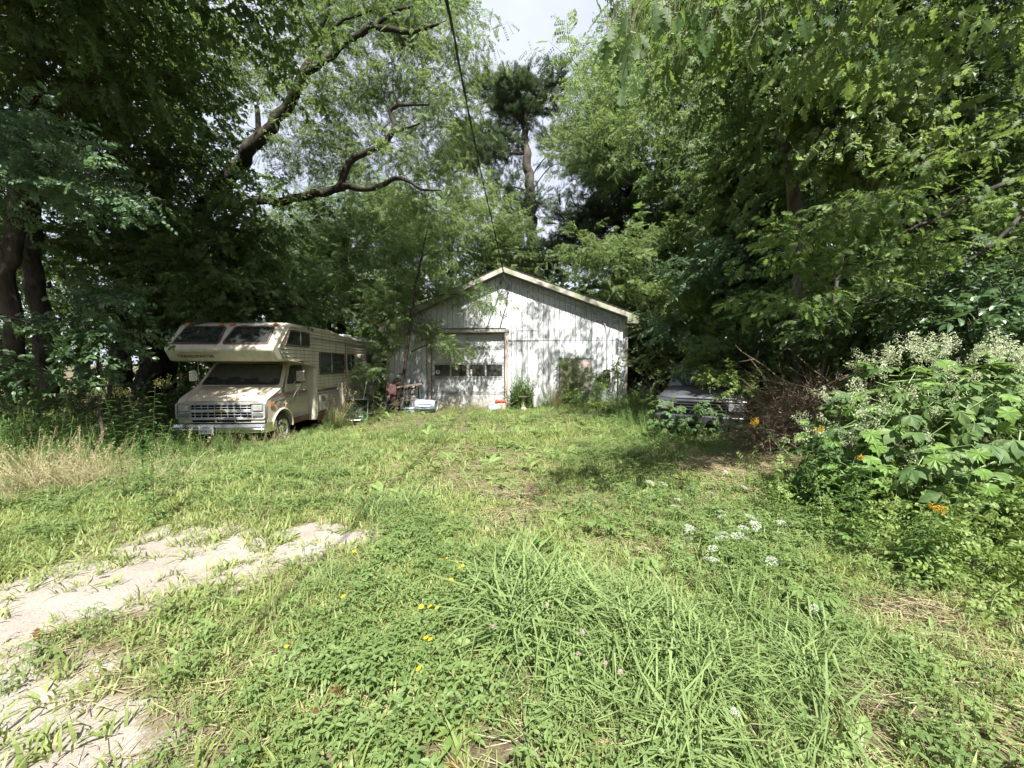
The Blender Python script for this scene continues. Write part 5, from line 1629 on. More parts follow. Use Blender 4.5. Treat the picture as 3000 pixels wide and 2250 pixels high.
def make_tree(name, label, cat, species, limbs, blobs, bark='bark_grey', per=7, spread=0.42, scale=1.0, tint=0.45, group=None, seed=1, droop=-0.15, sides=8, wig=0.10, parts=("trunk", "crown"), flat=True, twigs=True, tint_by_blob=None, zmin=None):
    r = np.random.default_rng(seed)
    base = limbs[0][0]
    root = thing(name, label, cat, (base[0], base[1], base[2]), 0, group)
    off = np.array(base[:3])
    nodes = []
    for li, lm in enumerate(limbs):
        sp = spline(lm)
        sp[1:-1, :3] += r.normal(0, 1, (len(sp) - 2, 3)) * (sp[1:-1, 3:4] * 0.18 + 0.008)
        mb = MB(); mb.tube([tuple(q[:3] - off) for q in sp], list(sp[:, 3]), sides)
        nm = parts[0] if li == 0 else "limb"
        mb.build(nm, M[bark], root, smooth=True, angle=80)
        nodes.append(sp[len(sp) // 4:] if li == 0 else sp)
    nodes = np.concatenate(nodes)
    cents = []; tb = []
    for bi, (c, rad, n) in enumerate(blobs):
        u = r.normal(0, 1, (n, 3)); u /= np.linalg.norm(u, axis=1, keepdims=True)
        q = u * (r.random((n, 1)) ** 0.42) * np.array(rad) + np.array(c)
        cents.append(q); tb += [0.0 if tint_by_blob is None else tint_by_blob[bi]] * n
    cents = np.concatenate(cents); tb = np.array(tb)
    order = np.argsort([np.min(np.linalg.norm(nodes[:, :3] - c, axis=1)) for c in cents])
    tw = MB(); pos = []; dirs = []; tints = []
    for ci in order:
        c = cents[ci]
        dv = nodes[:, :3] - c
        dist = np.linalg.norm(dv, axis=1) + 0.6 * np.maximum(0, dv[:, 2])
        k = int(np.argmin(dist)); nd = nodes[k]
        L = np.linalg.norm(c - nd[:3])
        outd = (c - nd[:3]) / (L + 1e-6)
        if L > 0.15 and twigs:
            r0 = min(nd[3] * 0.6, 0.008 + 0.011 * L)
            m = max(3, int(L / 0.4) + 2)
            ts = np.linspace(0, 1, m)
            path = nd[:3] + (c - nd[:3]) * ts[:, None]
            path[:, 2] += np.sin(ts * math.pi) * L * 0.12
            path[1:-1] += r.normal(0, wig * min(L, 1.5), (m - 2, 3)) * 0.6
            rr = r0 * (1 - 0.75 * ts)
            tw.tube([tuple(q - off) for q in path], list(rr), 4 if r0 < 0.03 else 6, cap=False)
            new = np.concatenate([path[1:], rr[1:, None]], 1)
            nodes = np.concatenate([nodes, new])
        n = max(2, int(per * r.uniform(0.5, 1.5)))
        p = c + r.normal(0, spread, (n, 3)) * np.array([1, 1, 0.62])
        d = outd * 0.55 + (p - c) / (spread + 0.05) * 0.45 + r.normal(0, 0.45, (n, 3)) + np.array([0, 0, droop])
        if flat: d[:, 2] *= 0.55
        pos.append(p); dirs.append(d); tints.append(np.full(n, tb[ci] + r.normal(0, 0.10)))
    if tw.v: 
        t = tw.build("twigs", M[bark], root, smooth=True); t["kind"] = "stuff"
    pos = np.concatenate(pos); dirs = np.concatenate(dirs); tints = np.concatenate(tints) + tint
    if zmin is not None:
        k = pos[:, 2] > zmin; pos, dirs, tints = pos[k], dirs[k], tints[k]
    cr = scatter(parts[1], species, pos - off, aim(dirs, r.normal(0, 0.5, len(pos))), scale * r.uniform(0.7, 1.25, len(pos)), tints, root, r)
    cr["kind"] = "stuff"
    return root
# ---------------------------------------------------------------- trees on the left
PL, PB = px_limb, px_blob
make_tree("maple_tree", "slender grey trunk at the left edge with dark maple leaves overhead", "tree", 'maple',
    [PL([(48,1150,8.5,.17),(41,1047,8.5,.16),(29,760,8.5,.15),(53,603,8.5,.14),(80,480,8.4,.13),(95,200,8.2,.11),(110,-250,8.0,.07)]),
     PL([(80,480,8.4,.08),(200,300,7.8,.05),(380,150,7.3,.03)])],
    [PB(120,150,7.6,1.6,1.4,1.1,28), PB(360,100,7.4,1.1,1.2,1.0,22), ((-10.5,4.5,9.2),(2.8,2.4,1.1),70), ((-9.5,7.5,9.8),(2.4,2.0,1.0),40), PB(-120,350,8.0,1.3,1.3,1.3,16), ((-6.3,5.6,8.0),(2.3,2.2,1.1),62), ((-5.4,7.4,8.6),(1.9,2.0,1.0),40), ((-7.6,4.2,8.6),(1.8,1.8,1.0),30)],  # high clumps above the frame are added to shade motorhome and left wood
    'bark_brown', 7, .45, 1.15, .38, "trees of the left wood", 11)
make_tree("maple_tree", "straight brown trunk second from the left edge", "tree", 'maple',
    [PL([(140,1150,9.4,.19),(120,917,9.4,.18),(92,748,9.4,.17),(92,482,9.3,.16),(111,169,9.2,.14),(116,0,9.1,.12),(120,-300,9,.08)]),
     PL([(111,169,9.2,.06),(190,135,8.8,.04),(300,170,8.4,.02)])],
    [PB(150,330,9.0,1.7,1.3,1.1,30), PB(300,30,9.2,1.9,1.5,1.3,32), PB(60,640,9.4,1.4,1.2,1.0,18), PB(-60,120,9.2,1.4,1.2,1.4,18)],
    'bark_brown', 7, .45, 1.15, .30, "trees of the left wood", 12)
make_tree("maple_tree", "dark leaning trunk between the left maples and the locust", "tree", 'maple',
    [PL([(350,1150,12.5,.26),(366,771,12.4,.24),(398,603,12.3,.22),(357,410,12.1,.19),(345,200,12,.15),(350,-100,12,.08)])],
    [PB(300,420,11.6,2.2,1.6,1.6,40), PB(420,700,11.4,1.9,1.4,1.1,30), PB(250,700,12,1.8,1.5,1.2,24), PB(500,300,11.8,1.5,1.2,1.4,26), PB(350,120,11.8,2.4,1.6,1.6,36)],
    'bark_dark', 7, .5, 1.25, .26, "trees of the left wood", 13)
make_tree("maple_tree", "thick dark maple trunk behind the motorhome with boughs over its roof", "tree", 'maple',
    [PL([(470,1150,13.2,.36),(463,800,13.1,.33),(472,600,13,.30),(474,430,12.8,.25),(490,200,12.5,.18),(500,-100,12.3,.1)]),
     PL([(463,820,13.1,.10),(600,860,11.8,.07),(760,880,10.6,.04),(900,905,9.9,.02)]),
     PL([(472,640,13,.10),(640,660,11.8,.07),(800,720,10.8,.04)])],
    [PB(560,560,11.3,1.7,1.3,1.2,36), PB(720,690,10.8,1.5,1.2,.9,34), PB(620,800,10.4,1.3,1.0,.7,28), PB(720,870,9.9,1.1,.8,.34,22), PB(900,890,11.2,.8,.6,.3,10), PB(600,330,11.5,1.1,1.1,1.1,20), PB(560,930,11.8,1.0,.8,.5,12), PB(420,880,11.5,1.2,.9,.6,12)],
    'bark_dark', 7, .4, 1.1, .34, "trees of the left wood", 14)
make_tree("locust_tree", "big leaning locust with crooked limbs reaching across the sky", "tree", 'locust',
    [PL([(435,1150,12.4,0.343),(468,800,12.2,0.312),(486,743,12.1,0.296),(558,653,11.8,0.257),(613,602,11.6,0.226),(685,483,11.3,0.195),(757,411,11,0.172),(830,325,10.8,0.148),(870,253,10.6,0.133),(902,202,10.5,0.117),(917,137,10.5,0.086),(953,36,10.4,0.062),(975,-80,10.4,0.039)]),
     PL([(890,220,10.55,0.094),(953,174,10.4,0.094),(1025,123,10.3,0.086),(1090,83,10.2,0.078),(1206,94,10,0.055),(1286,69,9.9,0.031)]),
     PL([(1090,83,10.2,0.055),(1140,40,10.1,0.047),(1210,20,10,0.023)]),
     PL([(920,140,10.5,0.047),(1010,60,10.4,0.031),(1090,30,10.3,0.016)]),
     PL([(613,602,11.6,0.133),(758,593,11.3,0.121),(899,575,10.9,0.109),(996,553,10.6,0.098),(1098,549,10.3,0.070),(1177,520,10.1,0.051),(1235,553,10,0.035),(1293,557,9.9,0.016)]),
     PL([(990,556,10.6,0.094),(1025,481,10.5,0.090),(1065,445,10.4,0.086),(1130,416,10.3,0.078),(1152,369,10.2,0.066),(1145,325,10.2,0.058),(1166,307,10.1,0.047),(1257,307,10,0.020)]),
     PL([(1166,307,10.1,0.035),(1150,250,10.1,0.016)]), PL([(1155,385,10.2,0.039),(1190,380,10.1,0.031),(1240,355,10,0.012)]),
     PL([(757,411,11,0.078),(752,310,10.9,0.062)])],
    [PB(740,200,11.65,1.2,1.0,.9,28), PB(960,60,11.35,1.3,1.0,.8,34), PB(1160,50,10.95,1.3,1.0,.6,34), PB(1335,130,10.65,.65,.7,.45,13), PB(1000,290,11.35,1.2,1.0,.8,28), PB(1180,230,10.95,1.1,.9,.6,24), PB(1290,340,10.75,.8,.8,.5,15), PB(1100,440,11.05,.9,.8,.5,15), PB(1260,470,10.75,.8,.8,.55,14), PB(900,430,11.55,1.1,.9,.7,26), PB(1200,560,10.95,.8,.7,.3,10), PB(860,-150,11.35,2.2,1.6,1.1,40), PB(1150,-150,10.95,2.0,1.5,.9,34)],
    'bark_dark', 7, .34, .74, .55, None, 15)
make_tree("ash_tree", "pale blue-green leaf sprays leaning in at the left edge", "tree", 'bluegreen',
    [[(-8.9,6.2,0,.10),(-8.7,6.1,2.0,.09),(-8.4,6.0,4.2,.07),(-8.1,5.9,6.0,.04)], PL([(-60,520,6.0,.05),(60,450,5.9,.035),(200,500,5.8,.015)])],
    [PB(60,420,5.9,.55,.45,.16,11), PB(190,500,5.8,.42,.4,.13,8), PB(290,560,5.9,.25,.3,.1,4), PB(10,540,6.0,.3,.3,.15,4), PB(30,20,6.2,.6,.5,.4,7)],
    'bark_grey', 5, .16, .72, .62, None, 16)
make_tree("hickory_sapling", "young sapling with big drooping leaves low in the left shade", "sapling", 'sapling',
    [PL([(300,1290,7.0,.03),(290,1060,7.0,.028),(260,960,6.95,.022),(210,850,6.9,.016),(190,770,6.9,.008)]), PL([(270,990,6.95,.015),(340,965,6.8,.012),(400,975,6.8,.006)])],
    [PB(240,960,6.8,.40,.3,.12,7), PB(340,985,6.8,.32,.3,.13,6), PB(280,1050,6.8,.36,.3,.10,6), PB(90,1090,6.9,.36,.3,.15,6), PB(300,870,7.0,.4,.35,.13,6), PB(30,1160,6.8,.3,.3,.15,4)],
    'bark_grey', 3, .12, .8, .42, None, 17, -.3)

# ---------------------------------------------------------------- middle
make_tree("locust_sapling", "thin locust sapling growing in front of the left garage corner", "sapling", 'locust',
    [PL([(1160,1215,13.55,.075),(1172,1150,13.5,.068),(1187,1065,13.5,.06),(1205,931,13.5,.05),(1219,822,13.5,.042),(1236,750,13.5,.03),(1255,660,13.6,.012)]),
     PL([(1190,1040,13.5,.03),(1240,1015,13.4,.022),(1300,1010,13.3,.015),(1390,1015,13.2,.006)]), PL([(1212,880,13.5,.03),(1290,865,13.4,.02),(1400,860,13.3,.008)]),
     PL([(1180,1100,13.5,.02),(1140,1085,13.3,.014),(1090,1085,13.1,.006)])],
    [PB(1225,720,13.6,.7,.5,.45,10), PB(1330,850,13.4,.6,.3,.2,8), PB(1420,880,13.3,.45,.3,.2,7), PB(1180,850,13.5,.55,.5,.5,10), PB(1270,770,13.5,.5,.35,.25,6), PB(1330,1020,13.25,.5,.25,.13,7), PB(1250,975,13.4,.4,.3,.22,6), PB(1095,1085,13.1,.32,.25,.28,6), PB(1130,880,13.4,.5,.4,.6,14), PB(1190,950,13.6,.4,.4,.5,10), PB(1130,1010,13.6,.3,.3,.4,7), PB(1230,850,13.9,.6,.3,.35,10), PB(1250,620,13.8,.9,.7,.5,12)],
    'bark_brown', 7, .19, .6, .5, None, 18)
make_tree("locust_tree", "dark locust thicket tree filling the gap behind the motorhome roof", "tree", 'locust',
    [PL([(1010,1130,18.5,.2),(1000,850,18.4,.18),(1020,650,18.3,.14),(1040,480,18.2,.07)]), PL([(1000,800,18.4,.1),(900,700,18,.07),(820,650,17.6,.03)])],
    [PB(930,680,18,2.3,1.5,1.5,52), PB(1100,620,18,2.0,1.5,1.4,44), PB(840,800,17.2,1.9,1.4,1.0,36), PB(1040,840,17,2.2,1.4,1.0,40), PB(1150,740,17.6,1.5,1.2,1.0,26), PB(700,950,17,2.4,1.5,1.0,26)],
    'bark_dark', 7, .55, 1.25, .34, "trees behind the garage", 19)
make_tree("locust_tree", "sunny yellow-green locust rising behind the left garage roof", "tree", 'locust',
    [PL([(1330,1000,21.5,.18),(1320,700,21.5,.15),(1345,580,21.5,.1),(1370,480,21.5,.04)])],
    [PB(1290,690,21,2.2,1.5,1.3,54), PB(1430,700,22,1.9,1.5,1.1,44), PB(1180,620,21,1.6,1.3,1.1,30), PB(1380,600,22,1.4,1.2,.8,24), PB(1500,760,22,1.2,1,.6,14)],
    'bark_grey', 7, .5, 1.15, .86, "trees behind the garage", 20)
# pine
PD = 26.0
make_tree("pine_tree", "tall dark pine with ragged branches standing alone against the sky", "pine tree", 'pine',
    [PL([(1566,1000,PD,.42),(1559,713,PD,.38),(1554,554,PD,.33),(1540,434,PD,.27),(1535,361,PD,.2),(1530,290,PD,.12),(1500,240,PD,.05)]),
     PL([(1538,450,PD,.11),(1458,448,PD-.5,.09),(1390,470,PD-1,.06),(1330,505,PD-1.2,.03)]), PL([(1540,430,PD,.08),(1470,395,PD,.06),(1380,400,PD,.03)]),
     PL([(1552,560,PD,.06),(1480,545,PD-.5,.04),(1440,570,PD-.6,.02)]), PL([(1556,520,PD,.05),(1590,470,PD,.035),(1640,430,PD,.02)]), PL([(1557,560,PD,.05),(1610,490,PD,.03),(1650,480,PD,.02)]),
     PL([(1535,365,PD,.07),(1460,300,PD,.05),(1400,270,PD,.02)]), PL([(1535,365,PD,.07),(1590,300,PD,.05),(1610,250,PD,.02)]), PL([(1560,640,PD,.05),(1490,660,PD,.03),(1450,700,PD,.02)])],
    [PB(1500,285,PD,2.2,1.5,1.0,32), PB(1590,260,PD,1.4,1.3,.9,20), PB(1430,275,PD,1.1,1,.6,10), PB(1490,340,PD,1.6,1.2,.6,14), PB(1390,410,PD,1.7,1.1,.42,24), PB(1480,415,PD,1.1,.9,.5,10), PB(1350,475,PD-1,1.3,.9,.42,17), PB(1440,450,PD-.6,1.1,.9,.35,9), PB(1470,545,PD-.5,1.0,.9,.5,8), PB(1500,610,PD,1.2,1.0,.5,8), PB(1580,600,PD,1.1,.9,.5,7), PB(1640,430,PD,1.0,.8,.5,7), PB(1500,700,PD-2,1.6,1.1,.6,14), PB(1590,760,PD-3,1.6,1.1,.6,14)],
    'bark_pine', 9, .36, 1.3, .5, None, 21, .1, wig=.08)
make_tree("pine_tree", "shaded lower pine boughs above the right garage roof", "pine tree", 'pine',
    [PL([(1830,1000,23,.25),(1822,700,23,.2),(1810,560,23,.13),(1800,430,23,.05)])],
    [PB(1740,640,22.5,2.4,1.4,.9,34), PB(1850,560,22.5,2.0,1.4,.9,26), PB(1680,720,22,1.8,1.2,.5,18), PB(1900,680,22.5,1.6,1.2,.8,18), PB(1760,480,22.5,1.5,1.1,.8,14)],
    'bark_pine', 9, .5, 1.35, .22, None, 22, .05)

# ---------------------------------------------------------------- right of the garage
make_tree("locust_tree", "tall locust with pale trunk just right of the pine", "tree", 'locust',
    [PL([(1985,1130,18.5,.22),(1968,713,18.5,.19),(1959,574,18.4,.17),(1930,405,18.2,.14),(1913,300,18,.11),(1890,150,18,.07),(1880,0,18,.04)]),
     PL([(1930,405,18.2,.07),(1850,430,17.8,.06),(1780,360,17.4,.05),(1700,300,17.2,.025)]), PL([(1945,520,18.3,.07),(1860,540,17.6,.05),(1790,500,17.2,.04),(1710,430,17,.02)]), PL([(1915,320,18,.05),(1830,220,17.8,.04),(1790,130,17.6,.02)])],
    [PB(1770,330,17.4,1.5,1.3,1.2,46), PB(1740,450,17,1.2,1.0,.8,24), PB(1850,210,17.8,1.6,1.4,1.3,50), PB(1935,60,18,1.5,1.4,1.2,38), PB(1860,420,17.8,1.4,1.1,.9,24), PB(1880,110,18,.9,1.0,1.0,20), PB(1990,-150,18,1.6,1.4,1.3,20)],
    'bark_grey', 7, .48, 1.12, .62, "locusts right of the pine", 23)
make_tree("locust_tree", "thin dark-stemmed locust in front of the forked trunk", "tree", 'locust',
    [PL([(2035,1130,17,.16),(2018,604,17,.14),(2001,511,17,.12),(2006,405,17,.10),(1989,300,17,.08),(1980,120,17,.05),(1985,-50,17,.03)]), PL([(2003,500,17,.05),(2080,430,16.6,.035),(2140,400,16.3,.015)])],
    [((3.8,10.4,7.9),(1.5,1.0,.6),11), ((2.6,10.2,9.0),(.9,.8,.5),4), PB(1990,250,17,1.5,1.3,1.4,44), PB(2090,420,16.5,1.1,1.0,1.1,24), PB(1990,560,17,1.1,1.0,.8,16), PB(2050,100,16.8,1.5,1.3,1.2,36)],  # first two clumps hang far forward, added to dapple the garage wall
    'bark_dark', 7, .45, 1.05, .5, "locusts right of the pine", 24)
make_tree("locust_tree", "forked grey trunk with high crown behind the vine-wrapped tree", "tree", 'locust',
    [PL([(2075,1130,19.5,.32),(2063,502,19.4,.28),(2065,363,19.2,.23),(2080,200,19,.15),(2090,0,19,.08)]), PL([(2063,480,19.4,.1),(2110,420,19,.07),(2170,330,18.6,.03)])],
    [PB(2130,150,18.5,2.0,1.5,1.6,54), PB(2060,600,18.5,1.6,1.2,1.0,26), PB(2160,420,18,1.4,1.2,1.2,26), PB(2100,-60,18.5,2.2,1.5,1.2,36)],
    'bark_grey', 7, .5, 1.15, .55, "locusts right of the pine", 25)
make_tree("locust_tree", "low sunlit locust bough spreading over the right garage eave", "tree", 'locust',
    [PL([(2040,1150,15.8,.13),(2010,920,15.7,.11),(1975,850,15.6,.08),(1900,800,15.5,.05),(1780,770,15.4,.02)]), PL([(1985,870,15.6,.06),(2040,760,15.4,.04),(2090,690,15.3,.02)])],
    [PB(1800,760,15.4,1.35,.9,.38,32), PB(1930,735,15.5,.9,.8,.4,18), PB(1710,735,15.4,.6,.6,.25,9), PB(1840,850,15.3,1.0,.7,.35,16), PB(2085,690,15.2,.55,.5,.35,10), PB(1960,920,15.6,1.2,.8,.8,22)],
    'bark_grey', 7, .28, .95, .72, None, 26)
make_tree("ash_tree", "blue-green branch drooping beside the vine-wrapped trunk", "tree", 'bluegreen',
    [PL([(2330,1150,11.6,.12),(2310,900,11.5,.10),(2250,780,11.4,.07),(2150,740,11.3,.04),(2060,800,11.2,.02)])],
    [PB(2160,740,11.3,.75,.6,.25,16), PB(2060,800,11.2,.6,.5,.25,12), PB(2250,700,11.4,.6,.5,.3,12), PB(2010,950,12.2,.7,.5,.22,11), PB(2180,860,11.3,.7,.6,.35,12)],
    'bark_grey', 6, .26, .75, .55, None, 27)
make_tree("vine_wrapped_tree", "old trunk smothered in dark climbing vine right of centre", "tree", 'vine',
    [PL([(2190,1180,12,.34),(2192,730,12,.32),(2205,500,12,.26),(2235,300,12,.18),(2270,100,12,.08)])],
    [PB(2195,430,11.9,.75,.7,1.1,34), PB(2190,620,11.8,.5,.5,1.0,26), PB(2270,260,12,1.2,.9,.9,30), PB(2190,800,11.8,.6,.5,.6,14), PB(2330,420,11.8,.8,.7,.8,18)],
    'bark_dark', 8, .3, 1.35, .25, None, 28, -.5, flat=False)
make_tree("maple_tree", "broad shadowy maple filling the upper right corner", "tree", 'maple',
    [PL([(2760,1150,9.6,.30),(2740,800,9.5,.27),(2700,500,9.4,.22),(2660,200,9.2,.15),(2640,-100,9,.08)]), PL([(2730,700,9.5,.12),(2600,560,9.2,.08),(2480,480,9,.04)]), PL([(2700,500,9.4,.10),(2850,350,8.8,.07),(2960,250,8.4,.03)])],
    [PB(2480,130,9,1.7,1.2,1.1,44), PB(2720,180,8.8,1.6,1.2,1.1,40), PB(2900,420,8.5,1.0,1.0,.8,20), PB(2680,430,9,1.5,1.1,.9,34), PB(2540,640,9.2,1.4,1.0,.8,28), PB(2500,840,9.3,1.7,1.0,.7,32), PB(2780,720,8.8,1.4,1.0,.8,30), PB(2750,900,8.6,1.7,1.0,.6,32), PB(2600,-120,9,2.2,1.6,1.0,40), ((7.6,5.4,9.8),(2.1,2.0,1.0),34), ((9.0,7.5,10.5),(2.6,2.4,1.0),34), PB(2960,700,8.4,.8,.8,.9,10), PB(3080,200,8.5,1.0,1,1.2,14), PB(2370,960,9.6,1.2,.9,.6,20)],  # high clumps above the frame are added to shade the right-hand trees
    'bark_dark', 7, .42, 1.2, .30, None, 29)
make_tree("box_elder", "bright lime-green foliage hanging below the upper right corner", "tree", 'maple',
    [[(5.9,7.8,0,.16),(5.7,7.7,3.2,.14),(5.2,7.5,5.6,.10),(4.6,7.3,7.4,.05)], PL([(2350,420,7.6,.06),(2250,250,7.4,.04),(2150,180,7.3,.02)])],
    [PB(2180,190,7.3,1.0,.8,.6,26), PB(2330,300,7.3,.9,.8,.6,22), PB(2080,90,7.4,.8,.7,.5,16), PB(2300,80,7.2,1.0,.8,.5,20), PB(2250,480,7.6,.6,.6,.5,10)],
    'bark_grey', 6, .3, .85, 1.15, None, 30)
make_tree("grape_vine", "curtain of rounded grape leaves hanging under the right canopy", "vine", 'vine',
    [[(5.35,6.6,0,.03),(5.3,6.5,2.0,.028),(5.5,6.4,4.0,.024),(5.7,6.3,5.8,.015)]],
    [PB(2540,300,6.2,.35,.3,.75,16), PB(2500,430,6.2,.4,.35,.55,14), PB(2600,420,6.3,.3,.3,.5,9), PB(2420,240,6.3,.5,.4,.45,12)],
    'bark_grey', 6, .2, .95, .62, None, 31, -.8, flat=False)

# oak that leans in from the right: boughs in view, trunk just outside the frame
make_tree("oak_tree", "oak boughs with pointed lobes reaching in from the right and overhead", "tree", 'oak',
    [[(7.4,4.9,0,.28),(7.2,4.8,2.5,.25),(7.0,4.7,5,.21),(6.7,4.4,8,.12)],
     PL([(3100,470,4.8,.035),(2980,520,4.8,.03),(2860,570,4.8,.026),(2740,640,4.8,.02),(2640,690,4.85,.014),(2560,760,4.9,.007)]),
     PL([(3060,560,4.7,.028),(2900,720,4.7,.02),(2700,830,4.7,.014),(2500,900,4.75,.009),(2350,930,4.8,.005)]),
     [(7.05,4.7,4.6,.09),(5.6,4.0,5.2,.07),(4.2,3.4,5.0,.05),(2.9,3.0,4.7,.035),(2.0,2.8,4.4,.018),(1.35,2.65,4.15,.006)],
     [(4.2,3.4,5.0,.03),(3.2,2.4,4.9,.02),(2.2,2.1,4.6,.01)]],
    [PB(2330,700,4.9,.42,.35,.20,11), PB(2480,640,4.9,.42,.35,.22,12), PB(2260,900,4.8,.22,.25,.16,5), PB(2380,850,4.8,.38,.35,.22,9), PB(2620,600,4.9,.42,.35,.22,10), PB(2470,760,4.9,.4,.35,.2,8), PB(2800,480,4.8,.45,.4,.25,9), PB(2700,740,4.8,.4,.35,.25,8), PB(2900,620,4.7,.45,.4,.3,9),
     PB(2050,20,2.8,.2,.25,.12,5), PB(2160,20,2.85,.3,.3,.2,6), PB(2350,60,3.0,.4,.4,.25,7), PB(2560,60,3.2,.45,.4,.3,8), PB(2800,120,3.4,.5,.4,.35,9), ((2.6,2.7,4.9),(.9,.8,.3),10), ((3.2,2.3,6.6),(1.2,.9,.35),34), ((4.4,2.9,6.9),(.9,.8,.35),22), ((4.2,3.2,5.3),(1.0,.8,.4),12)],  # highest clumps, above the frame, are extra leaf mass added to shade the lawn
    'bark_dark', 4, .13, .72, .60, None, 32, -.35)
# oak leaves that hang close overhead, one by one
oak_hang = thing("oak_bough", "large oak leaves hanging close overhead at the top of the view", "branch", tuple(pix(2050, -60, 2.5)))
rh = np.random.default_rng(77)
hp_ = []
for a0, b0, d0, n in ((1850, 60, 2.3, 12), (1890, 190, 2.4, 8), (1960, 40, 2.3, 10), (2080, 60, 2.5, 14), (2230, 80, 2.6, 14), (2400, 60, 2.8, 12), (2560, 90, 3.0, 12), (1830, -20, 2.3, 6)):
    for k in range(n):
        hp_.append(np.array(pix(a0 + rh.normal(0, 45), b0 + rh.normal(0, 45), d0 + rh.normal(0, .15))))
hp_ = np.array(hp_)
hb_ = MB(); ho = np.array(oak_hang.location)
hb_.tube([tuple(np.array(pix(a, b, d)) - ho) for a, b, d in ((2750,-60,3.2),(2400,-50,2.8),(2100,-40,2.5),(1900,-30,2.35),(1850,60,2.3))], [.02,.016,.012,.007,.003], 6)
for p in hp_:
    q = np.array([p[0] + rh.normal(0, .03), p[1], p[2] + .12])
    hb_.tube([tuple(p - ho), tuple(q - ho)], .002, 4)
hb_.build("bough", M['bark_grey'], oak_hang, smooth=True)
HANG = (hp_, np.stack([rh.normal(0, .4, len(hp_)), rh.normal(0, .4, len(hp_)), -np.ones(len(hp_)) * .75], 1), rh.uniform(.6, .95, len(hp_)), rh.normal(0, .9, len(hp_)))

# dead twigs under the canopy
dt = thing("dead_branch", "bare grey dead branch hanging in front of the vine-dark hollow", "branch", tuple(pix(2460, 400, 6.9)))
db = MB(); rr = np.random.default_rng(5)
o0 = np.array(pix(2460, 400, 6.9))
def twist(a, b, r0, n=7, amp=.05):
    a = np.array(pix(*a)) - o0; b = np.array(pix(*b)) - o0
    pts = [a + (b - a) * k / n + (rr.normal(0, amp, 3) if 0 < k < n else 0) for k in range(n + 1)]
    db.tube([tuple(p) for p in pts], [r0 * (1 - .8 * k / n) for k in range(n + 1)], 5)
twist((2470,350,6.9), (2390,560,6.8), .02); twist((2450,420,6.9), (2320,510,6.8), .012); twist((2430,450,6.9), (2480,620,6.8), .012); twist((2440,380,6.9), (2350,430,6.8), .01); twist((2410,500,6.8), (2330,540,6.7), .009)
db.build("bare_twigs", M['dead_wood'], dt, smooth=True)

# ---------------------------------------------------------------- shrubs
def shrub(name, label, species, base, blobs, tint, scale, seed, per=7, spread=.25, group=None, cat="shrub", bark='bark_grey', droop=.05):
    b = np.array(base, float)
    return make_tree(name, label, cat, species, [[(b[0], b[1], gz(b[0], b[1]), .03), (b[0] + .05, b[1], b[2] * .5, .022), (b[0], b[1] + .05, b[2], .01)]], blobs, bark, per, spread, scale, tint, group, seed, droop, 6, .12, ("stem", "foliage"))
def at(px, py, d): p = pix(px, py, d); return (p.x, p.y, p.z)
shrub("pale_shrub", "pale dusty shrub against the right garage corner", 'shrub', at(1905,1100,13.2), [PB(1900,1060,13.2,.55,.5,.55,16), PB(1950,1130,12.8,.5,.4,.35,10)], .85, .8, 40)
shrub("bright_shrub", "sunny yellow-green shrub on a mound of old stems behind the truck", 'rose', at(2060,960,12.6), [PB(2030,900,12.6,.5,.4,.5,16), PB(2100,960,12.4,.5,.4,.45,14), PB(2000,840,13,.4,.4,.4,10)], .8, 1.5, 41)
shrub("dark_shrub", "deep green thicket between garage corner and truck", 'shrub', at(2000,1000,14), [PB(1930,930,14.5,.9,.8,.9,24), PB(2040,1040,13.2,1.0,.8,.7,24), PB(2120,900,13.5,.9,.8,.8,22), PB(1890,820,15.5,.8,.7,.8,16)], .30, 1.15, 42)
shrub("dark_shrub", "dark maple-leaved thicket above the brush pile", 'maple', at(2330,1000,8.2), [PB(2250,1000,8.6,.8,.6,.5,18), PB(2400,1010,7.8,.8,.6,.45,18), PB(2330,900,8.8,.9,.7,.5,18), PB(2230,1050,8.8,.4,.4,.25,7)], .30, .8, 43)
shrub("briar_shrub", "bright briar arching over the truck hood", 'rose', at(2170,1120,7.9), [PB(2110,1105,8.3,.16,.15,.10,6), PB(2170,1130,7.8,.25,.2,.16,8)], .95, .7, 44, 5, .10, bark='stem')
shrub("cab_vine", "vine leaves burying the truck cab and the right end of its hood", 'vine', at(2120,1100,9.3), [PB(2075,1075,9.4,.22,.3,.16,7), PB(2130,1060,9.6,.45,.5,.3,14), PB(2210,1120,8.8,.4,.4,.3,12), PB(2150,1030,10,.5,.5,.25,10)], .45, .8, 51, 8, .15, cat="vine", bark='stem')
shrub("leafy_shrub", "round leafy shrub at the motorhome's rear corner", 'shrub', at(1090,1150,12.3), [PB(1085,1215,12.2,.45,.3,.13,14), PB(1140,1205,12.6,.35,.3,.15,8)], .75, .55, 45)
shrub("climbing_briar", "tall briar climbing the boarded window of the garage", 'rose', at(1690,1080,14.2), [PB(1680,1080,14.25,.22,.12,.35,10), PB(1690,1140,14.2,.35,.15,.45,16), PB(1740,1120,14.25,.28,.12,.4,9), PB(1720,1190,14.1,.5,.2,.15,10)], .35, .85, 46, 6, .10, bark='stem')
shrub("weed_bush", "bushy green weeds at the garage's right corner under the meter", 'rose', at(1830,1170,13.6), [PB(1800,1200,13.7,.6,.3,.15,14), PB(1855,1180,13.4,.4,.35,.3,14), PB(1900,1195,12.8,.6,.4,.25,14)], .7, .8, 47, 7, .16, bark='stem')
shrub("wall_vine", "narrow vine climbing the siding between meter and corner", 'vine', at(1808,1060,14.42), [PB(1808,1075,14.44,.06,.02,.42,8), PB(1815,1120,14.44,.1,.02,.2,4)], .5, .32, 48, 4, .05, cat="vine", bark='stem')
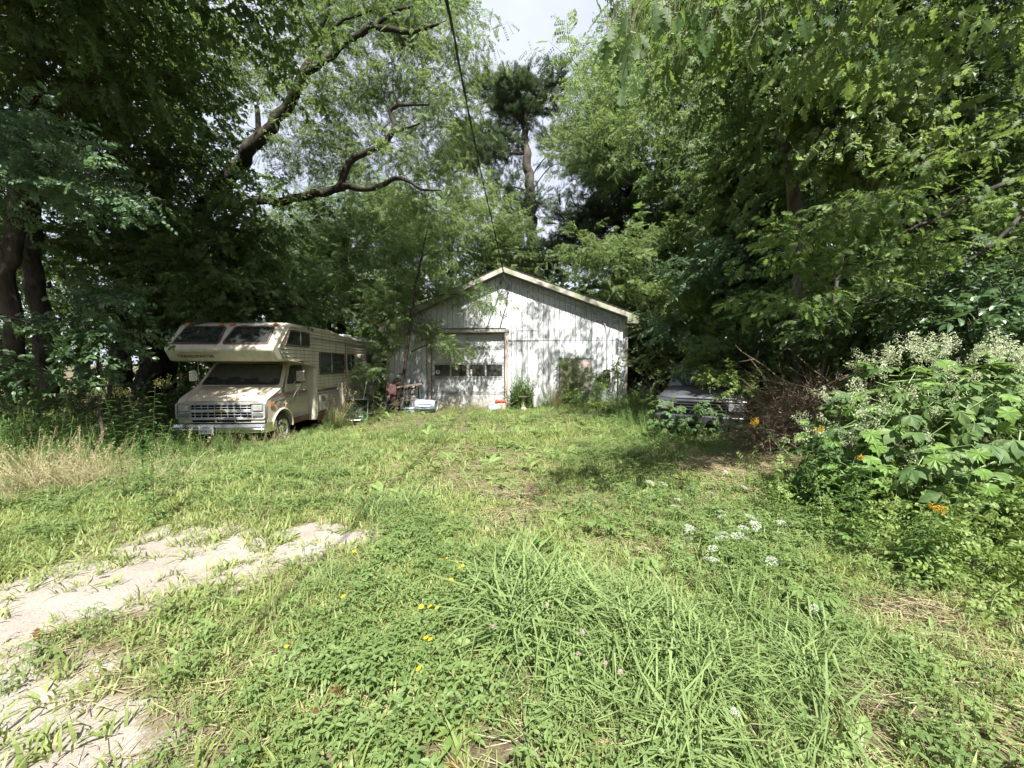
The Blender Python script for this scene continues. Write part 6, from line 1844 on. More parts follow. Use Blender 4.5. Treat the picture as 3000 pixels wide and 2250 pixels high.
shrub("right_shrub", "leafy pinnate shrub in the shade at the right edge", 'sapling', at(2900,880,4.6), [PB(2860,850,4.7,.4,.35,.18,8), PB(2960,900,4.5,.35,.3,.2,7), PB(2920,960,4.5,.4,.3,.2,8), PB(2780,930,5.0,.5,.4,.25,8)], .35, .8, 49, 4, .14)
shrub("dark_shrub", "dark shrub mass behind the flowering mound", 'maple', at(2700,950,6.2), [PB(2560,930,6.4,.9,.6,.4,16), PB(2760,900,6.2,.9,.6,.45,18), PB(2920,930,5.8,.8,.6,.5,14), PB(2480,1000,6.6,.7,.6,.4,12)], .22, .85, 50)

# ---------------------------------------------------------------- far wood that closes the view, before and behind
def woods():
    r = np.random.default_rng(99)
    P = []; T = []
    def ring(n, a0, a1, r0, r1, z0, z1, cx=0, cy=0):
        a = np.radians(r.uniform(a0, a1, n)); q = r.uniform(r0, r1, n)
        x = cx + q * np.sin(a); y = cy + q * np.cos(a); z = z0 + (z1 - z0) * r.random(n) ** 1.15
        k = vnoise(a * 9, z * 0.35, 1.0, 31) + 0.25 * vnoise(a * 31, z * .9, 1.0, 32) > 0.42
        P.append(np.stack([x, y, z], 1)[k])
    ring(1500, -75, -26, 19, 30, 0.3, 7.0)          # left
    ring(2600, -30, 0, 26, 36, 0.3, 9.5)
    ring(1900, 0, 20, 27, 36, 0.3, 9.5)
    ring(3600, 16, 75, 17, 28, 0.3, 12.0)          # right
    ring(3200, 110, 250, 17, 26, 0.3, 8.5)         # behind the camera
    pos = np.concatenate(P)
    d = r.normal(0, 1, pos.shape); d[:, 2] *= .4
    o = scatter("woods", 'maple', pos, aim(d, r.normal(0, .5, len(pos))), r.uniform(2.0, 3.6, len(pos)), r.normal(.42, .14, len(pos)), None, r)
    tag(o, "far wood of leafy trees closing the view behind the garage and yard", "woods", kind="stuff")
    mb = MB()
    for k in range(70):
        a = R(r.uniform(-70, 70)); q = r.uniform(20, 34); x, y = q * math.sin(a), q * math.cos(a)
        if abs(x) < 5.5 and y < 25: continue
        h = r.uniform(6, 11)
        mb.tube([(x, y, -.1), (x + r.normal(0, .2), y, h * .5), (x + r.normal(0, .4), y, h)], [r.uniform(.1, .22), .1, .04], 6)
    t = mb.build("woods_trunks", M['bark_dark'], o, smooth=True); t["kind"] = "stuff"
woods()
# ---------------------------------------------------------------- ground cover
def rv_local(x, y):
    dx, dy = x - RVX, y - RVY
    c, s = math.cos(R(2.74)), math.sin(R(2.74))
    return dx * c + dy * s, -dx * s + dy * c

def open_ground(x, y):
    u, v = rv_local(x, y)
    bad = (np.abs(u) < 0.95) & (v > 0.25) & (v < 8.2)
    bad |= (y > GY - 0.12) & (x > -4.8) & (x < 4.4)
    return ~bad

def litter_mask(x, y):
    """Bare brown litter under the brush pile and along the right edge."""
    m = np.exp(-(((x - 3.5) / 1.1) ** 2 + ((y - 5.6) / 0.9) ** 2) * 1.2)
    m = np.maximum(m, 0.8 * np.exp(-(((x - 1.6) / 0.5) ** 2 + ((y - 8.6) / 0.35) ** 2)))
    m = np.maximum(m, 0.75 * np.exp(-(((x - 2.6) / 0.6) ** 2 + ((y - 2.45) / 0.22) ** 2)))
    m = np.maximum(m, 0.7 * np.exp(-(((x - 3.3) / 0.5) ** 2 + ((y - 2.3) / 0.2) ** 2)))
    m = np.maximum(m, 0.8 * np.exp(-(((x - 0.55) / 0.3) ** 2 + ((y - 1.65) / 0.12) ** 2)))
    m = np.maximum(m, 0.7 * np.exp(-(((x + 0.75) / 0.35) ** 2 + ((y - 1.75) / 0.14) ** 2)))
    return m

def field(n, y0, y1, seed, margin=1.0):
    """Points spread evenly over the part of the yard in view, y0..y1 metres away."""
    r = np.random.default_rng(seed)
    y = np.sqrt(r.uniform(y0 ** 2, y1 ** 2, n))
    x = r.uniform(-1, 1, n) * (1.42 * y + margin)
    return x, y, r

def cover(name, label, cat, key, parts, prob, size, tint, seed, lift=0.0, kind="stuff", parent=None, tilt=.16):
    X, Y, Z, SZ, TT = [], [], [], [], []
    for i, (n, y0, y1, sc) in enumerate(parts):
        x, y, r = field(n, y0, y1, seed * 10 + i)
        k = open_ground(x, y) & (r.random(n) < prob(x, y))
        x, y = x[k], y[k]
        X.append(x); Y.append(y); SZ.append(sc * r.uniform(.7, 1.35, len(x)) * (size(x, y) if callable(size) else size)); TT.append((tint(x, y) if callable(tint) else tint) + r.normal(0, .08, len(x)))
    X = np.concatenate(X); Y = np.concatenate(Y); SZ = np.concatenate(SZ); TT = np.concatenate(TT)
    Z = ground_z(X, Y) + lift
    r = np.random.default_rng(seed)
    rot = np.stack([r.normal(0, tilt, len(X)), r.normal(0, tilt, len(X)), r.uniform(0, 6.283, len(X))], 1)
    o = scatter(name, key, np.stack([X, Y, Z], 1), rot, SZ, TT, parent, r)
    return tag(o, label, cat, kind=kind)

def onpath(x, y): return path_mask(x, y) > 0.0
def lush(x, y):
    """The weedy strip from the middle foreground to the garage."""
    c = 0.35 + 0.10 * (y - 2) + 0.5 * (vnoise(x, y, .6, 45) - .5)
    return np.exp(-((x - c) / (0.75 + 0.22 * y)) ** 2)
def base_prob(x, y, on=0.04):
    pm = path_mask(x, y)
    p = np.where(pm > .05, on, np.maximum(np.clip(1.0 - (pm + .16) / .20, 0, 1.0), np.minimum(1, on * 2.5)))
    lit = litter_mask(x, y) + 0.25 * (vnoise(x, y, 2.2, 41) - .5)
    p = p * np.clip(1.25 - 1.5 * lit, 0.05, 1)
    thin = vnoise(x, y, 1.3, 42) * .6 + vnoise(x, y, 4.0, 43) * .4
    return p * np.clip(-0.10 + 1.9 * thin, 0.06, 1)

def grass_tint(x, y):
    t = 0.46 + 0.55 * (vnoise(x, y, .7, 51) - .5) + 0.4 * (vnoise(x, y, 2.5, 52) - .5)
    t = t + 0.22 * np.clip((-x - 1.5) / 3, 0, 1) * np.clip((6 - y) / 3, 0, 1)
    return t

cover("grass", "short mown grass covering the yard", "grass", 'grass', [(15000, 1.2, 4.5, .95), (19000, 4.2, 9, 1.15), (17000, 8.5, 15.5, 1.5)],
      lambda x, y: base_prob(x, y) * np.where(vnoise(x, y, .8, 61) > .28, 1, .45), lambda x, y: 0.45 + 0.6 * vnoise(x, y, .9, 62) + .12 * lush(x, y), grass_tint, 61)
cover("crab_grass", "sprawling wide-bladed grass on the left around the sandy track", "grass", 'crab', [(7000, 1.2, 4.5, 1.0), (6000, 4.2, 9, 1.3)],
      lambda x, y: base_prob(x, y, np.where(vnoise(x, y, 2.8, 47) > .53, .6, .08)) * np.clip(.25 + (-x + .2) / 2.2, .2, 1), 1.0, lambda x, y: grass_tint(x, y) + .12, 62)
cover("clover", "clover and small-leaved weeds through the lawn", "clover", 'clover', [(9000, 1.2, 4.5, 1.0), (8000, 4.2, 9, 1.25), (3000, 8.5, 14.5, 1.6)],
      lambda x, y: base_prob(x, y) * np.clip(.25 + .8 * (vnoise(x, y, 1.1, 63) - .45) * 2.5 + .25 * np.clip(x / 2, -1, 1), .05, 1), 1.15, .5, 63)
cover("broad_weeds", "flat rosettes of broad plantain leaves in the lawn", "weeds", 'broad', [(1600, 1.3, 4.5, .68), (2200, 4.2, 9, 1.1), (1200, 8.5, 13.5, 1.5)],
      lambda x, y: base_prob(x, y, .0) * np.clip(.10 + .9 * lush(x, y) + .2 * (x > 1), .05, 1) * (vnoise(x, y, 1.6, 46) > .38), 1.0, .68, 64)
cover("toothed_weeds", "toothed dandelion-like rosettes in the lawn", "weeds", 'dandelion', [(500, 1.3, 4.5, .8), (600, 4.2, 9, 1.0)],
      lambda x, y: base_prob(x, y, .03), 1.0, .5, 65)
cover("leafy_weeds", "low leafy weeds spreading over the right half of the yard", "weeds", 'weedleaf', [(700, 1.3, 5, .42), (1100, 4.5, 9, .6), (1300, 8.5, 14.2, .9)],
      lambda x, y: base_prob(x, y, .0) * np.clip((x - .2 + (vnoise(x, y, .9, 66) - .5) * 3) / 2.2, 0, 1), 1.0, .5, 66)
cover("straw_litter", "dry straw and needle litter on the bare patches", "litter", 'straw', [(4200, 1.2, 4.5, 1.0), (4500, 4.2, 8, 1.3)],
      lambda x, y: np.where(onpath(x, y), .0, np.clip(.25 * (vnoise(x, y, 1.7, 48) > .5) + .08 + 1.2 * litter_mask(x, y), 0, 1)), 1.0, .4, 67, .006, tilt=.05)
cover("dead_leaves", "scattered brown fallen leaves on the ground", "leaves", 'deadleaf', [(160, 1.2, 4.5, .7), (700, 4.2, 8, .7)],
      lambda x, y: np.clip(.05 + 1.1 * litter_mask(x, y), 0, 1), 1.0, .4, 68, .02)

# taller growth along the edges
def strip(name, label, cat, key, pts, n, width, size, tint, seed, kind="stuff", tilt=.12, zoff=0.0):
    r = np.random.default_rng(seed)
    pts = np.array(pts, float)
    seg = np.linalg.norm(np.diff(pts, axis=0), axis=1); cum = np.concatenate([[0], np.cumsum(seg)])
    t = r.uniform(0, cum[-1], n); i = np.clip(np.searchsorted(cum, t) - 1, 0, len(seg) - 1)
    f = (t - cum[i]) / seg[i]
    p = pts[i] + (pts[i + 1] - pts[i]) * f[:, None] + r.normal(0, width, (n, 2))
    k = open_ground(p[:, 0], p[:, 1]); p = p[k]
    z = ground_z(p[:, 0], p[:, 1]) + zoff
    rot = np.stack([r.normal(0, tilt, len(p)), r.normal(0, tilt, len(p)), r.uniform(0, 6.283, len(p))], 1)
    o = scatter(name, key, np.column_stack([p, z]), rot, size * r.uniform(.6, 1.3, len(p)), tint + r.normal(0, .1, len(p)), None, r)
    return tag(o, label, cat, kind=kind)

strip("weeds", "dark tall weeds under the left trees beside the motorhome", "weeds", 'weed', [(-10.5, 7.2), (-8.4, 7.6), (-7.4, 8.0)], 420, .55, 1.25, .32, 71)
strip("weeds", "mixed weeds along the left edge of the grass", "weeds", 'weed', [(-9, 6.0), (-6.9, 6.6), (-6.2, 7.6), (-5.6, 8.0)], 230, .4, .85, .42, 72)
strip("long_grass", "longer pale grass fringing the left weeds", "grass", 'tuft', [(-8, 4.6), (-6.2, 5.4), (-5.3, 6.8), (-5.0, 8.2), (-4.6, 9.4)], 420, .5, .62, .55, 73)
strip("long_grass", "long grass growing against the motorhome wheels and skirt", "grass", 'tuft', [(-7.6, 8.2), (-5.4, 8.15), (-5.25, 9.6), (-5.2, 11.0), (-5.0, 13)], 260, .22, .75, .40, 74)
strip("dry_grass", "dry tan grass stems tangled below the motorhome bumper", "grass", 'dry', [(-7.0, 8.15), (-5.4, 8.1), (-5.2, 8.8)], 46, .14, .6, .4, 75)
strip("dry_grass", "dry tan grass heads leaning at the left edge", "grass", 'dry', [(-7.4, 5.5), (-6.2, 5.2), (-5.4, 5.3)], 80, .38, 1.0, .6, 76, tilt=.45)
strip("weeds", "weeds and vines along the motorhome's flank", "weeds", 'weed', [(-4.95, 10.2), (-4.9, 11.6), (-5.0, 13.2)], 70, .14, 1.0, .45, 77)
strip("dry_weeds", "tall brown dried weeds against the motorhome siding", "weeds", 'dry', [(-5.05, 10.6), (-5.0, 11.2)], 10, .06, 1.9, .35, 78)
strip("weeds", "knee-high weeds along the foot of the garage wall", "weeds", 'weed', [(-.1, 14.15), (1.2, 14.2), (2.6, 14.15), (4.4, 14.0)], 240, .15, .95, .5, 79)
strip("dry_grass", "straw-coloured grass along the garage door sill", "grass", 'dry', [(-2.9, 13.9), (-1.5, 13.8), (-.3, 13.7)], 60, .16, .75, .5, 80)
strip("dry_weeds", "tall tan weed stalks beside the boarded window", "weeds", 'dry', [(1.5, 14.2), (1.75, 14.2)], 12, .06, 1.7, .4, 81)
strip("weeds", "grey-green weed stalks between cooler and boarded window", "weeds", 'weed', [(0.05, 14.1), (0.7, 14.15)], 70, .12, 1.9, .45, 82)
strip("undergrowth", "undergrowth between garage corner and truck", "undergrowth", 'weed', [(4.4, 13.6), (3.7, 11.8), (3.4, 10.2), (2.9, 9.2)], 300, .35, .8, .45, 83)
strip("undergrowth", "leafy undergrowth in front of the truck bumper", "undergrowth", 'rose', [(2.75, 8.4), (3.0, 7.6), (3.7, 6.9)], 46, .14, .6, .45, 84, tilt=1.0, zoff=.2)
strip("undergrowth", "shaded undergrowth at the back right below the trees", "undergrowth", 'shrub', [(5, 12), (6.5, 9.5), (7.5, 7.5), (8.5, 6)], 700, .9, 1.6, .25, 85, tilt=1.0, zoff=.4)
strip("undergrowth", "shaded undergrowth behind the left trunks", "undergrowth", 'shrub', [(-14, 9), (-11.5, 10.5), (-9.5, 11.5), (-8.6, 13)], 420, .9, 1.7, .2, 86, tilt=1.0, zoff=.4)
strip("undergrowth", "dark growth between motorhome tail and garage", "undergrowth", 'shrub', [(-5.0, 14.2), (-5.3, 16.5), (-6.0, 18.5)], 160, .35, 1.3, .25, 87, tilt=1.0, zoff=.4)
strip("long_grass", "long arching grass across the right foreground", "grass", 'tuft', [(-.1, 2.75), (.35, 2.2), (.8, 1.9), (1.3, 1.75)], 95, .26, .72, .42, 93)
strip("long_grass", "coarse grass in the right foreground between the bare patches", "grass", 'tuft', [(1.2, 2.6), (1.9, 2.2), (2.3, 1.8)], 70, .28, .5, .55, 94)
strip("briars", "bright briar shoots at the foot of the flowering mound", "briars", 'rose', [(3.0, 3.35), (3.3, 2.95), (3.8, 2.75), (4.4, 2.5)], 170, .16, .9, .82, 88, tilt=.9, zoff=.12)
strip("briars", "briar sprays between white flowers and mound", "briars", 'rose', [(2.85, 4.3), (2.95, 3.7), (3.1, 3.3)], 40, .2, .85, .75, 89, tilt=.9, zoff=.12)
strip("weeds", "leafy stalks at the left foot of the flowering mound", "weeds", 'weed', [(3.3, 4.3), (3.45, 3.8), (3.7, 3.4)], 60, .16, 1.1, .45, 90)

# ---------------------------------------------------------------- creeper mound on the right
mound = thing("creeper_mound", "waist-high mound of five-leaved creeper with white blossom at right", "creeper", (4.5, 4.0, 0.0))
def mound_surface(n, r, shell=(.85, 1.05)):
    """Points on the sunny and camera-facing skin of the mound with outward normals."""
    out = []; nor = []
    cs = [((4.5, 3.95, .62), (.95, .9, .98)), ((5.5, 3.9, .72), (1.1, 1.0, .98)), ((6.6, 4.0, .7), (1.1, 1.0, .95)), ((4.05, 4.15, .45), (.65, .7, .7)), ((4.9, 3.3, .35), (.8, .6, .6)), ((5.9, 3.2, .4), (.8, .6, .6))]
    while len(out) < n:
        c, rd = cs[r.integers(len(cs))]
        u = r.normal(0, 1, 3); u /= np.linalg.norm(u)
        if u[1] > 0.55: continue
        p = np.array(c) + u * np.array(rd) * r.uniform(*shell)
        if p[2] < 0.05: continue
        ins = False
        for c2, rd2 in cs:
            if c2 is not c and np.sum(((p - np.array(c2)) / np.array(rd2)) ** 2) < .72: ins = True
        if ins: continue
        nn = u / np.array(rd); out.append(p); nor.append(nn / np.linalg.norm(nn))
    return np.array(out), np.array(nor)

def place_leaves(parent, key, name, pos, dirs, size, rolls, label=None):
    off = np.array(parent.location)
    eu = aim(dirs, rolls)
    first = {}
    for i in range(len(pos)):
        src = S[key][i % len(S[key])]
        o = bpy.data.objects.new(name, src.data)
        COL.objects.link(o); o.parent = parent
        o.location = tuple(pos[i] - off); o.rotation_euler = tuple(eu[i]); s = float(size[i]); o.scale = (s, s, s)

r = np.random.default_rng(200)
# dense inner foliage
p, nrm = mound_surface(2400, r, (.5, 1.02))
fo = scatter("foliage", 'creeper', p - np.array(mound.location), aim(nrm * .6 + r.normal(0, .28, p.shape) + np.array([0, 0, -.75]), r.normal(0, .3, len(p))), r.uniform(.95, 1.45, len(p)), .48 + r.normal(0, .1, len(p)), mound, r)
fo["kind"] = "stuff"
# the outer creeper leaves one by one
p, nrm = mound_surface(290, r, (.98, 1.10))
place_leaves(mound, 'creeper', "leaf", p, nrm * .65 + r.normal(0, .22, p.shape) + np.array([0, 0, -.7]), r.uniform(1.1, 1.6, len(p)), r.normal(0, .28, len(p)))
# stems inside
sm = MB()
for k in range(60):
    a, b = p[r.integers(len(p))], p[r.integers(len(p))]
    b = a + (b - a) * min(1, .8 / (np.linalg.norm(b - a) + 1e-6))
    sm.tube([tuple(a * .97 - np.array(mound.location) * .97), tuple((a + b) / 2 * .985 - np.array(mound.location) * .985 + r.normal(0, .04, 3)), tuple(b * .97 - np.array(mound.location) * .97)], .005, 4)
sm.build("stems", M['stem'], mound)["kind"] = "stuff"

cuc = thing("wild_cucumber", "pale star-leaved climbing vine with frothy white flowers over the mound", "vine", (4.5, 3.9, 1.2))
cp, cn = mound_surface(600, r, (1.05, 1.16))
sel = []
for i in range(len(cp)):
    q = cp[i]
    onright = q[0] > 4.9 and q[1] < 3.6
    crest = q[2] > 1.2 and q[0] < 5.7
    left = q[0] < 4.25 and q[2] > .5
    if (crest and r.random() < .40) or (left and r.random() < .30) or (onright and r.random() < .12): sel.append(i)
sel = np.array(sel[:110])
place_leaves(cuc, 'cucumber', "leaf", cp[sel], cn[sel] * .6 + r.normal(0, .25, (len(sel), 3)) + np.array([0, -.1, -.6]), r.uniform(.95, 1.5, len(sel)), r.normal(0, .3, len(sel)))
bp, bn = mound_surface(2600, r, (1.05, 1.2))
w = (.25 + 1.1 * (vnoise(bp[:, 0] * 1.0 + bp[:, 1], bp[:, 2] * 1.0, 4.0, 77) > .5)) * np.exp(-(((bp[:, 0] - 4.45) / .5) ** 2)) * np.clip((bp[:, 2] - 1.05) / .5, 0, 1) + .22 * np.exp(-(((bp[:, 0] - 3.6) / .4) ** 2)) * (bp[:, 2] > .6) + .02 * (bp[:, 2] > 1.3)
k = r.random(len(bp)) < w * .6
bo = scatter("blossom", 'blossom', bp[k] - np.array(cuc.location), aim(bn[k] + r.normal(0, .5, bp[k].shape) + np.array([0, 0, .4]), r.normal(0, .4, k.sum())), r.uniform(.7, 1.25, k.sum()), .5, cuc, r)
bo["kind"] = "stuff"
vs_ = MB()
for i in range(0, len(sel) - 1, 2):
    a, b = cp[sel[i]], cp[sel[i + 1]]
    if np.linalg.norm(a - b) < 1.0: vs_.tube([tuple(a - np.array(cuc.location)), tuple((a + b) / 2 - np.array(cuc.location) + np.array([0, -.04, .05])), tuple(b - np.array(cuc.location))], .004, 4)
if vs_.v: vs_.build("tendrils", M['stem'], cuc)["kind"] = "stuff"

# creeper spreading over the truck front
tc_ = thing("truck_creeper", "creeper leaves draped over the truck's grille and bumper", "creeper", (3.3, 7.6, 0))
r2 = np.random.default_rng(201)
n = 130
tu = r2.uniform(-.95, .8, n); tv = r2.uniform(-.45, -.08, n); tz = r2.uniform(.1, .95, n) * (0.95 - .35 * np.clip(tu, 0, 1))
ct, st_ = math.cos(R(-26)), math.sin(R(-26))
tp = np.stack([3.9 + tu * ct - tv * st_, 8.1 + tu * st_ + tv * ct, tz], 1)
place_leaves(tc_, 'creeper', "leaf", tp, np.stack([r2.normal(0, .5, n), -np.ones(n) * .6, r2.normal(-.1, .4, n)], 1), r2.uniform(.85, 1.2, n), r2.normal(0, .5, n))

# ---------------------------------------------------------------- brush pile
brush = thing("brush_pile", "heap of dead brown brush and thin branches beside the truck", "brush pile", (4.0, 6.4, 0))
r3 = np.random.default_rng(300)
n = 115
u = r3.normal(0, 1, (n, 3)); u /= np.linalg.norm(u, axis=1, keepdims=True); u[:, 2] = np.abs(u[:, 2])
bpos = np.array([4.85, 6.3, gz(4.1, 6.4)]) + u * np.array([1.05, .75, .95]) * (r3.random((n, 1)) ** .4)
bd = np.stack([r3.normal(0, 1, n), r3.normal(0, .6, n), r3.normal(.1, .5, n)], 1)
b_ = scatter("twig_heap", 'brush', bpos - np.array(brush.location), aim(bd, r3.uniform(0, 6.28, n)), r3.uniform(.6, 1.1, n), .4, brush, r3)
b_["kind"] = "stuff"
for k in range(46):
    a = r3.uniform(-2.6, .4); q = r3.uniform(.6, 1.3)
    st0 = np.array([4.85 + q * math.cos(a), 6.4 + q * .8 * math.sin(a), gz(4.1, 6.2) + .02])
    en = np.array([4.9 + r3.normal(0, .5), 6.4 + r3.normal(0, .35), r3.uniform(.35, 1.15)]) + np.array([r3.normal(0, .4), -.1, 0])
    m = 6
    pts = [st0 + (en - st0) * t / m + (r3.normal(0, .06, 3) if 0 < t < m else 0) + np.array([0, 0, math.sin(t / m * math.pi) * .15]) for t in range(m + 1)]
    MB().tube([tuple(q_ - np.array(brush.location)) for q_ in pts], [.011 * (1 - .7 * t / m) for t in range(m + 1)], 5).build("branch", M['dead_wood'], brush, smooth=True)

# ---------------------------------------------------------------- big tufts and single flowers
tufts = [("wide arching tuft of long grass in the middle foreground", .17, 2.38, 1.1, 3), ("tall grass tuft right of the centre foreground", .62, 2.12, 1.0, 2), ("long-bladed tuft at the right foreground", .98, 1.98, .95, 2),
         ("rounded bluish tuft in front of the yard's middle", -1.28, 4.25, .8, 2), ("small tuft below the tip of the sandy track", -1.36, 2.72, .6, 1), ("tuft by the right-hand bare patch", 1.5, 2.0, .8, 2), ("spiky tuft among the right foreground weeds", .72, 1.55, .75, 1), ("tuft leaning over the bottom centre", .35, 1.72, .6, 1)]
for lab, x, y, sc, m in tufts:
    t = thing("grass_tuft", lab, "grass tuft", (x, y, gz(x, y)))
    rr_ = np.random.default_rng(int(abs(x * 1000)))
    n = 9 * m
    q = rr_.normal(0, .10 * m ** .5, (n, 2))
    o = scatter("blades", 'tuft', np.column_stack([q, np.zeros(n)]), np.stack([rr_.normal(0, .12, n), rr_.normal(0, .12, n), rr_.uniform(0, 6.28, n)], 1), 1.15 * sc * rr_.uniform(.7, 1.2, n), .42 + rr_.normal(0, .12, n), t, rr_)
    o["kind"] = "stuff"

def head_xy(px, py, h):
    """Ground point under a flower head h metres high."""
    d = (EYE - h) * 1128.0 / (py - 1068.0)
    p = pix(px, py, d)
    return p.x, p.y

def umbel(r):
    s = Spray()
    for k in range(34):
        a = r.uniform(0, 6.28); q = .042 * math.sqrt(r.random())
        c = np.array([math.cos(a) * q, math.sin(a) * q, .012 * (1 - (q / .042) ** 2)])
        s.stick((0, 0, -.04), c, .0008, .0006)
        for m in range(5):
            aa = r.uniform(0, 6.28)
            s.put(LEAF['diamond'], c + rvec(r, .003), (math.cos(aa), math.sin(aa), .25), .0085, (0, 0, 1))
    return s
lace_me = [umbel(np.random.default_rng(400 + k)).mesh("lace_umbel", [M['lace'], M['stem']]) for k in range(3)]
petal = leaf_strip([(0, .02), (.5, .16), (.9, .17), (1, .06)], .1, .15)
def daisy(r):
    s = Spray()
    for k in range(12):
        a = k * 6.283 / 12 + r.normal(0, .05)
        s.put(petal, (0, 0, 0), (math.cos(a), math.sin(a), .25), .017, (0, 0, 1))
    for k in range(7):
        a = k * 6.283 / 7
        s.put(petal, (0, 0, .002), (math.cos(a), math.sin(a), .7), .010, (0, 0, 1))
    return s
daisy_me = [daisy(np.random.default_rng(420 + k)).mesh("yellow_head", [M['yellow'], M['stem']]) for k in range(2)]
def cloverhead(r):
    s = Spray()
    for k in range(46):
        d = rvec(r, 1); d /= np.linalg.norm(d); d[2] = abs(d[2]) * .9 - .15
        s.put(LEAF['lance'], d * .004, d, .016, (0, 0, 1))
    return s
pink_me = [cloverhead(np.random.default_rng(440)).mesh("clover_head", [M['pink'], M['stem']])]
def stem_mesh(name, h, bend, r0, seed):
    mb = MB(); rr_ = np.random.default_rng(seed)
    mb.tube([(0, 0, -.02), (bend * .3, rr_.normal(0, .01), h * .5), (bend, 0, h)], [r0, r0 * .8, r0 * .6], 5)
    me = bpy.data.meshes.new(name); me.from_pydata(mb.v, [], mb.f); me.materials.append(M['stem']); me.update()
    return me
def flower(name, label, cat, group, px, py, h, heads, head_name, hscale, seed, r0=.002, leaves=None):
    x, y = head_xy(px, py, h)
    g = gz(x, y)
    rr_ = np.random.default_rng(seed)
    bend = rr_.normal(0, h * .12)
    root = thing(name, label, cat, (x - bend, y, g), 0, group)
    link_mesh("stem", stem_mesh("stem", h - g, bend, r0, seed), root)
    hd = link_mesh(head_name, heads[seed % len(heads)], root, (bend, 0, h - g))
    hd.scale = (hscale,) * 3; hd.rotation_euler = (rr_.normal(.25, .25), rr_.normal(0, .25), rr_.uniform(0, 6.28))
    if leaves:
        for k in range(leaves):
            lf = link_mesh("leaf", S['weedleaf'][k % 3].data, root, (0, 0, (h - g) * .15 * k)); lf.scale = (.6,) * 3
    return root
LACE = [(1905,1418),(2025,1436),(2084,1452),(2181,1434),(2125,1388),(1988,1471),(1978,1491),(1903,1464),(2117,1508),(2114,1522),(2197,1523),(2289,1541),(2177,1557),(2094,1571),(2120,1572),(2113,1588),(2013,1590),(2194,1595),(2087,1620),(2284,1573),(2083,1653),(2260,1658),(2212,1549),(1943,1423),(2385,1803),(2152,2133),(2020,1560),(2160,1580)]
for i, (a, b) in enumerate(LACE):
    lab = ("white lacy flower in the shaded grass towards the brush pile" if b < 1480 else "white lacy flower in the middle of the flowering patch" if b < 1590 else "white lacy flower on the near edge of the flowering patch" if b < 1700 else
           "lone white lacy flower by the bluish seedling" if b < 1900 else "lone white lacy flower low in the right foreground grass")
    flower("lace_flower", lab, "flower", "white lacy flowers in the grass", a, b, .50 if b < 1700 else .34, lace_me, "umbel", random.Random(i).uniform(.65, 1.0) * (.55 if b > 1700 else 1), 500 + i, .0025)
YEL = [(1085,1372),(1051,1433),(1367,1420),(1451,1482),(1443,1493),(1326,1508),(990,1593),(997,1607),(979,1597),(1001,1634),(1037,1627),(868,1643),(929,1600),(1288,1573),(1309,1648),(1336,1661),(1356,1671),(1345,1681),(1397,1654),(1288,1652),(1322,1715),(1329,1729),(1006,1767),(1234,1799),(1261,1797),(1281,1801),(1248,1896),(1261,1901),(841,1923),(1227,1993),(1180,1593),(1546,1481),(1460,1478),(1598,1458),(1340,1640)]
for i, (a, b) in enumerate(YEL):
    lab = ("small yellow flower far up the lawn towards the garage" if b < 1520 else "small yellow flower beside the right tip of the sandy track" if a < 1060 and b < 1690 else "small yellow flower just behind the big foreground tuft" if b < 1760 else
           "lone yellow flower nearest the sandy track in the foreground" if a < 860 else "lone yellow flower between track tip and near tuft" if a < 1100 else "small yellow flower at the left foot of the big foreground tuft")
    flower("yellow_flower", lab, "flower", "yellow flowers dotted over the lawn", a, b, .24, daisy_me, "flower_head", random.Random(i).uniform(.55, .85), 600 + i, .0014)
PNK = [(1447,1861),(1601,1794),(1705,1879),(1695,1946),(1773,1974),(1816,2005),(1565,1631),(1659,1658),(1472,1706),(1917,1769)]
for i, (a, b) in enumerate(PNK):
    lab = "pale pink clover head on the far side of the big tuft" if b < 1720 else "pale pink clover head leaning beside the big tuft" if b < 1900 else "pale pink clover head in the grass nearest the bottom edge"
    flower("clover_flower", lab, "flower", "pink clover heads", a, b, .24, pink_me, "flower_head", random.Random(i).uniform(.6, .9), 700 + i, .0016)

def goldenrod(label, px, py, h, sc, seed, lean=0.0, head=1.0, bloom='gold'):
    x, y = head_xy(px, py, h)
    root = thing("goldenrod", label, "goldenrod", (x - lean, y, gz(x, y)))
    me = S['gold'][seed % 3].data
    rr_ = np.random.default_rng(seed)
    s = Spray(); hh = h - gz(x, y) - .05
    pts = [np.array([lean * t * t, 0, hh * t]) for t in np.linspace(0, 1, 7)]
    for i in range(6): s.stick(pts[i], pts[i + 1], .0042 * (1 - i / 8), .0042 * (1 - (i + 1) / 8), 0)
    link_mesh("stem", s.mesh("stem", [M['weed']]), root)
    s = Spray()
    for k in range(52):
        t = .05 + .9 * k / 52; q = np.array([lean * t * t, 0, hh * t]); a = k * 2.4
        s.put(LEAF['lance'], q, (math.cos(a), math.sin(a), .2), .18 * (1.15 - .7 * t), (0, 0, 1))
    link_mesh("leaves", s.mesh("leaves", [M['weed']]), root)["kind"] = "stuff"
    s = Spray(); top = pts[-1]
    for k in range(7):
        a = rr_.uniform(-1.2, 1.2) + (math.pi if lean < 0 else 0); e = top + np.array([math.cos(a) * .14, math.sin(a) * .10, rr_.uniform(-.06, .08)]) * sc
        for m in range(26):
            c = top + (e - top) * rr_.uniform(0, 1) + np.array([0, 0, .03 * math.sin(m)]) * sc
            s.put(LEAF['diamond'], c + rvec(rr_, .006), rvec(rr_, 1) + np.array([0, 0, 1.0]), .018 * head, (0, 0, 1))
    link_mesh("flower_spike", s.mesh("flower_spike", [M[bloom]]), root)
goldenrod("goldenrod with drooping yellow plume leaning left over the brush pile", 2222, 1225, 1.05, .62, 1, -.55, .75)
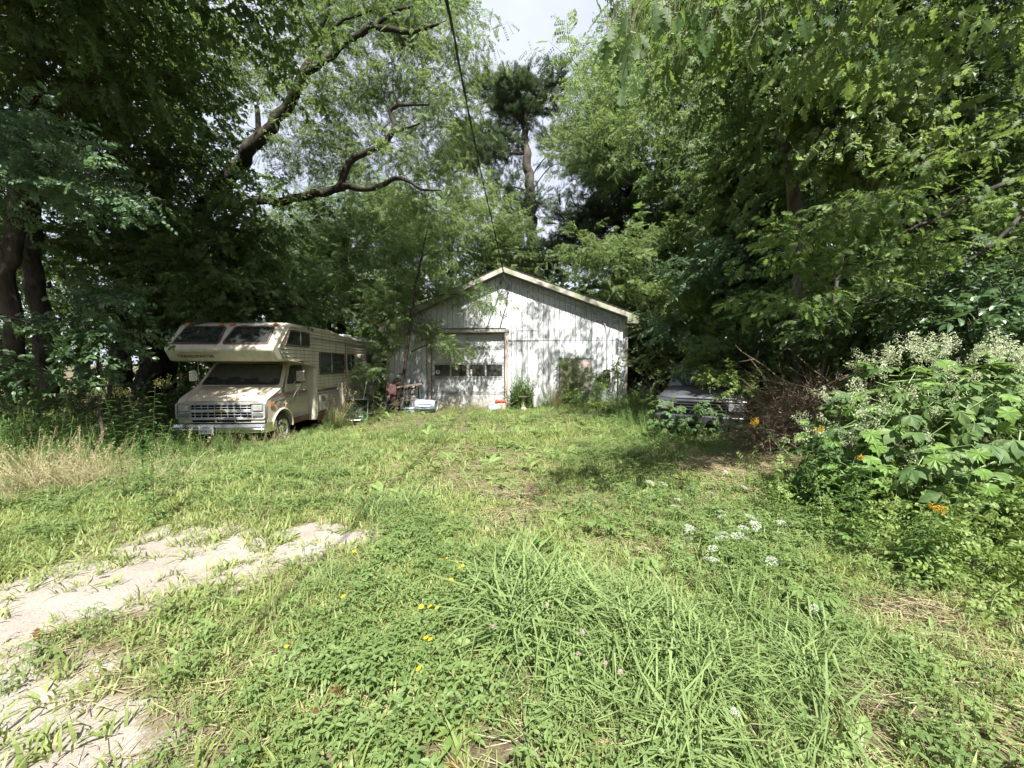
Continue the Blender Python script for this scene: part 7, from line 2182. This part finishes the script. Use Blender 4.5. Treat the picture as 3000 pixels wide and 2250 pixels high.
goldenrod("goldenrod with flat yellow head before the mound's left side", 2410, 1248, 1.02, .5, 2, -.1, .7)
goldenrod("short goldenrod with orange-yellow cluster at the mound's foot", 2735, 1478, .62, .6, 3, .05, .8)
goldenrod("single small golden flower below the mound's centre", 2518, 1328, .85, .2, 4, .03, .7)
goldenrod("tall goldenrod in the shade next to the motorhome's headlight", 455, 1105, 1.5, 1.0, 5, .08, .8, 'gold_shaded')
goldenrod("goldenrod with a bent top left of the tall shaded one", 375, 1140, 1.35, 1.1, 6, -.15, .8, 'gold_shaded')
goldenrod("dull goldenrod farthest left in the shaded weeds", 300, 1135, 1.35, 1.2, 7, -.2, .8, 'gold_shaded')

# creeper seedlings and fallen leaves lying singly in the lawn
SEED = [(1600,1590,.14,"pair of light green creeper leaves in the middle of the lawn"), (1760,1540,.14,"dark creeper seedling in the shaded lawn"), (2380,1760,.16,"bluish creeper seedling in the right foreground grass"), (2640,1640,.15,"bright creeper seedling in front of the briars"), (2500,1590,.18,"creeper seedling by the mound's front edge")]
for i, (a, b, h, lab) in enumerate(SEED):
    x, y = head_xy(a, b, h)
    rt = thing("creeper_seedling", lab, "seedling", (x, y, gz(x, y)))
    rr_ = np.random.default_rng(800 + i)
    link_mesh("stem", stem_mesh("stem", h, .02, .003, 800 + i), rt)
    for k in range(5):
        a_ = k * 1.3 + rr_.normal(0, .2)
        lf = link_mesh("leaf", S['seedling'][k % 2].data, rt, (.02, 0, h * (.6 + .1 * k)))
        lf.rotation_euler = (0, -rr_.uniform(0, .5), a_); lf.scale = (rr_.uniform(.65, .9),) * 3
FALL = [(950,2060),(985,2075),(1000,2120),(925,2110),(930,2165),(1010,2150),(60,1880),(110,1870),(270,1700)]
for i, (a, b) in enumerate(FALL):
    x, y = head_xy(a, b, .04)
    o = link_mesh("fallen_leaf", S['deadleaf'][i % 2].data, None, (x, y, gz(x, y) + .035))
    o.rotation_euler = (random.Random(i).uniform(-.4, .4), random.Random(i + 9).uniform(-.4, .4), i * 1.7); o.scale = (.9,) * 3
    if b < 1900: tag(o, "rust brown fallen leaf on the left by the sandy track", "leaf", "fallen leaves by the track")
    else: tag(o, "rust brown fallen leaf in the thin grass at the bottom", "leaf", "fallen leaves at the bottom")

place_leaves(oak_hang, 'oakleaf', "leaf", *HANG)
